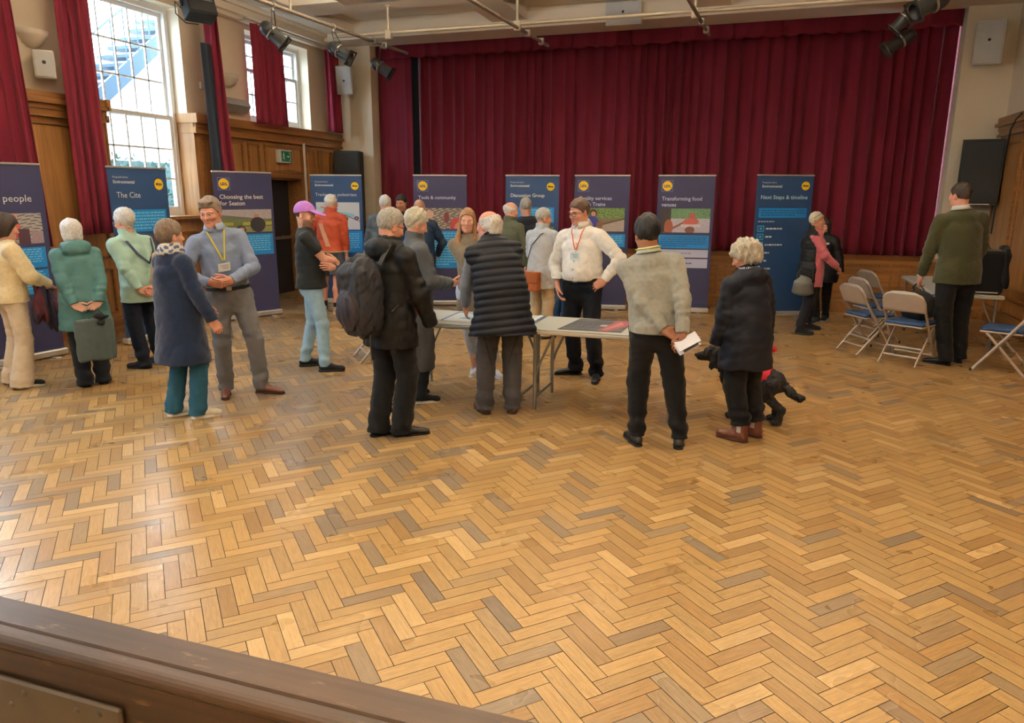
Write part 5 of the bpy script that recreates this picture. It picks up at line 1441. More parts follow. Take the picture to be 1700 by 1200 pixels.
def hair_mesh(style, k, col, seed, h):
    rg = np.random.RandomState(seed)
    P = lambda *a: np.array(a)*k
    lo, hi = P(-0.14, -0.17, -0.40 if style == 'long' else -0.17), P(0.14, 0.15, 0.18)
    f = Field(lo, hi, h)
    def shell(t, top=0.0, back=0.0, side=0.0):
        f.ell(P(0, -0.014-back/2, 0.034+top/2), P(0.077+t+side, 0.098+t+back/2, 0.089+t+top/2), 0.0)
    def line(dz=0.0, dy=0.0):
        f.keep(lambda X, Y, Z: (np.interp(Y/k-dy, HLY, HLZ)+dz)*k-Z + 0*X)
    am, sc = 0.003, 55
    if style == 'short':
        shell(0.008, 0.010); line()
    elif style == 'crop':
        shell(0.005, 0.004); line(0.004)
    elif style == 'quiff':
        shell(0.009, 0.016, 0.0); f.ell(P(0, 0.050, 0.105), P(0.062, 0.045, 0.028), 0.02*k); line(0.0)
    elif style == 'thick':
        shell(0.014, 0.022, 0.010); line(-0.006, 0.004); am, sc = 0.0036, 105
    elif style == 'horseshoe':
        shell(0.007, 0.0, 0.006); line(0.0)
        f.keep(lambda X, Y, Z: np.where(True, (Z/k-(0.050+0.25*(-Y/k)))*k, 0)+0*X)
        f.keep(lambda X, Y, Z: (Y/k-0.035)*k+0*X+0*Z)
    elif style == 'horseshoe_long':
        shell(0.013, 0.0, 0.010); f.ell(P(0, -0.075, -0.03), P(0.070, 0.045, 0.055), 0.02*k); line(-0.012)
        f.keep(lambda X, Y, Z: (Z/k-(0.066+0.28*(-Y/k)))*k+0*X)
        f.keep(lambda X, Y, Z: (Y/k-0.03)*k+0*X+0*Z); am, sc = 0.004, 60
    elif style == 'curly':
        shell(0.022, 0.020, 0.020, 0.006); f.ell(P(0, -0.062, -0.030), P(0.084, 0.072, 0.058), 0.03*k); line(-0.026, 0.010); am, sc = 0.0095, 88
    elif style == 'bob':
        shell(0.018, 0.014, 0.012, 0.004); f.ell(P(0, -0.040, -0.040), P(0.094, 0.082, 0.085), 0.03*k)
        f.keep(lambda X, Y, Z: (np.interp(Y/k, [-0.13, -0.02, 0.015, 0.04, 0.06, 0.09, 0.12], [-0.115, -0.115, -0.085, 0.0, 0.045, 0.062, 0.07])*k-Z)+0*X); am, sc = 0.006, 50
    elif style == 'long':
        shell(0.009, 0.008, 0.006); f.ell(P(0, -0.045, -0.06), P(0.083, 0.070, 0.10), 0.03*k)
        for sx in (-1, 1):
            f.cap(P(sx*0.066, 0.000, 0.0), P(sx*0.080, 0.030, -0.17), 0.022*k, 0.030*k, 0.02*k)
            f.cap(P(sx*0.080, 0.030, -0.17), P(sx*0.078, 0.075, -0.33), 0.030*k, 0.014*k, 0.02*k)
        f.cap(P(0, -0.075, -0.08), P(0, -0.075, -0.28), 0.075*k, 0.06*k, 0.03*k, side=(0, 1, 0), flat=0.55)
        f.keep(lambda X, Y, Z: np.where(Z > -0.02*k, (np.interp(Y/k, [-0.13, 0.0, 0.03, 0.05, 0.07, 0.095, 0.12], [-0.4, -0.4, -0.05, 0.03, 0.066, 0.078, 0.085])*k-Z), np.where((np.abs(X) < 0.058*k) & (Y > -0.005*k), 0.01, -0.02))); am, sc = 0.004, 40
    elif style == 'tied':
        shell(0.007, 0.004); line(0.0); f.ell(P(0, -0.115, 0.02), P(0.03, 0.03, 0.03), 0.01*k)
    f.rough(am*k, sc/k, seed, aniso=(1.0, 1.0, 0.45) if style in ('bob', 'long', 'thick') else (1, 1, 0.8))
    V, Q = f.mesh()
    n = np.sin(V[:, 0]*190+3*np.sin(V[:, 2]*70+seed))*np.sin(V[:, 1]*150+V[:, 2]*60)+0.5*np.sin(V[:, 0]*60+V[:, 1]*45+seed)
    c2 = np.array(col[0])[None]*(1-0.0*n[:, None]); t = np.clip(0.55+0.20*n, 0, 1)[:, None]
    C_ = c2*(1-t)+np.array(col[1])[None]*t
    return V, Q, C_

_shoe_cache = {}
def shoe(root, style, L, pos, head, col, sole, lift=0.0, boot=False):
    """One shoe (upper) with its sole as a part of it."""
    key = (style, round(L, 3), tuple(col), tuple(sole))
    def mk():
        f = Field((-0.07, -0.17, -0.01), (0.07, 0.19, 0.24), 0.0055); q = L/0.28
        w = {'trainer': 1.06, 'dress': 0.92, 'boot': 1.02, 'flat': 0.90}[style]
        f.cap((0, -0.088*q, 0.042), (0, -0.01*q, 0.046), 0.036*w, 0.040*w, 0.01)
        f.cap((0, -0.01*q, 0.046), (0, 0.098*q, 0.026), 0.040*w, 0.034*w, 0.02, side=(0, 0, 1), flat=0.80)
        if style == 'dress': f.ell((0, 0.118*q, 0.022), (0.028, 0.034, 0.018), 0.02)
        if style == 'trainer': f.ell((0, 0.108*q, 0.028), (0.038, 0.036, 0.024), 0.02)
        if style == 'boot': f.cap((0, -0.070*q, 0.05), (0, -0.066*q, 0.17), 0.043, 0.050, 0.02, fb=True); f.ell((0, 0.105*q, 0.032), (0.038, 0.036, 0.028), 0.02)
        elif style != 'flat': f.cap((0, -0.068*q, 0.06), (0, -0.062*q, 0.098), 0.038, 0.041, 0.015, fb=True)
        if style == 'flat': f.rbox((0, 0.03*q, 0.085), (0.022, 0.05*q, 0.03), 0.02, 0.012, 's')
        if style in ('trainer', 'dress'):
            for i in range(4): f.cap((-0.022, 0.0+0.018*i, 0.082-0.009*i), (0.022, 0.0+0.018*i, 0.082-0.009*i), 0.0035, 0.0035, 0.002)
        f.half((0, 0, 0.012), (0, 0, -1))
        g = Field((-0.07, -0.17, -0.01), (0.07, 0.19, 0.05), 0.0055); t = 0.027 if style in ('trainer', 'boot') else 0.016
        g.cap((0, -0.088*q, 0.0), (0, -0.01*q, 0.0), 0.040*w, 0.042*w, 0.0); g.cap((0, -0.01*q, 0.0), (0, 0.100*q, 0.0), 0.042*w, 0.040*w, 0.02)
        if style == 'dress': g.ell((0, 0.120*q, 0), (0.030, 0.037, 0.03), 0.02)
        g.half((0, 0, t), (0, 0, 1)); g.half((0, 0, 0.0005), (0, 0, -1))
        a = blob('shoe', [f.mesh()], M['leather'] if style in ('dress', 'boot') else M['cloth'], None, col)
        b = blob('sole', [g.mesh()], M['cloth'], a, sole)
        return a, b
    if key not in _shoe_cache:
        a, b = mk(); _shoe_cache[key] = (a, b)
    else:
        a0, b0 = _shoe_cache[key]
        a = a0.copy(); b = b0.copy(); COL.objects.link(a); COL.objects.link(b); b.parent = a
    if boot: a.name = 'boot'
    a.parent = root; a.location = (pos[0], pos[1], lift); a.rotation_euler = (0, 0, math.atan2(head[1], head[0])-math.pi/2)
    return a

SK = {'pale': lin(222, 182, 164), 'pink': lin(212, 160, 140), 'tan': lin(180, 130, 104), 'ruddy': lin(203, 147, 126), 'brown': lin(146, 100, 76)}
HR = {'white': (lin(196, 194, 192), lin(226, 224, 222)), 'grey': (lin(128, 126, 124), lin(186, 184, 180)), 'greymix': (lin(92, 88, 84), lin(168, 164, 158)), 'blonde': (lin(176, 166, 140), lin(214, 206, 182)), 'brown': (lin(58, 42, 34), lin(96, 74, 60)), 'darkbrown': (lin(38, 30, 26), lin(62, 48, 40)), 'black': (lin(14, 13, 14), lin(30, 28, 29)), 'ginger': (lin(110, 68, 46), lin(160, 106, 72)), 'brownlight': (lin(96, 78, 66), lin(140, 118, 102)), 'ash': (lin(150, 146, 130), lin(200, 196, 178))}

def dk(c):
    l = 0.3*c[0]+0.6*c[1]+0.1*c[2]
    return tuple(v*(0.42 if l < 0.05 else 0.80 if l < 0.35 else 0.98) for v in c)

class Person:
    def __init__(p, label, foot_l, foot_r, H, heading, female=False, w=1.0, d=1.0, lean=0, slean=0, twist=0, hip=(0, 0), head=(0, 0, 0), arm_l=None, arm_r=None, toe_l=None, toe_r=None, age=0.3, skin='pink', hair=None, hcol='grey', brow=None, beard=None, scalp=None, seed=1, fine=True, belly=0.0, shw=None, hunch=0.0, group=None, hx=None):
        """foot_l / foot_r: floor points (world). heading: 0 walks away from the camera, 90 to the right of the picture, 180 to the camera."""
        p.H = H; p.s = s = H/1.75; p.female = female; p.seed = seed; p.fine = fine
        fl, fr = np.array(foot_l[:2], float), np.array(foot_r[:2], float); mid = (fl+fr)/2
        aw = unit(mid); rt = np.array([aw[1], -aw[0]])
        vec = lambda a: aw*math.cos(R(a))+rt*math.sin(R(a))
        hd = vec(heading); rz = math.atan2(hd[1], hd[0])-math.pi/2
        p.root = empty('person', (mid[0], mid[1], 0), rz, label, 'person', group)
        p.mid, p.rz = mid, rz
        c_, s_ = math.cos(-rz), math.sin(-rz)
        loc2 = lambda v: np.array([v[0]*c_-v[1]*s_, v[0]*s_+v[1]*c_])
        p.fl, p.fr = loc2(fl-mid), loc2(fr-mid)
        p.tl = loc2(vec(toe_l if toe_l is not None else heading-8)); p.tr = loc2(vec(toe_r if toe_r is not None else heading+8))
        # skeleton
        hj = 0.092*s*(1.0 if not female else 1.02)
        p.ank = [np.array([*(q-t*0.062*s), 0.085*s]) for q, t in ((p.fl, p.tl), (p.fr, p.tr))]
        r2 = loc2(rt); off = np.array([hip[0]*s, hip[1]*s])
        up = lambda a, b=0: unit((math.sin(R(b)), math.sin(R(a)), math.cos(R(a))*math.cos(R(b))))
        p.Rh = rotm(*head)
        lean0 = lean
        for it in range(4):
            px, py_ = off[0], off[1] - 0.16*s*math.sin(R(lean0))
            zmax = 0.94*s
            for a, sx in zip(p.ank, (-1, 1)):
                hz = math.hypot(a[0]-(px+sx*hj), a[1]-py_); zmax = min(zmax, 0.085*s+math.sqrt(max(0.1, (0.845*s)**2-hz*hz))+0.018*s)
            P0 = np.array([px, py_, min(0.935*s, zmax)]); p.P0 = P0
            p.waist = P0+up(lean*0.45, slean*0.5)*0.13*s
            p.chest = p.waist+up(lean*0.9, slean)*0.22*s
            p.upv = up(lean+hunch, slean)
            p.neck = p.chest+p.upv*0.200*s
            p.shc = p.chest+p.upv*0.108*s
            nd = unit(p.upv*0.75+np.array([0, 0, 0.5]))
            p.hc = p.neck+nd*0.133*s+unit(np.array([p.Rh[0, 1], p.Rh[1, 1], 0]))*0.022*s
            if hx is None: break
            # shift and tilt the trunk so that the head stands hx to the right of the feet as the photograph shows
            e = hx-float(np.dot(p.hc[:2], r2))
            off = off+r2*e*0.35; q_ = math.degrees(0.65*e/(0.70*s)); slean += q_*r2[0]; lean += q_*r2[1]
        p.tw = twist
        side = np.array([math.cos(R(twist)), -math.sin(R(twist)), 0.0]); side = unit(side-p.upv*np.dot(side, p.upv)); p.side = side
        p.fwd = unit(np.cross(p.upv, side))
        shx = (shw or (0.150 if female else 0.172))*s*(0.5+0.5*w)
        p.sh = [p.shc-side*shx, p.shc+side*shx]
        l1, l2 = 0.290*s, 0.258*s
        df = [((-0.235*w, 0.05, 0.80), (-0.4, -1, 0)), ((0.235*w, 0.05, 0.80), (0.4, -1, 0))]
        p.el, p.wr, p.hd_, p.palm = [], [], [], []
        for i, a in enumerate((arm_l, arm_r)):
            a = a or {}
            t = np.array(a.get('at', df[i][0]))*s; hint = a.get('elbow', df[i][1])
            e, c = ik(p.sh[i], t, l1, l2, hint); p.el.append(e); p.wr.append(c)
            p.hd_.append(dict(dir=a.get('dir'), palm=a.get('palm', (1, 0.15, 0) if i == 0 else (-1, 0.15, 0)), curl=a.get('curl', 0.35), spread=a.get('spread', 0.0), hide=a.get('hide', False), thumb=a.get('thumb', 0.3)))
        p.hipj = [P0+np.array([sx*hj, 0, -0.02*s]) for sx in (-1, 1)]
        p.kn = []
        for i in (0, 1):
            tv = (p.tl, p.tr)[i]
            k_, _ = ik(p.hipj[i], p.ank[i], 0.425*s, 0.415*s, (tv[0]*0.6, tv[1]*0.6+0.4, 0)); p.kn.append(k_)
        hk = (H/1.75)**0.55*(0.95 if female else 1.0); p.hk = hk
        m = 1.0
        p.dim = dict(hip=(0.168*w, 0.118*d), waist=((0.140 if female else 0.152)*w, (0.106 if female else 0.114)*d), chest=((0.148 if female else 0.166)*w, 0.120*d), sh=((0.120 if female else 0.138)*w, 0.092*d), nb=(0.064, 0.064))
        p.belly = belly
        # body: head with neck, hands with wrists and a slim core inside the clothes, one mesh
        hh = 0.0042 if fine else 0.0056
        V, Q, C_ = head_mesh(hk, female, age, SK[skin] if isinstance(skin, str) else skin, brow or np.array((HR[hcol] if isinstance(hcol, str) else hcol)[0])*0.8, np.array(SK[skin] if isinstance(skin, str) else skin)*np.array([0.86, 0.50, 0.50]), beard, scalp, hh, p.Rh.T @ (p.neck-p.upv*0.055*s-p.hc))
        p.skin = SK[skin] if isinstance(skin, str) else skin
        p.parts = [(V @ p.Rh.T+p.hc, Q, C_)]
        p.hands()
        f = Field(P0+np.array([-0.5, -0.45, -0.95])*s, P0+np.array([0.5, 0.65, 0.62])*s, 0.020)
        D = p.dim; z = 0.80
        f.loft([P0-np.array([0, 0, 0.06*s]), p.waist, p.chest, p.shc, p.neck], [D['hip'][0]*s*z, D['waist'][0]*s*z, D['chest'][0]*s*z, D['sh'][0]*s*z, 0.05*s], [D['hip'][1]*s*z, D['waist'][1]*s*z, D['chest'][1]*s*z, D['sh'][1]*s*z, 0.05*s], side)
        for i in (0, 1):
            f.cap(p.sh[i], p.el[i], 0.042*s, 0.034*s, 0.03); f.cap(p.el[i], p.wr[i], 0.034*s, 0.024*s, 0.02)
            f.cap(p.hipj[i], p.kn[i], 0.070*s, 0.046*s, 0.03); f.cap(p.kn[i], p.ank[i]-np.array([0, 0, 0.03*s]), 0.046*s, 0.030*s, 0.02)
        p.parts.append((*f.mesh(), np.array(p.skin)))
        if hair:
            hv, hq, hcv = hair_mesh(hair, hk, HR[hcol] if isinstance(hcol, str) else hcol, seed, 0.0048 if fine else 0.006)
            p.hair = blob('hair', [(hv @ p.Rh.T+p.hc, hq, hcv)], M['hair'], p.root)
    def hands(p):
        for i, sd in enumerate('LR'):
            q = p.hd_[i]
            if q['hide']: continue
            d = unit(q['dir']) if q['dir'] is not None else unit(p.wr[i]-p.el[i])
            pl = np.array(q['palm'], float); n = -unit(pl-d*np.dot(pl, d)); x = np.cross(d, n)
            V, Q = hand_mesh(p.s*(0.92 if p.female else 1.0), sd, q['curl'], 0.0042 if p.fine else 0.0062, q['spread'], thumb_in=q['thumb'])
            Rm = np.stack([x, d, n], 1)
            # knuckles and palms a little redder than the arm
            C_ = np.tile(np.array(p.skin)*np.array([0.98, 0.92, 0.90]), (len(V), 1))
            p.parts.append((V @ Rm.T+p.wr[i], Q, C_))
            q['R'] = Rm
    def bare_arm(p, i, frm=0.4):
        s = p.s; f = Field(np.minimum(np.minimum(p.sh[i], p.el[i]), p.wr[i])-0.09, np.maximum(np.maximum(p.sh[i], p.el[i]), p.wr[i])+0.09, 0.006)
        f.cap(p.sh[i]*(1-frm)+p.el[i]*frm, p.el[i], 0.051*s, 0.041*s, 0.02); m = p.el[i]*0.7+p.wr[i]*0.3
        f.cap(p.el[i], m, 0.041*s, 0.043*s, 0.02); f.cap(m, p.wr[i], 0.043*s, 0.028*s, 0.02)
        p.parts.append((*f.mesh(), np.array(p.skin)))
    def bare_leg(p, i):
        s = p.s; k_, a = p.kn[i], p.ank[i]-np.array([0, 0, 0.03*s]); t_ = unit(a-k_); bk = unit(np.array([0, -1, 0])-t_*np.dot((0, -1, 0), t_))
        f = Field(np.minimum(k_, a)-0.12, np.maximum(k_, a)+np.array([0.12, 0.12, 0.25]), 0.006)
        f.cap(p.hipj[i]*0.4+k_*0.6, k_, 0.072*s, 0.054*s, 0.02)
        m = k_*0.68+a*0.32+bk*0.014*s
        f.cap(k_, m, 0.050*s, 0.056*s, 0.03); f.cap(m, a, 0.054*s, 0.034*s, 0.03)
        p.parts.append((*f.mesh(), np.array(p.skin)*np.array([1, .93, .9])))
    def body(p):
        return blob('body', p.parts, M['skin'], p.root)
    # ---- garments
    def bounds(p, zlo, pad=0.16):
        pts = np.array(p.sh+p.el+p.wr+[p.P0, p.neck, p.waist])
        lo, hi = pts.min(0)-pad*p.s, pts.max(0)+pad*p.s
        lo[2] = zlo-0.03; hi[2] = p.neck[2]+0.13*p.s
        lo[:2] = np.minimum(lo[:2], p.P0[:2]-0.34*p.s); hi[:2] = np.maximum(hi[:2], p.P0[:2]+0.34*p.s)
        return lo, hi
    def top(p, name, col, mat_, t=0.010, hem=0.86, flare=1.0, sleeves='long', collar=None, loose=0.0, rough=(0.004, 16), hood=False, puff=0.0, h=None, cuff=0.0, neckr=None, hemshift=0.0, waist=1.0, arm=1.0, colf=None, cut=None, tuck=False):
        s = p.s; D = p.dim; hem_z = hem*s; col = dk(col)
        lo, hi = p.bounds(hem_z)
        h = h or (0.0075 if p.fine else 0.010)
        f = Field(lo, hi, h)
        hv = p.P0.copy(); hv[2] = hem_z-0.012; hv[1] += hemshift*s
        hx, hy = D['hip']
        P = [hv, p.P0+np.array([0, 0, 0.0]), p.waist, p.chest, p.shc, p.neck+p.upv*0.010*s]
        t = t*0.8; loose = loose*0.55; g = t+loose
        rx = [hx*s*flare+g, hx*s+g, D['waist'][0]*s*waist+g, D['chest'][0]*s+t, D['sh'][0]*s+t*0.8, (neckr or 0.076)*s]
        ry = [hy*s*flare+g, hy*s+g, (D['waist'][1]+p.belly*0.5)*s*waist+g, D['chest'][1]*s+t, D['sh'][1]*s+t, (neckr or 0.076)*s]
        if tuck:
            tr = ((D['waist'][0]*0.6+D['hip'][0]*0.4)*s, (D['waist'][1]*0.6+D['hip'][1]*0.4)*s+p.belly*0.3*s); hv = p.P0+(p.waist-p.P0)*((hem_z-p.P0[2])/(p.waist[2]-p.P0[2])); h2 = hv+p.upv*0.045*s
            P = [hv, h2]+P[2:]; rx = [tr[0]-0.004, tr[0]+g]+rx[2:]; ry = [tr[1]-0.004, tr[1]+g]+ry[2:]
        elif p.P0[2] <= hem_z+0.02: P, rx, ry = [hv]+P[2:], [rx[1]]+rx[2:], [ry[1]]+ry[2:]
        f.loft(P, rx, ry, p.side, 0.0, fa=True, fb=True)
        if p.belly: f.ell(p.waist+p.fwd*0.06*s+np.array([0, 0, 0.01*s]), np.array([0.125, 0.075+p.belly, 0.15])*s+g, 0.06*s)
        for sx in (-1, 1): f.ell(p.P0+np.array([sx*0.072*s, -0.062*s, -0.030*s]), np.array([0.085, 0.070, 0.095])*s+g*0.8, 0.05*s) if hem < 0.92 and not tuck else None
        if hem < 0.92: f.keep(lambda X, Y, Z: (F32(hem_z-0.012)-Z)+0*X+0*Y)
        if p.female and sleeves is not None:
            for sx in (-1, 1): f.ell(p.chest+p.side*sx*0.070*s+p.fwd*0.085*s+p.upv*0.0, np.array([0.062, 0.055, 0.065])*s+t, 0.05*s)
        for i in (0, 1):
            S_ = p.sh[i]; sx = (-1, 1)[i]
            f.cap(p.neck-p.upv*0.040*s+p.side*sx*0.040*s, S_-p.side*sx*0.012*s, 0.044*s+t*0.6, 0.052*s+t, 0.035*s)
            if sleeves is None: continue
            E, Wp = p.el[i], p.wr[i]
            if sleeves == 'long':
                f.cap(S_, E, (0.055*s+t)*arm, (0.045*s+t)*arm, 0.022*s, wr=(0.0026*s, 4.0, 0.45, 1.0, i*2.0))
                e2 = Wp-unit(Wp-E)*(0.006*s)
                f.cap(E, e2, (0.045*s+t)*arm, (0.032*s+t*0.85)*arm+cuff, 0.014*s, fb=True, wr=(0.0026*s, 4.0, 0.0, 0.80, 1+i))
            else:
                q = {'short': 0.62, 'cap': 0.35, 'elbow': 1.0}[sleeves]; E2 = S_*(1-q)+E*q
                f.cap(S_, E2, (0.056*s+t)*arm, (0.054*s+t+0.004)*arm, 0.025*s, fb=True)
        if hood:
            nb = p.neck-p.fwd*0.075*s+p.upv*0.0
            f.ell(nb-p.fwd*0.03*s-p.upv*0.03*s, np.array([0.135, 0.065, 0.085])*s, 0.03*s, rot=np.stack([p.side, p.fwd, p.upv], 1))
            f.cap(p.neck-p.side*0.085*s+p.fwd*0.02*s, p.neck-p.side*0.10*s-p.fwd*0.07*s, 0.035*s, 0.042*s, 0.03*s); f.cap(p.neck+p.side*0.085*s+p.fwd*0.02*s, p.neck+p.side*0.10*s-p.fwd*0.07*s, 0.035*s, 0.042*s, 0.03*s)
            f.ell(p.neck-p.fwd*0.045*s+p.upv*0.075*s, np.array([0.080, 0.055, 0.075])*s, 0.02*s, 's', rot=np.stack([p.side, p.fwd, p.upv], 1))
        if collar == 'stand':
            f.loft([p.neck-p.upv*0.01*s, p.neck+(p.upv+np.array([0, 0, .3])*0)*0.062*s+p.fwd*0.012*s], [0.090*s, 0.090*s], [0.090*s, 0.092*s], p.side, 0.015, fb=True)
        if puff:
            def pf(X, Y, Z):
                w_ = (X-p.P0[0])*p.upv[0]*0.6+(Y-p.P0[1])*p.upv[1]*0.6+(Z-p.P0[2])*p.upv[2]
                return w_
            X, Y, Z = f.grid((slice(None),)*3)
            ww = pf(X, Y, Z); m = np.abs(f.f) < 0.03
            f.f = np.where(m, f.f-(puff*np.abs(np.sin(ww*math.pi/(0.058*s)))-puff*0.6), f.f).astype(F32)
        # neck hole
        ax = unit(p.hc-p.neck)
        nr = ((0.050 if p.female else 0.058)*p.hk+0.004)*(1.0 if collar != 'stand' else 1.08)
        f.cap(p.neck-ax*(0.010 if not collar else 0.004)*s, p.neck+ax*0.2*s, nr, nr*1.2, 0.006, 's', fa=True)
        if cut: cut(f)
        if rough:
            f.rough(rough[0]*0.62, rough[1]*1.25, p.seed, aniso=(0.8, 0.8, 1.0), ridged=True); f.rough(rough[0]*0.26, rough[1]*2.6, p.seed+3, aniso=(0.8, 0.8, 1.0), ridged=True)
            f.keep(lambda X, Y, Z: (F32(hem_z-0.012)-Z)+0*X+0*Y)
        p.topf = f
        V, Q = f.mesh()
        return blob(name, [(V, Q, colf(V) if colf else None)], M[mat_], p.root, col)
    def trousers(p, name, col, mat_='cloth', t=0.008, rk=1.0, ra=1.0, end=None, waistz=1.02, rough=(0.003, 18), low=0.030, fold=0.006, colf=None):
        s = p.s; D = p.dim; h = 0.0075 if p.fine else 0.010; col = dk(col)
        pts = np.array(p.hipj+p.kn+p.ank); lo = pts.min(0)-0.17*s; hi = pts.max(0)+0.17*s; lo[2] = 0.0; hi[2] = waistz*s+0.03
        lo[:2] = np.minimum(lo[:2], p.P0[:2]-0.24*s*1.2); hi[:2] = np.maximum(hi[:2], p.P0[:2]+0.24*s*1.2)
        f = Field(lo, hi, h)
        wt = p.P0*1.0; wt = p.P0+(p.waist-p.P0)*((waistz*s-p.P0[2])/max(0.02, p.waist[2]-p.P0[2]))
        hx, hy = D['hip']; wx, wy = D['waist']
        f.loft([p.P0-np.array([0, 0, 0.075*s]), p.P0, wt], [hx*s*0.93+t, hx*s+t, (wx*0.6+hx*0.4)*s+t], [hy*s*0.85+t, hy*s+t, (wy*0.6+hy*0.4)*s+t+p.belly*0.3*s], (1, 0, 0), 0.0, fb=True)
        for sx in (-1, 1): f.ell(p.P0+np.array([sx*0.072*s, -0.056*s, -0.045*s]), np.array([0.080, 0.070, 0.090])*s+t*0.5, 0.05*s)
        for i in (0, 1):
            H_, K_, A_ = p.hipj[i], p.kn[i], p.ank[i]
            if end is not None:
                E2 = H_*(1-end)+K_*end
                f.cap(H_-np.array([0, 0, .02*s]), E2, 0.094*s+t, (0.082*s+t)*rk, 0.035*s, fb=True, wr=(0.003*s, 3, 0.4, 0.95, i))
                continue
            f.cap(H_-np.array([0, 0, 0.02*s]), K_, 0.092*s+t, (0.064*s+t)*rk, 0.035*s, wr=(0.003*s, 4, 0.6, 1.0, i))
            e = A_.copy(); e[2] = low*s; e[:2] += (A_[:2]-K_[:2])*0.08
            f.cap(K_, e, (0.064*s+t)*rk, (0.050*s+t)*ra, 0.02*s, fb=True, wr=(fold*s, 3.2, 0.52, 1.0, i*1.7+p.seed))
        if rough: f.rough(rough[0]*0.7, rough[1]*1.3, p.seed+50, aniso=(1, 1, 0.55), ridged=True); f.rough(rough[0]*0.5, rough[1]*2.4, p.seed+51, aniso=(0.6, 0.6, 1.1), ridged=True); f.half((0, 0, low*s if end is None else 0), (0, 0, -1))
        V, Q = f.mesh()
        return blob(name, [(V, Q, colf(V) if colf else None)], M[mat_], p.root, col)
    def belt(p, col, z, t=0.018):
        s = p.s; D = p.dim; w = p.P0+(p.waist-p.P0)*((z*s-p.P0[2])/max(0.02, p.waist[2]-p.P0[2])); a = unit(p.waist-p.P0)
        rx = (D['waist'][0]*0.6+D['hip'][0]*0.4)*s+t; ry = (D['waist'][1]*0.6+D['hip'][1]*0.4)*s+t+p.belly*0.3*s
        f = Field(w-0.30*s, w+0.30*s, 0.007); f.loft([w-a*0.019*s, w+a*0.019*s], [rx]*2, [ry]*2, (1, 0, 0), 0, fa=True, fb=True)
        blob('belt', [f.mesh()], M['leather'], p.root, col)
        MB().box((-0.022, 0, -0.017), (0.022, 0.006, 0.017), M4=Matrix.Translation(w+np.array([0, ry, 0]))).build('buckle', M['steel'], p.root)
    def shoes(p, style, col, sole, L=None):
        L = L or (0.255 if p.female else 0.285)*p.s
        for q, t in ((p.fl, p.tl), (p.fr, p.tr)): shoe(p.root, style, L, q, t, col, sole, boot=style == 'boot')
    def piece(p, name, fn, lo, hi, h, mat_, col, rough=None, parent=None):
        f = Field(lo, hi, h); fn(f)
        if rough: f.rough(*rough)
        return blob(name, [f.mesh()], M[mat_], parent or p.root, col)
    def H3(p, x, y, z):
        """Head-frame point in the person's frame."""
        return p.hc+p.Rh @ (np.array([x, y, z])*p.hk)
    def glasses(p, col='rubber', rnd=False):
        mb = MB()
        for sx in (-1, 1):
            pts = []
            for i in range(17):
                a = 2*math.pi*i/16; r = 1.0 if rnd else 1/max(abs(math.cos(a)), abs(math.sin(a)))**0.6
                pts.append(p.H3(sx*0.033+0.0225*r*math.cos(a), 0.103-0.010*abs(math.cos(a))*(1 if math.cos(a)*sx > 0 else 0), 0.002+0.0165*r*math.sin(a)))
            mb.tube(pts, 0.0022, 6, cap=False)
            mb.tube([p.H3(sx*0.056, 0.096, 0.008), p.H3(sx*0.078, 0.060, 0.008), p.H3(sx*0.083, -0.005, 0.010), p.H3(sx*0.080, -0.030, -0.012)], 0.0022, 6)
        mb.tube([p.H3(-0.012, 0.106, 0.006), p.H3(0, 0.111, 0.009), p.H3(0.012, 0.106, 0.006)], 0.002, 6)
        return mb.build('glasses', M[col], p.root)
    def collar(p, col, spread=0.055, drop=0.03):
        """Turned-down shirt collar: two wings round the neck."""
        s = p.s; mb = MB(); n = 24; V = []
        ax = unit(p.hc-p.neck); r0 = (0.050 if p.female else 0.058)*p.hk+0.010
        for lay, (rr, hh, out) in enumerate(((r0, 0.050, 0.0), (r0+0.006, 0.052, 0.0), (r0+0.022, 0.012, 1.0), (r0+0.016, 0.010, 1.0))):
            for i in range(n+1):
                a = R(-170+340*i/n)   # gap at the front
                fr = abs(i-n/2)/(n/2)
                dirv = -p.fwd*math.cos(a)+p.side*math.sin(a)
                q = p.neck+ax*(hh-out*drop*fr**3*0.9)*s+dirv*(rr+out*0.012*fr**2)*(1+0.10*(dirv @ p.fwd > 0)*0)
                V.append(q)
        F_ = []
        for l in range(3):
            for i in range(n): a = l*(n+1)+i; F_.append((a, a+1, a+n+2, a+n+1))
        for i in range(n): F_.append((3*(n+1)+i, 3*(n+1)+i+1, i+1, i))
        mb.add(V, F_, col, smooth=True)
        return mb.build('collar', M['cloth'], p.root, colored=True)
    def lanyard(p, col, badge_at, bw=0.085, bh=0.06, badge_col=None, name='lanyard', depth=0.02):
        s = p.s; mb = MB(); ax = unit(p.hc-p.neck); r0 = (0.050 if p.female else 0.058)*p.hk+0.024
        b = np.array(badge_at, float); b = p.topf.out(b-p.fwd*0.1, p.fwd, 0.010)
        pts = []
        for a in np.linspace(-90, 90, 9):
            dv = -p.fwd*math.cos(R(a))+p.side*math.sin(R(a)); pts.append(p.neck+ax*(0.036-0.012*abs(a)/90)*s+dv*r0)
        L_, R_ = pts[0], pts[-1]
        def down(q, sg):
            o = []
            for t in np.linspace(0.12, 1, 8):
                e = q*(1-t)+(b+np.array([sg*0.006, 0, bh/2+0.015]))*t
                e = p.topf.out(e-p.fwd*0.06, p.fwd+np.array([0, 0, 0.15]), 0.004)
                o.append(e)
            return o
        full = down(L_, -1)[::-1]+pts+down(R_, 1)
        mb.tube(full, 0.006, 6, flat=0.3, up=tuple(p.fwd))
        o = mb.build(name, M['print'], p.root); o.data.materials.clear(); o.data.materials.append(flatmat(col))
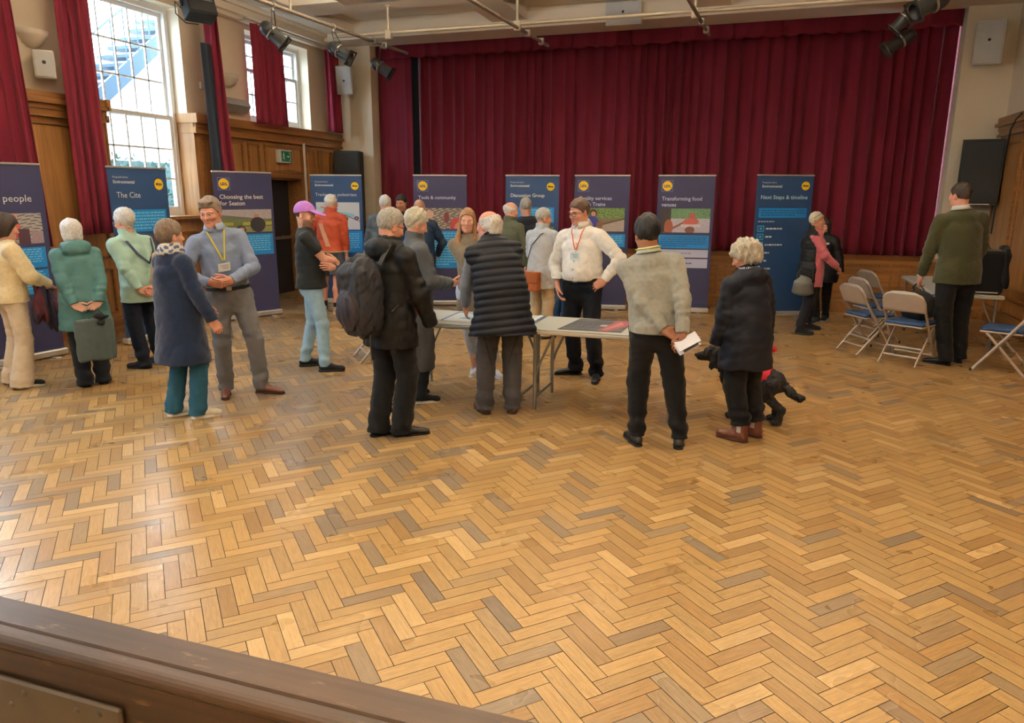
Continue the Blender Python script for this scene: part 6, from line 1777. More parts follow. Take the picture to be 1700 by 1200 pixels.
        f3 = Matrix(((p.side[0], 0, p.fwd[0], b[0]), (p.side[1], 0, p.fwd[1], b[1]), (p.side[2], 1, p.fwd[2], b[2]), (0, 0, 0, 1)))
        bd = MB().box((-bw/2, -bh/2, 0), (bw/2, bh/2, 0.004), M4=f3, col=badge_col or lin(225, 226, 224))
        for k in range(3): bd.box((-bw*0.36, bh*(0.18-0.2*k), 0.004), (bw*(0.30-0.1*k), bh*(0.25-0.2*k), 0.0046), M4=f3, col=lin(110, 116, 120))
        bd.build('badge', M['print'], o, colored=True)
        return o
    def world(p, v):
        c, s = math.cos(p.rz), math.sin(p.rz)
        return np.array([p.mid[0]+v[0]*c-v[1]*s, p.mid[1]+v[0]*s+v[1]*c, v[2]])
    def local(p, w):
        c, s = math.cos(-p.rz), math.sin(-p.rz); x, y = w[0]-p.mid[0], w[1]-p.mid[1]
        return np.array([x*c-y*s, x*s+y*c, w[2]])
_fm = {}
def flatmat(c):
    k = tuple(round(v, 4) for v in c)
    if k not in _fm: _fm[k] = mat('coloured_cloth', c, 0.7, var=0.05)
    return _fm[k]
def held(name, label, cat, p, group=None):
    """A thing worn or held by a person: top-level, placed in the person's frame."""
    return empty(name, (p.mid[0], p.mid[1], 0), p.rz, label, cat, group)
# ------------------------------------------------------------------ the visitors
G = lambda x, y: at_z(x, y, 0.0)
BEH = lambda z=0.86, x=0.08, y=-0.20: (dict(at=(-x, y, z), elbow=(-1, -0.35, 0.1), palm=(0, -1, 0.2), curl=0.7, dir=(0.75, -0.15, -0.45)), dict(at=(x, y, z), elbow=(1, -0.35, 0.1), palm=(0, -1, 0.2), curl=0.7, dir=(-0.75, -0.15, -0.45)))
BLACK = lin(20, 20, 22); DKNAVY = lin(28, 34, 48)

# 1 woman in cream, cut by the left edge
def p_cream():
    p = Person('woman in cream jumper and flared cream trousers at the left picture edge', G(34, 634), G(50, 642), 1.6, 72, True, lean=2, head=(4, 14, 0), arm_l=dict(at=(-0.10, 0.30, 1.04), elbow=(-1, -0.6, -0.3), curl=0.8), arm_r=dict(at=(0.10, 0.31, 1.03), elbow=(1, -0.7, -0.3), palm=(-0.5, 0, -1), curl=0.8), skin='pink', hair='bob', hcol='darkbrown', hx=0.036, seed=3)
    p.body(); p.top('jumper', lin(224, 206, 166), 'knit', t=0.020, hem=0.89, flare=1.06, loose=0.022, arm=1.22, rough=(0.005, 14))
    p.trousers('trousers', lin(206, 190, 170), 'cloth', t=0.006, rk=1.12, ra=1.95, low=0.012, fold=0.004, waistz=1.0)
    p.shoes('trainer', BLACK, lin(215, 212, 205))
    # maroon and navy jacket carried over the forearms
    b = held('folded_jacket', 'maroon and navy jacket carried over the arm of the woman in cream', 'jacket', p)
    s = p.s
    f = Field((-0.30, 0.02, 0.45), (0.40, 0.56, 1.14), 0.009)
    f.cap((0.02, 0.25, 0.985*s), (0.06, 0.30, 0.64), 0.095, 0.150, 0.03, side=(0.3, 1, 0), flat=0.55); f.cap((0.14, 0.20, 0.98*s), (0.14, 0.16, 0.70), 0.06, 0.085, 0.05, side=(0.3, 1, 0), flat=0.6)
    f.rough(0.014, 26, 5, aniso=(1, 1, 0.25), ridged=True); V, Q = f.mesh()
    t = (np.sin(V[:, 1]*32+V[:, 2]*4) > 0.1)[:, None]
    blob('jacket_cloth', [(V, Q, np.where(t, np.array(lin(84, 40, 52)), np.array(lin(40, 34, 54))))], M['cloth'], b)
    return p
p_cream()

# 2 woman in the teal coat
def p_teal():
    a, b_ = BEH(0.77, 0.10, -0.27)
    p = Person('white haired woman in teal hooded coat with hands behind her back', G(140, 640), G(172, 634), 1.55, -8, True, w=1.14, d=1.15, lean=10, head=(-8, 12, 0), arm_l=a, arm_r=b_, age=0.8, skin='pale', hair='bob', hcol='white', hx=-0.026, seed=5)
    p.body(); p.top('coat', lin(74, 118, 118), 'shell', t=0.022, hem=0.63, flare=1.10, loose=0.03, hood=True, collar='stand', rough=(0.007, 12), arm=1.12)
    p.trousers('trousers', DKNAVY, 'cloth', rk=1.15, ra=1.35, low=0.02, fold=0.008); p.shoes('trainer', lin(24, 26, 30), BLACK)
    b = held('tote_bag', 'grey green cloth bag held low behind the woman in the teal coat', 'bag', p); s = p.s
    f = Field((-0.26, -0.40, 0.20), (0.30, -0.14, 0.78), 0.009); f.rbox((0.02, -0.285, 0.475), (0.165, 0.030, 0.20), 0.028); f.rough(0.006, 20, 3, aniso=(1, 1, .6), ridged=True)
    blob('bag_body', [f.mesh()], M['cloth'], b, lin(72, 84, 84))
    q = p.wr[1]; z0 = 0.63
    MB().tube([(-0.04, -0.285, z0+.03), (0.02, -0.29, 0.71), (q[0]-0.03, q[1]-0.05, q[2]-0.05), (0.10, -0.29, 0.71), (0.14, -0.285, z0+.03)], 0.012, 8, flat=0.4).build('bag_handle', M['rubber'], b)
    f = Field((-0.02, -0.42, 0.56), (0.22, -0.18, 0.80), 0.008); f.ell((0.09, -0.31, 0.69), (0.075, 0.032, 0.035), 0.02).ell((0.07, -0.325, 0.635), (0.045, 0.018, 0.026), 0.02).rough(0.010, 30, 3)
    b2 = held('black_gloves', 'pair of black gloves in the hands of the woman in the teal coat', 'gloves', p); blob('glove_cloth', [f.mesh()], M['cloth'], b2, BLACK)
p_teal()

# 3 man in the mint jacket
def p_mint():
    a, b_ = BEH(0.80, 0.06, -0.24)
    p = Person('grey haired person in pale mint jacket and glasses facing the Cite banner', G(233, 611), G(263, 602), 1.63, -22, False, w=0.98, d=1.05, lean=5, head=(-26, 12, 0), arm_l=a, arm_r=b_, age=0.8, skin='pink', hair='thick', hcol='white', hx=-0.087, seed=7, toe_l=-60, toe_r=-25)
    p.body(); p.top('jacket', lin(158, 190, 178), 'shell', t=0.018, hem=0.76, flare=1.06, loose=0.022, collar='stand', rough=(0.006, 13), arm=1.1)
    p.trousers('trousers', lin(36, 44, 62), 'denim', rk=1.1, ra=1.2, low=0.02, fold=0.009); p.shoes('trainer', BLACK, BLACK); p.glasses('steel')
    b = held('shoulder_bag', 'small beige bag on a navy strap across the mint jacket', 'bag', p); s = p.s
    f = Field((-0.05, -0.34, 0.85), (0.24, -0.12, 1.25), 0.008); f.rbox((0.125, -0.175, 1.03), (0.075, 0.055, 0.175), 0.045, rot=rotm(-15, 0, 10)); f.rough(0.004, 16, 2)
    blob('bag_body', [f.mesh()], M['cloth'], b, lin(176, 150, 128))
    z = p.shc[2]
    MB().tube([(-0.13*s, p.shc[1]+0.03, z+0.06), (-0.12*s, p.shc[1]-0.10, z+0.02), (-0.05*s, p.shc[1]-0.158, z-0.10), (0.06, p.shc[1]-0.165, z-0.20), (0.13*s, p.shc[1]-0.14, z-0.08), (0.155*s, p.shc[1]-0.05, z+0.045)], 0.014, 8, flat=0.3, up=(0, 1, 0)).build('bag_strap', flatmat(lin(34, 46, 70)), b)
p_mint()

# 4 woman in the long navy cardigan
def p_navy():
    p = Person('short haired woman in long navy cardigan and teal jeans with white shoes', G(302, 688), G(342, 692), 1.585, 58, True, w=1.16, d=1.24, lean=3, head=(8, 0, 0), arm_l=dict(at=(-0.16, 0.30, 0.96), elbow=(-0.6, -0.5, -0.8), palm=(0.8, 0, -0.5), curl=0.4, spread=0.15), arm_r=dict(at=(0.32, 0.12, 0.77), elbow=(0.6, -1, 0), palm=(-1, 0.2, 0), curl=0.7), age=0.6, skin='pink', hair='thick', hcol=(lin(84, 70, 60), lin(126, 108, 92)), hx=-0.038, seed=9, toe_l=75, toe_r=82)
    p.body(); p.top('cardigan', lin(40, 58, 96), 'knit', t=0.018, hem=0.53, flare=1.28, loose=0.02, arm=1.10, rough=(0.006, 12), waist=1.12)
    p.trousers('jeans', lin(44, 92, 118), 'denim', rk=1.05, ra=1.30, low=0.035, fold=0.004); p.shoes('trainer', lin(205, 196, 180), lin(225, 222, 214))
    s = p.s; ax = unit(p.hc-p.neck)
    f = Field(p.neck-0.2, p.neck+0.2, 0.007)
    for k, (r, z) in enumerate(((0.092, 0.00), (0.082, 0.030), (0.074, 0.055))):
        for i in range(20):
            a0, a1 = R(18*i), R(18*i+18); q = lambda a: p.neck+ax*z*s+(p.side*math.cos(a)*r+p.fwd*math.sin(a)*(r+0.006))*s
            f.cap(q(a0), q(a1), 0.022*s, 0.022*s, 0.012)
    f.rough(0.005, 30, 3); V, Q = f.mesh()
    t = (np.sin(V[:, 2]*120+2*np.sin(V[:, 0]*40))*np.sin(V[:, 0]*70+V[:, 1]*60) > -0.1)[:, None]
    blob('scarf', [(V, Q, np.where(t, np.array(lin(190, 186, 180)), np.array(lin(74, 88, 120))))], M['cloth'], p.root)
p_navy()

# 5 man in the grey blue shirt
def p_grey():
    p = Person('man in grey blue shirt with yellow lanyard and badge, hands clasped', G(446, 652), G(376, 657), 1.77, 178, False, w=1.05, d=1.0, hip=(0.05, 0.02), lean=2, slean=4, head=(24, 12, 3), arm_l=dict(at=(0.07, 0.25, 1.06), elbow=(-1, -0.2, -0.6), palm=(0.6, -0.6, 0.4), curl=0.6, dir=(0.9, 0.25, -0.1)), arm_r=dict(at=(0.23, 0.25, 1.05), elbow=(1, -0.2, -0.6), palm=(-0.6, -0.6, 0.4), curl=0.6, dir=(-0.9, 0.25, -0.12)), age=0.6, skin='ruddy', hair='quiff', hcol=(lin(88, 74, 64), lin(136, 120, 106)), hx=-0.18, seed=11, toe_l=118, toe_r=184)
    p.body(); p.top('shirt', lin(128, 142, 172), 'cloth', t=0.010, hem=0.992, tuck=True, loose=0.016, arm=1.08, rough=(0.005, 17), waist=1.03)
    p.trousers('trousers', lin(112, 112, 116), 'cloth', rk=1.05, ra=1.15, low=0.045, fold=0.006, waistz=1.0)
    p.collar(lin(150, 168, 200)); p.shoes('dress', lin(104, 58, 42), lin(60, 34, 26))
    s = p.s; p.belt(lin(26, 24, 26), 0.985)
    p.lanyard(lin(222, 200, 40), p.chest-p.upv*0.11*s+p.fwd*0.165*s, 0.10, 0.07)
p_grey()

# 6 man in the purple cap
def p_cap():
    p = Person('bearded man in purple cap and black T-shirt with arms folded', G(517, 607), G(550, 616), 1.72, 92, False, w=1.02, d=1.04, lean=-4, hip=(0, -0.05), head=(24, 10, 0), arm_l=dict(at=(0.10, 0.165, 1.09), elbow=(-0.9, 0.2, -0.7), palm=(0, -1, 0), curl=0.6, dir=(0.9, -0.45, 0.15)), arm_r=dict(at=(-0.10, 0.205, 1.13), elbow=(0.9, 0.25, -0.75), palm=(0, -1, 0), curl=0.9, dir=(-0.85, -0.45, 0.25)), skin='pink', hair='crop', hcol='darkbrown', beard=(lin(70, 50, 42), 0.75), hx=-0.071, seed=13, toe_l=84, toe_r=96)
    p.bare_arm(0); p.bare_arm(1)
    p.body(); p.top('t_shirt', lin(42, 48, 50), 'cloth', t=0.009, hem=0.89, flare=1.06, loose=0.034, sleeves='short', rough=(0.005, 15))
    p.trousers('jeans', lin(146, 178, 200), 'denim', t=0.006, rk=0.98, ra=1.0, low=0.055, fold=0.007, waistz=0.98); p.shoes('trainer', lin(26, 26, 28), lin(30, 30, 32))
    k = p.hk
    f = Field(np.array([-0.12, -0.15, -0.06])*k, np.array([0.12, 0.24, 0.17])*k, 0.0052)
    f.ell(np.array([0, -0.012, 0.036])*k, np.array([0.090, 0.112, 0.102])*k, 0)
    f.keep(lambda X, Y, Z: (np.interp(Y/k, [-0.13, -0.06, 0.0, 0.06, 0.12], [-0.005, 0.010, 0.030, 0.045, 0.050])*k-Z)+0*X)
    f.ell(np.array([0, 0.135, 0.046])*k, np.array([0.078, 0.090, 0.012])*k, 0.012*k, rot=rotm(0, 12, 0))
    f.ell(np.array([0, -0.012, 0.139])*k, np.array([0.012, 0.012, 0.006])*k, 0.002)
    V, Q = f.mesh(); blob('cap', [(V @ p.Rh.T+p.hc, Q)], M['cloth'], p.root, lin(182, 122, 208))
p_cap()

# 7 man in the rust jacket and shorts
def p_rust():
    p = Person('grey haired man in rust jacket and grey shorts with black socks', G(540, 514), G(561, 519), 1.8, 14, False, w=1.10, d=1.15, lean=2, head=(34, 6, 0), arm_l=dict(at=(-0.14, 0.26, 1.12), elbow=(-1, -0.4, -0.3), curl=0.7), arm_r=dict(at=(0.26, 0.06, 0.79), curl=0.9), age=0.7, skin='ruddy', hair='short', hcol='white', hx=0.08, seed=15, fine=False)
    p.bare_leg(0); p.bare_leg(1)
    p.body()
    def cf(V):
        c = np.tile(np.array(lin(168, 70, 46)), (len(V), 1))
        m = (V[:, 1] < p.chest[1]-0.02) & (np.abs((V[:, 0]+0.02)-(V[:, 2]-1.2)*-0.35) < 0.035) & (V[:, 2] < 1.36) & (V[:, 2] > 1.02) & (np.abs(V[:, 0]) < 0.17)
        c[m] = lin(196, 150, 126); c[V[:, 2] < 0.945] = lin(200, 180, 150); return c
    p.top('jacket', lin(168, 70, 46), 'shell', t=0.016, hem=0.91, flare=1.02, loose=0.025, collar='stand', rough=(0.006, 13), colf=cf, arm=1.1)
    p.trousers('shorts', lin(72, 80, 92), 'cloth', t=0.016, rk=1.12, end=0.82)
    s = p.s
    for i in (0, 1):
        a = p.ank[i]; f = Field(a-0.12, a+0.16, 0.008); f.cap(a-np.array([0, 0, 0.05*s]), a+unit(p.kn[i]-a)*0.075*s, 0.044*s, 0.046*s, 0, fb=True)
        blob('sock', [f.mesh()], M['knit'], p.root, BLACK)
    p.shoes('trainer', lin(186, 162, 132), lin(220, 214, 205))
    b = held('carrier_bag', 'blue carrier bag hanging from the hand of the man in the rust jacket', 'bag', p); q = p.wr[1]
    f = Field(q-np.array([0.25, 0.25, 0.62]), q+np.array([0.25, 0.25, 0.1]), 0.010); c = q-np.array([0, 0, 0.33]); f.loft([c-np.array([0, 0, 0.21]), c+np.array([0, 0, 0.02]), q-np.array([0, 0, 0.10])], [0.15, 0.14, 0.03], [0.07, 0.06, 0.025], (0.8, 0.6, 0), 0.02, fa=True); f.rough(0.010, 14, 3, aniso=(1, 1, .4)); V, Q = f.mesh()
    blob('bag_body', [(V, Q, np.where((np.sin(V[:, 0]*40+V[:, 2]*9) > 0.55)[:, None], np.array(lin(90, 160, 205)), np.array(lin(28, 62, 112))))], M['shell'], b)
p_rust()

# 8, 9, 10 people behind the tables, left group
def p_slate():
    p = Person('white haired man in dark slate jacket seen from behind by the cream pillar', G(630, 521), G(651, 521), 1.78, 4, False, w=1.18, d=1.1, lean=2, head=(6, 6, 0), age=0.8, skin='pink', hair='short', hcol='white', hx=0.05, seed=17, fine=False)
    p.body(); p.top('jacket', lin(74, 86, 98), 'shell', t=0.018, hem=0.74, loose=0.03, rough=(0.006, 12)); p.trousers('trousers', DKNAVY); p.shoes('trainer', BLACK, BLACK)
p_slate()
def p_dark():
    p = Person('dark haired person facing the room, face showing between two heads by the wing curtain', G(676, 511), G(660, 511), 1.79, 190, False, head=(14, 10, 0), skin='tan', hair='short', hcol='black', beard=None, hx=0.03, seed=19, fine=False)
    p.body(); p.top('jumper', lin(52, 44, 44), 'knit', t=0.012, hem=0.84, loose=0.01); p.trousers('trousers', BLACK); p.shoes('dress', BLACK, BLACK)
p_dark()
def p_bald():
    p = Person('bald man in navy jacket seen from behind at the crowd photo banner', G(690, 533), G(712, 534), 1.73, 6, False, w=1.15, d=1.1, lean=5, head=(8, 14, 0), age=0.7, skin='tan', hair=None, hcol='greymix', scalp=(lin(120, 104, 98), 0.4), hx=0.0, seed=21, fine=False, arm_r=dict(at=(0.22, 0.2, 0.95), elbow=(1, -0.6, 0)))
    p.body(); p.top('jacket', lin(30, 62, 100), 'shell', t=0.018, hem=0.78, loose=0.03, rough=(0.006, 12), collar='stand'); p.trousers('trousers', DKNAVY); p.shoes('trainer', BLACK, BLACK)
p_bald()

# 11 man with the black rucksack
def p_ruck():
    p = Person('man in black hooded jacket and glasses wearing a black rucksack', G(640, 720), G(680, 722), 1.695, 48, False, w=1.12, d=1.12, lean=4, head=(14, 18, 0), arm_l=dict(at=(-0.24, 0.14, 0.86), hide=True), arm_r=dict(at=(0.26, 0.17, 0.84), elbow=(0.5, -1, 0), hide=True), age=0.7, skin='ruddy', hair='short', hcol='greymix', hx=0, seed=23, toe_l=62, toe_r=82)
    p.body(); p.top('jacket', lin(25, 26, 29), 'shell', t=0.022, hem=0.74, flare=1.06, loose=0.035, hood=True, collar='stand', rough=(0.008, 12), arm=1.14)
    s = p.s
    p.piece('jumper', lambda f: f.ell(p.waist+p.fwd*0.13*s+p.side*0.03+p.upv*0.02*s, np.array([0.125, 0.125, 0.20])*s, 0), p.waist-0.3*s, p.waist+0.3*s, 0.008, 'knit', lin(122, 52, 48))
    p.trousers('trousers', lin(24, 26, 32), 'cloth', t=0.012, rk=1.12, ra=1.35, low=0.03, fold=0.006); p.shoes('dress', BLACK, BLACK, 0.295); p.glasses()
    b = held('rucksack', 'black rucksack on the back of the man in the black hooded jacket', 'rucksack', p)
    c = p.chest-p.fwd*0.285*s-p.upv*0.16*s
    Rm = np.stack([p.side, p.fwd, p.upv], 1) @ rotm(0, -6, 0)
    f = Field(c-0.42, c+0.42, 0.009)
    f.ell(c-p.upv*0.10*s, np.array([0.165, 0.150, 0.20])*s, 0, rot=Rm); f.ell(c+p.upv*0.10*s+p.fwd*0.03*s, np.array([0.145, 0.110, 0.20])*s, 0.08, rot=Rm)
    f.rbox(c-p.upv*0.02*s, np.array([0.15, 0.115, 0.26])*s, 0.08, 0.04, rot=Rm); f.half(c+p.fwd*0.125*s, p.fwd); f.rough(0.009, 22, 3, aniso=(1, 1, .5), ridged=True); f.rough(0.004, 50, 4, aniso=(1, 1, .6), ridged=True)
    blob('rucksack_body', [f.mesh()], M['shell'], b, lin(36, 36, 42))
    c2 = c-p.fwd*0.105*s-p.upv*0.10*s; f = Field(c2-0.3, c2+0.3, 0.009); f.ell(c2, np.array([0.125, 0.065, 0.15])*s, 0, rot=Rm); f.rough(0.006, 40, 5, aniso=(1, 1, .5), ridged=True); blob('front_pocket', [f.mesh()], M['shell'], b, lin(44, 40, 48))
    for sx in (-1, 1):
        q = p.sh[(sx+1)//2]*0.62+p.neck*0.38
        top = q+p.upv*0.062*s
        MB().tube([c+p.side*sx*0.09*s+p.fwd*0.11*s+p.upv*0.22*s, top-p.fwd*0.10*s, top+p.fwd*0.02*s, q+p.fwd*0.125*s-p.upv*0.06*s, q+p.fwd*0.135*s-p.upv*0.22*s+p.side*sx*0.03, c+p.side*sx*0.17*s+p.fwd*0.14*s-p.upv*0.12*s], 0.024, 8, flat=0.3, up=(0, 1, 0)).build('shoulder_strap', M['rubber'], b)
    MB().tube([c+p.side*0.10*s-p.upv*0.24*s, c+p.side*0.13*s-p.upv*0.36*s-p.fwd*0.02, c+p.side*0.12*s-p.upv*0.46*s], 0.011, 6, flat=0.3).build('loose_strap', M['rubber'], b)
p_ruck()

# 12 woman in the long grey coat, hand held out
def p_coat():
    p = Person('grey haired woman in long grey coat holding out her hand over the table', G(690, 656), G(707, 668), 1.67, 72, True, w=1.10, d=1.15, lean=5, head=(8, 20, 0), arm_l=dict(at=(-0.2, 0.2, 0.86), hide=True), arm_r=dict(at=(0.08, 0.285, 1.09), elbow=(0.8, -0.8, -0.8), palm=(-0.75, -0.2, 0.6), curl=[0.12, 0.18, 0.25, 0.3], spread=0.15, thumb=0.0), age=0.8, skin='ruddy', hair='thick', hcol='ash', hx=0, seed=25, toe_l=80, toe_r=84)
    p.body(); p.top('coat', lin(80, 84, 90), 'shell', t=0.020, hem=0.32, flare=1.02, loose=0.025, collar='stand', rough=(0.006, 12), arm=1.15, waist=1.06)
    p.trousers('trousers', lin(34, 44, 56), 'cloth', rk=1.0, ra=1.15, low=0.03); p.shoes('trainer', lin(26, 26, 28), lin(205, 202, 192))
p_coat()

# 13 woman in the taupe coat facing the camera
def p_taupe():
    p = Person('long haired woman in taupe coat facing the camera behind the table', G(824, 626), G(787, 622), 1.675, 178, True, w=1.0, d=1.0, head=(4, 2, -3), hip=(0.06, 0), arm_l=dict(at=(0.08, 0.19, 1.06), elbow=(-1, 0, -0.5), hide=True), arm_r=dict(at=(-0.04, 0.21, 1.02), elbow=(1, 0, -0.5), curl=0.6, dir=(-0.9, 0.1, 0.1)), skin='pink', hair='long', hcol=(lin(104, 72, 50), lin(168, 122, 82)), hx=-0.167, seed=27, toe_l=150, toe_r=190)
    p.body(); p.top('coat', lin(124, 112, 96), 'knit', t=0.014, hem=0.72, flare=1.0, loose=0.012, rough=(0.004, 13), arm=1.08)
    p.trousers('jeans', lin(186, 194, 212), 'denim', rk=1.0, ra=1.15, low=0.18, fold=0.002); p.shoes('flat', lin(214, 216, 224), lin(225, 225, 230))
    s = p.s
    for i in (0, 1):
        f = Field(p.ank[i]-0.1, p.ank[i]+0.22, 0.007); f.cap(p.ank[i]-np.array([0, 0, .05]), p.ank[i]+unit(p.kn[i]-p.ank[i])*0.15, 0.034*s, 0.042*s, 0); blob('ankle', [f.mesh()], M['skin'], p.root, p.skin)
p_taupe()

# 14 man in the navy padded gilet
def p_gilet():
    p = Person('balding white haired man in navy padded gilet leaning over the table', G(801, 682), G(851, 681), 1.7, -14, False, w=1.10, d=1.10, lean=19, slean=-2, hip=(0.05, -0.02), head=(-38, 2, 0), arm_l=dict(at=(-0.21, 0.38, 0.82), elbow=(-1, -0.3, -0.2), curl=0.3), arm_r=dict(at=(0.14, 0.46, 0.84), elbow=(1, -0.2, -0.3), curl=0.3), age=0.9, skin='ruddy', hair='horseshoe_long', hcol='white', hx=-0.077, seed=29, toe_l=-22, toe_r=4)
    p.body(); p.top('shirt', lin(132, 140, 158), 'cloth', t=0.008, hem=0.88, loose=0.0, rough=(0.005, 17), arm=1.08)
    p.top('gilet', lin(32, 37, 52), 'shell', t=0.045, hem=0.71, flare=1.30, loose=0.03, sleeves=None, collar='stand', puff=0.010, rough=None, hemshift=-0.03, waist=1.08)
    def cf(V):
        c = np.tile(np.array(lin(64, 63, 67)), (len(V), 1)); s = p.s
        for sx in (-1, 1):
            d = (V[:, 2]-(0.86-5.2*np.abs(V[:, 0]-sx*0.205)**1.25)*s)
            c[(V[:, 1] < p.P0[1]+0.03) & (np.abs(d) < 0.014) & (V[:, 0]*sx > 0.03) & (V[:, 2] > 0.42)] = lin(28, 28, 32)
        return c
    p.trousers('trousers', lin(64, 63, 67), 'cloth', t=0.012, rk=1.12, ra=1.2, low=0.035, fold=0.009, colf=cf); p.shoes('trainer', lin(98, 66, 48), lin(52, 40, 34))
p_gilet()

# 15, 16, 17, 18 visitors at the banners behind the tables
def p_olive():
    p = Person('bald man in olive jacket looking right, behind the man in the gilet', G(838, 539), G(858, 541), 1.7, 42, False, w=1.1, d=1.1, lean=4, head=(34, 8, 0), age=0.9, skin='pink', hair='horseshoe', hcol='white', hx=0, seed=31, fine=False)
    p.body(); p.top('jacket', lin(84, 88, 70), 'cloth', t=0.016, hem=0.8, loose=0.02, collar='stand'); p.trousers('trousers', DKNAVY); p.shoes('trainer', BLACK, BLACK)
p_olive()
def p_suit():
    p = Person('man in dark navy suit seen from behind at the banner with round logo', G(868, 528), G(889, 529), 1.75, 6, False, w=1.16, d=1.1, lean=1, head=(-20, 6, 0), age=0.6, skin='pink', hair='short', hcol='greymix', hx=-0.07, seed=33, fine=False)
    p.body(); p.top('jacket', lin(38, 42, 56), 'cloth', t=0.015, hem=0.80, loose=0.015); p.trousers('trousers', DKNAVY); p.shoes('dress', BLACK, BLACK)
p_suit()
def p_pale():
    p = Person('grey haired man in pale blue grey jacket carrying a brown shoulder bag', G(888, 557), G(910, 561), 1.63, 34, False, w=1.08, d=1.15, lean=4, head=(40, 8, 0), age=0.9, skin='ruddy', hair='short', hcol='grey', hx=0.01, seed=35, fine=False, arm_r=dict(at=(0.20, 0.26, 0.96), elbow=(1, -0.5, -0.5)), arm_l=dict(at=(-0.15, 0.26, 0.96), elbow=(-1, -0.5, -0.5)))
    p.body(); p.top('jacket', lin(184, 190, 198), 'cloth', t=0.016, hem=0.70, loose=0.025, collar='stand', rough=(0.006, 14), arm=1.1); p.trousers('trousers', lin(178, 158, 128), 'cloth', rk=1.15, ra=1.25); p.shoes('trainer', lin(96, 76, 60), BLACK)
    b = held('shoulder_bag', 'brown leather shoulder bag on the man in the pale jacket', 'bag', p); s = p.s
    f = Field((-0.20, -0.42, 0.50), (0.24, -0.10, 1.0), 0.008); f.rbox((0.015, -0.245, 0.745), (0.115, 0.045, 0.125), 0.022, rot=rotm(6, 0, 0)); f.rbox((0.015, -0.285, 0.80), (0.116, 0.012, 0.075), 0.010, 0.004, rot=rotm(6, 0, 0)); f.rough(0.002, 20, 2)
    blob('bag_body', [f.mesh()], M['leather'], b, lin(150, 82, 44))
    MB().tube([(-0.09, -0.24, 0.84), (-0.12, p.chest[1]-0.155, 1.0), (-0.06, p.chest[1]-0.16, 1.18), (0.05, p.shc[1]-0.125, p.shc[2]+0.02), (0.10, p.shc[1]+0.0, p.shc[2]+0.075)], 0.008, 6, flat=0.4, up=(0, 1, 0)).build('bag_strap', M['rubber'], b)
p_pale()
def p_bent():
    p = Person('stooping person in beige jacket and blue jeans, mostly hidden behind the white shirt', G(926, 541), G(945, 543), 1.58, 70, True, w=1.1, d=1.1, lean=34, hunch=14, head=(10, 40, 0), age=0.8, skin='pink', hair='bob', hcol='white', seed=37, fine=False, arm_r=dict(at=(0.16, 0.40, 0.86), elbow=(1, 0, -0.5)), arm_l=dict(at=(-0.16, 0.40, 0.86), elbow=(-1, 0, -0.5)))
    p.body(); p.top('jacket', lin(190, 180, 160), 'cloth', t=0.022, hem=0.78, loose=0.03, rough=(0.007, 14)); p.trousers('jeans', lin(52, 82, 122), 'denim', rk=1.05, ra=1.15); p.shoes('trainer', BLACK, BLACK)
p_bent()

# 19 man in the white shirt
def p_white():
    p = Person('man in white shirt and glasses with orange lanyard, hand on hip', G(989, 632), G(946, 621), 1.765, 206, False, w=1.14, d=1.12, belly=0.045, lean=-1, head=(22, 12, 0), arm_l=dict(at=(-0.225, 0.06, 0.985), elbow=(-1, -0.35, 0), palm=(0.7, -0.3, -0.5), curl=0.35, dir=(0.75, 0.35, -0.5), spread=0.1), arm_r=dict(at=(0.24, 0.11, 0.90), elbow=(1, -0.6, 0), palm=(-1, -0.2, 0), curl=0.5), age=0.6, skin='ruddy', hair='short', hcol='brown', hx=-0.075, seed=39, toe_l=186, toe_r=262)
    p.body(); p.top('shirt', lin(242, 240, 236), 'cloth', t=0.012, hem=0.992, tuck=True, loose=0.018, rough=(0.006, 15), arm=1.14, waist=1.04)
    p.trousers('trousers', lin(32, 38, 50), 'denim', t=0.008, rk=1.1, ra=1.2, low=0.035, fold=0.011, waistz=1.0)
    p.collar(lin(220, 216, 210)); p.shoes('dress', BLACK, BLACK, 0.295); p.glasses()
    s = p.s; p.belt(lin(22, 20, 20), 0.985)
    bt = MB()
    for k in range(5):
        c = p.topf.out(p.waist+np.array([0, 0, (-0.05+0.08*k)*s]), p.fwd, 0.0); bt.lathe([(0, 0.004), (0.006, 0.004), (0.006, 0)], 8, frame(c, p.side, p.fwd))
    bt.build('shirt_buttons', M['gun'], p.root)
    p.lanyard(lin(222, 92, 60), p.waist+p.fwd*0.215*s+np.array([0, 0, 0.155*s]), 0.09, 0.07, lin(205, 226, 232), depth=0.035)
p_white()

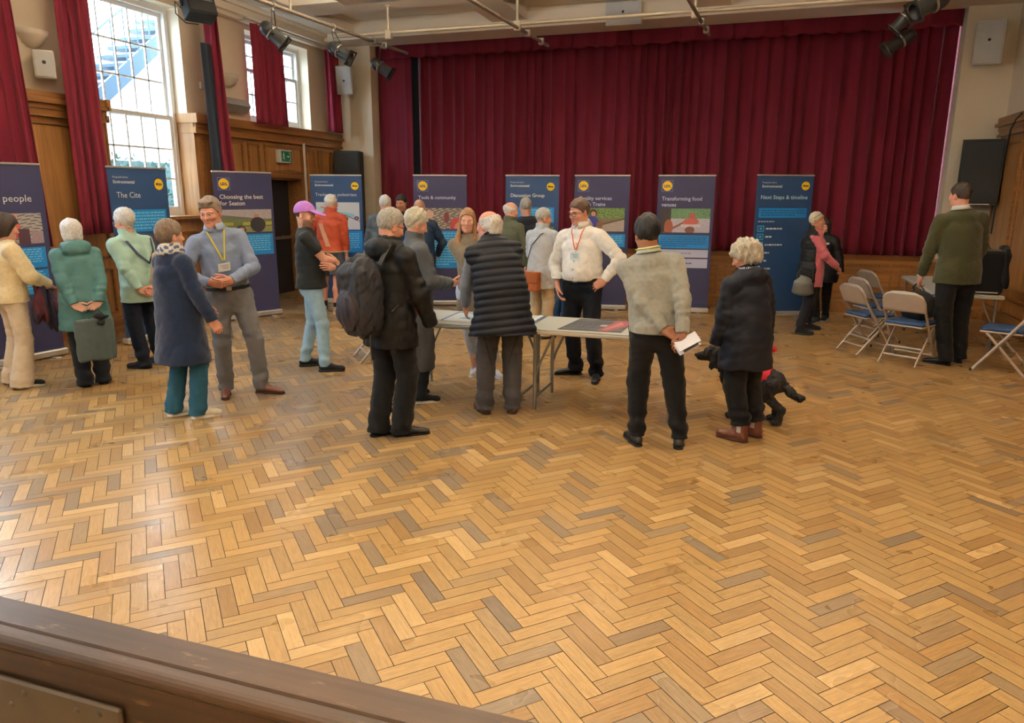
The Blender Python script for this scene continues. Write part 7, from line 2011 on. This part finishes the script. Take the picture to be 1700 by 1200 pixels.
# 20 man in the grey jumper
def p_jumper():
    p = Person('dark haired man in grey jumper holding papers behind his back', G(1051, 733), G(1127, 738), 1.655, -2, False, w=1.12, d=1.08, lean=2, head=(-22, 16, 0), slean=-3, arm_l=dict(at=(0.045, -0.19, 0.895), elbow=(-1, -0.45, 0.15), palm=(0.1, -0.7, 0.7), curl=0.5, dir=(0.85, -0.2, -0.45)), arm_r=dict(at=(0.145, -0.215, 0.90), elbow=(1, -0.45, 0.15), palm=(0, 0.5, -0.85), curl=0.7, dir=(-0.45, -0.25, -0.75)), skin='brown', hair='thick', hcol='black', hx=-0.138, seed=41, toe_l=-24, toe_r=4)
    p.body(); p.top('jumper', lin(158, 158, 150), 'knit', t=0.013, hem=0.905, flare=1.0, loose=0.014, rough=(0.006, 15), arm=1.12, waist=1.08)
    p.trousers('trousers', lin(22, 22, 25), 'cloth', t=0.012, rk=1.12, ra=0.98, low=0.075, fold=0.009)
    p.collar(lin(214, 224, 214)); p.shoes('dress', lin(24, 25, 30), BLACK, 0.29)
    s = p.s; ax = unit(p.hc-p.neck); mb = MB()
    mb.tube([p.neck+ax*0.042*s+(-p.fwd*math.cos(a)+p.side*math.sin(a))*0.086*s for a in np.linspace(-1.9, 1.9, 15)], 0.011, 6, flat=0.3, up=tuple(p.upv)); mb.build('lanyard', flatmat(lin(206, 204, 60)), p.root)
    q = p.wr[1]+np.array([-0.02, -0.05, -0.075])
    b = held('folded_leaflet', 'folded white papers held behind the man in the grey jumper', 'paper', p)
    for k, (dz, ang, c) in enumerate(((0, 0, lin(225, 226, 232)), (-0.022, 7, lin(212, 212, 220)))):
        Mx = Matrix.Translation(q+np.array([0.03, -0.012, dz+0.02])) @ Matrix.Rotation(R(-26), 4, 'Y') @ Matrix.Rotation(R(34+ang), 4, 'X') @ Matrix.Rotation(R(8), 4, 'Z')
        m_ = MB().box((-0.055, -0.055, -0.0015), (0.105, 0.050, 0.0015), M4=Mx, col=c)
        if k: m_.box((-0.02, -0.053, 0.0015), (0.09, -0.015, 0.002), M4=Mx, col=lin(80, 76, 84))
        m_.build('page', M['print'], b, colored=True)
p_jumper()

# 21 woman in the navy waxed coat, with the dog
def p_wax():
    p = Person('curly white haired woman in navy coat and brown ankle boots beside the dog', G(1216, 729), G(1241, 721), 1.475, -42, True, w=1.20, d=1.24, lean=4, head=(-36, 22, 0), arm_l=dict(at=(-0.26, 0.13, 0.78), elbow=(-0.6, -1, 0), hide=True), arm_r=dict(at=(0.27, 0.05, 0.80), elbow=(0.6, -1, 0), hide=True), age=0.8, skin='ruddy', hair='curly', hcol=(lin(150, 142, 128), lin(204, 196, 180)), hx=-0.066, seed=43, toe_l=-66, toe_r=-58)
    p.body(); p.top('coat', lin(34, 40, 58), 'shell', t=0.022, hem=0.665, flare=1.06, loose=0.03, hood=True, collar='stand', rough=(0.008, 12), arm=1.12, waist=1.1)
    p.trousers('trousers', lin(22, 22, 26), 'cloth', t=0.014, rk=1.2, ra=1.30, low=0.15, fold=0.010); p.shoes('boot', lin(104, 58, 46), lin(70, 44, 36), 0.26)
    s = p.s
    for k, t in enumerate(text_shapes([('HELLY HANSEN', 0.030, 0, 0, 'CENTER', (1, 1, 1), .001)])): pass
    cl = MB()
    for i in range(16):
        a = R(-75+10*i); dv = -p.fwd*math.cos(a)-p.side*math.sin(a)
        c = p.neck+p.upv*0.045*s+dv*0.1035*s; tx = np.cross(p.upv, dv)
        w_ = 0.0055 if i % 3 else 0.003
        cl.box((-w_, -0.006, -0.001), (w_, 0.006+0.002*(i % 2), 0.001), M4=frame(c, tx, dv), col=lin(215, 216, 220))
    cl.build('collar_lettering', M['print'], p.root, colored=True)
    for i in (0, 1):
        sx = (-1, 1)[i]
        pos = (p.fl, p.fr)[i]; t = (p.tl, p.tr)[i]; n = np.array([-t[1], t[0], 0])*(1 if i == 0 else 1)
        c = np.array([pos[0], pos[1], 0.115])+np.array([-t[0], -t[1], 0])*0.062
        for sg in (-1, 1): MB().box((-0.016, -0.036, -0.002), (0.016, 0.036, 0.002), M4=frame(c+n*0.047*sg, (t[0], t[1], 0), n*sg)).build('elastic_gusset', M['grille'], p.root)
    return p
PW = p_wax()

# 22, 23 the two women at the icon banner
def p_pink():
    p = Person('blonde woman in pink jumper and black gilet with sunglasses on her head', G(1346, 547), G(1334, 555), 1.6, 84, True, w=1.22, d=1.24, lean=1, head=(16, 0, 0), arm_l=dict(at=(-0.10, 0.30, 0.97), elbow=(-1, -0.5, -0.5), curl=0.8, palm=(0.5, 0, -0.8)), arm_r=dict(at=(0.08, 0.30, 0.98), elbow=(1, -0.5, -0.5), palm=(-0.5, -0.2, -0.8), curl=0.8), age=0.7, skin='tan', hair='short', hcol='blonde', hx=-0.012, seed=45, fine=True, toe_l=92, toe_r=92)
    p.body(); p.top('jumper', lin(214, 116, 128), 'knit', t=0.012, hem=0.70, loose=0.015, rough=(0.005, 14), arm=1.12)
    s = p.s
    def cut(f): f.keep(lambda X, Y, Z: (Y-(p.chest[1]-0.015+0.05*np.clip((np.abs(X)-0.13)/0.08, -1, 1)+0.03*np.clip((Z-1.15)/0.2, 0, 1)))+0*Z)
    p.top('gilet', lin(30, 31, 34), 'shell', t=0.030, hem=0.66, flare=1.05, loose=0.03, sleeves=None, collar='stand', puff=0.004, rough=(0.005, 12), cut=cut)
    p.trousers('trousers', lin(28, 32, 46), 'cloth', rk=1.05, ra=1.0, low=0.10, fold=0.003); p.shoes('trainer', BLACK, lin(34, 34, 36))
    for i in (0, 1):
        f = Field(p.ank[i]-0.1, p.ank[i]+0.2, 0.008); f.cap(p.ank[i]-np.array([0, 0, .05]), p.ank[i]+unit(p.kn[i]-p.ank[i])*0.10, 0.036*s, 0.040*s, 0); blob('ankle', [f.mesh()], M['skin'], p.root, p.skin)
    mb = MB()
    for sx in (-1, 1): mb.lathe([(0.0, 0.002), (0.020, 0.002), (0.025, 0.0), (0.024, -0.003)], 14, frame(p.H3(sx*0.032, 0.060, 0.118), p.Rh[:, 0], p.Rh @ np.array([0, 0.55, 0.8])))
    mb.tube([p.H3(-0.058, 0.052, 0.11), p.H3(-0.082, 0.02, 0.08), p.H3(-0.088, -0.03, 0.045)], 0.003, 6); mb.tube([p.H3(0.058, 0.052, 0.11), p.H3(0.082, 0.02, 0.08), p.H3(0.088, -0.03, 0.045)], 0.003, 6); mb.tube([p.H3(-0.012, 0.068, 0.122), p.H3(0.012, 0.068, 0.122)], 0.003, 6)
    mb.build('sunglasses', M['rubber'], p.root)
    b = held('handbag', 'grey slouchy handbag at the hip of the woman in pink', 'bag', p)
    f = Field((0.12, -0.36, 0.48), (0.44, 0.12, 0.95), 0.008); f.loft([(0.27, -0.13, 0.575), (0.27, -0.13, 0.66), (0.26, -0.10, 0.75)], [0.145, 0.13, 0.08], [0.05, 0.055, 0.02], (0, 1, 0), 0.02); f.rough(0.007, 16, 3)
    blob('bag_body', [f.mesh()], M['leather'], b, lin(84, 84, 82))
    MB().tube([(0.27, -0.20, 0.72), (0.26, -0.22, 0.80), (0.27, -0.16, 0.90), (0.26, -0.03, 0.86), (0.265, -0.02, 0.73)], 0.010, 8, flat=0.5).build('bag_handle', M['rubber'], b)
p_pink()
def p_behind():
    p = Person('dark haired person in black jacket standing behind the woman in pink', G(1368, 532), G(1352, 536), 1.50, 196, True, w=1.28, d=1.2, lean=0, hx=-0.06, head=(0, 4, 0), skin='pink', hair='bob', hcol='black', seed=47, fine=False, arm_l=dict(hide=True), arm_r=dict(at=(0.2, 0.06, 0.84), hide=True))
    p.body(); p.top('jacket', lin(24, 24, 27), 'shell', t=0.02, hem=0.70, loose=0.03, collar='stand'); p.trousers('trousers', BLACK); p.shoes('trainer', lin(30, 30, 32), lin(200, 200, 200))
    s = p.s
    MB().box((-0.035, -0.012, 0), (0.035, 0.012, 0.004), M4=frame(p.chest+p.fwd*0.155*s+p.upv*0.07*s-p.side*0.09*s, p.side, p.fwd)).build('name_badge', M['plastic_white'], p.root)
p_behind()

# 24 man in the green blazer
def p_blazer():
    p = Person('tall man in olive green tweed blazer turned away beside the chairs', G(1557, 604), G(1586, 599), 1.95, -26, False, w=1.10, d=1.06, lean=1, slean=2, hip=(0.03, 0), head=(-26, 6, 0), arm_l=dict(at=(-0.285, 0.16, 0.835), elbow=(-0.6, -1, 0), palm=(1, -0.2, 0), curl=0.95), arm_r=dict(at=(0.20, 0.22, 0.90), elbow=(1, -0.6, -0.2), curl=0.6), age=0.4, skin='ruddy', hair='short', hcol='darkbrown', hx=-0.095, seed=49, toe_l=-72, toe_r=-20)
    p.body()
    p.top('blazer', lin(66, 66, 40), 'knit', t=0.016, hem=0.80, flare=1.05, loose=0.016, rough=(0.004, 13), neckr=0.074, arm=1.08, waist=1.02)
    p.trousers('trousers', lin(24, 23, 24), 'cloth', t=0.010, rk=1.08, ra=1.15, low=0.035, fold=0.004); p.collar(lin(222, 222, 224), drop=0.02); p.shoes('dress', lin(22, 20, 20), BLACK, 0.30)
    for i in (0,):
        a = unit(p.wr[i]-p.el[i]); f = Field(p.wr[i]-0.1, p.wr[i]+0.1, 0.006); f.cap(p.wr[i]-a*0.04, p.wr[i]+a*0.012, 0.036*p.s, 0.037*p.s, 0, fb=True); blob('shirt_cuff', [f.mesh()], M['cloth'], p.root, lin(222, 222, 224))
    return p
PB = p_blazer()

# black rucksack on the chair, its loop in the man's hand
def chair_bag():
    c = np.array([1.80, 9.0, 0.475]); b = empty('backpack', tuple(c), R(-32), 'black rucksack on the chair seat, held by the man in the blazer', 'rucksack')
    f = Field((-0.25, -0.22, -0.02), (0.25, 0.22, 0.50), 0.010)
    f.rbox((0, 0, 0.13), (0.165, 0.105, 0.13), 0.07); f.ell((0.01, 0.0, 0.22), (0.12, 0.085, 0.09), 0.06); f.rbox((0, -0.11, 0.11), (0.13, 0.05, 0.10), 0.045, 0.03); f.half((0, 0, 0.004), (0, 0, -1)); f.rough(0.010, 13, 3)
    blob('bag_body', [f.mesh()], M['cloth'], b, lin(20, 20, 22))
    w = PB.world(PB.wr[0]+unit(PB.wr[0]-PB.el[0])*0.085); a = R(32); d = w-c; l = np.array([d[0]*math.cos(a)-d[1]*math.sin(a), d[0]*math.sin(a)+d[1]*math.cos(a), d[2]])
    MB().tube([(-0.05, 0.02, 0.27), l*0.6+np.array([-0.06, 0, 0.10]), l, l*0.62+np.array([0.05, 0, 0.08]), (0.06, 0.02, 0.27)], 0.015, 8, flat=0.4).build('grab_loop', M['rubber'], b)
    MB().tube([(0.10, 0.08, 0.26), (0.19, 0.06, 0.28), (0.21, 0.02, 0.16), (0.18, -0.02, 0.05)], 0.018, 8, flat=0.35).build('shoulder_strap', M['rubber'], b)
chair_bag()

# ------------------------------------------------------------------ dog
def dog():
    rump = at_z(1280, 702); fore = at_z(1210, 691); d = fore-rump; L = 0.40
    t = unit(d[:2]); mid = (rump[:2]+fore[:2])/2
    root = empty('dog', (mid[0], mid[1], 0), math.atan2(t[1], t[0])-math.pi/2, 'black curly coated dog in a red harness behind the navy coat woman', 'dog')
    h = np.linalg.norm(d)/2
    f = Field((-0.2, -h-0.42, -0.01), (0.2, h+0.38, 0.66), 0.0075)
    f.cap((0, -h+0.03, 0.345), (0, h-0.02, 0.345), 0.085, 0.105, 0.0, side=(1, 0, 0), flat=0.85)      # trunk, deeper at the chest
    f.ell((0, h-0.03, 0.325), (0.088, 0.11, 0.115), 0.04); f.ell((0, -h+0.02, 0.34), (0.085, 0.10, 0.095), 0.04)
    f.cap((0, h+0.02, 0.40), (0, h+0.13, 0.50), 0.075, 0.062, 0.05)                                      # neck
    f.ell((0, h+0.155, 0.525), (0.070, 0.080, 0.070), 0.03); f.cap((0, h+0.20, 0.505), (0, h+0.275, 0.485), 0.042, 0.034, 0.03)
    for sx in (-1, 1):
        f.cap((sx*0.066, h+0.145, 0.555), (sx*0.090, h+0.135, 0.44), 0.026, 0.036, 0.02, side=(1, 0, 0), flat=0.6)  # hanging ears
        # front leg: straight, wrist low
        f.cap((sx*0.060, h-0.03, 0.30), (sx*0.058, h-0.055, 0.185), 0.046, 0.033, 0.03); f.cap((sx*0.058, h-0.055, 0.185), (sx*0.056, h-0.045, 0.06), 0.031, 0.027, 0.015); f.ell((sx*0.056, h-0.025, 0.028), (0.032, 0.045, 0.028), 0.02)
        # hind leg: knee forward at the belly, hock backward, upright shank
        o = 0.03*sx
        k_ = np.array([sx*0.066, -h+0.09+o, 0.235]); hk_ = np.array([sx*0.062, -h-0.055+o, 0.135]); pw = np.array([sx*0.060, -h-0.035+o, 0.045])
        f.cap((sx*0.058, -h+0.01, 0.33), k_, 0.070, 0.046, 0.03); f.cap(k_, hk_, 0.042, 0.028, 0.02); f.cap(hk_, pw, 0.028, 0.026, 0.012); f.ell(pw+np.array([0, 0.02, -0.018]), (0.031, 0.044, 0.027), 0.015)
    f.cap((0, -h-0.06, 0.345), (0, -h-0.13, 0.27), 0.030, 0.034, 0.03); f.cap((0, -h-0.13, 0.27), (0, -h-0.20, 0.235), 0.036, 0.030, 0.02); f.cap((0, -h-0.20, 0.235), (0, -h-0.23, 0.24), 0.030, 0.018, 0.02)
    f.half((0, 0, 0.001), (0, 0, -1)); f.rough(0.0035, 150, 5); f.rough(0.004, 60, 9)
    blob('body', [f.mesh()], M['fur'], root, BLACK)
    g = Field((-0.15, -h+0.02, 0.18), (0.15, h+0.1, 0.54), 0.0075)
    g.cap((0, -h-0.01, 0.352), (0, h-0.02, 0.352), 0.108, 0.118, 0.0, side=(1, 0, 0), flat=0.88, fa=True, fb=True); g.half((0, 0, 0.345), (0, 0.0, -1)); 
    blob('harness', [g.mesh()], M['shell'], root, lin(196, 34, 54))
    gs = Field((-0.15, -h+0.05, 0.18), (0.15, h, 0.5), 0.0075); gs.cap((0, 0.04, 0.335), (0, 0.075, 0.333), 0.118, 0.120, 0.0, side=(1, 0, 0), flat=0.90, fa=True, fb=True); blob('harness_strap', [gs.mesh()], M['shell'], root, lin(170, 28, 46))
    MB().lathe([(0, 0.014), (0.012, 0.010), (0.016, 0.0), (0.0, -0.008)], 12, frame((0, h+0.308, 0.492), (1, 0, 0), (0, 1, 0))).build('nose', M['rubber'], root)
    # red lead from the harness up to the coat pocket
    w0 = np.array([mid[0], mid[1], 0.47]); hand = PW.world(PW.wr[1]+np.array([0.03, -0.01, -0.03]))
    ld = MB(); b = empty('dog_lead', tuple(w0), 0, 'red dog lead showing beside the navy coat', 'lead')
    e = at_z(1279, 571, 0.74)
    e = np.array([hand[0]+0.025, hand[1]+0.01, hand[2]-0.04])
    ld.tube([(0, 0, 0), (e-w0)*0.5+np.array([-0.06, 0, -0.03]), e-w0+np.array([-.01, 0, -.01]), hand-w0], 0.009, 8, flat=0.4); ld.build('lead_strap', flatmat(lin(196, 34, 54)), b)
    f = Field(e-w0-0.1, e-w0+0.1, 0.006); f.ell(e-w0, (0.032, 0.014, 0.024), 0); blob('lead_handle', [f.mesh()], M['shell'], b, lin(200, 36, 54))
dog()
# grey brown bag standing on the floor behind the grey blue shirt man
def floor_bag():
    c = at_z(374, 560); b = empty('floor_bag', (c[0], c[1], 0), R(-15), 'grey brown bag on the floor seen between the legs of the man with yellow lanyard', 'bag')
    f = Field((-0.2, -0.12, -0.01), (0.24, 0.12, 0.5), 0.010); f.loft([(0.02, 0, 0.0), (0, 0, 0.2), (-0.02, 0, 0.42)], [0.125, 0.10, 0.05], [0.06, 0.05, 0.02], (1, 0, 0), 0, fa=True); f.rough(0.006, 14, 4)
    blob('bag_body', [f.mesh()], M['cloth'], b, lin(112, 104, 96))
    MB().tube([(0.12, -0.02, 0.02), (0.09, -0.02, 0.22), (0.03, -0.02, 0.42)], 0.012, 6, flat=0.4).build('pale_trim', M['plastic_white'], b)
floor_bag()
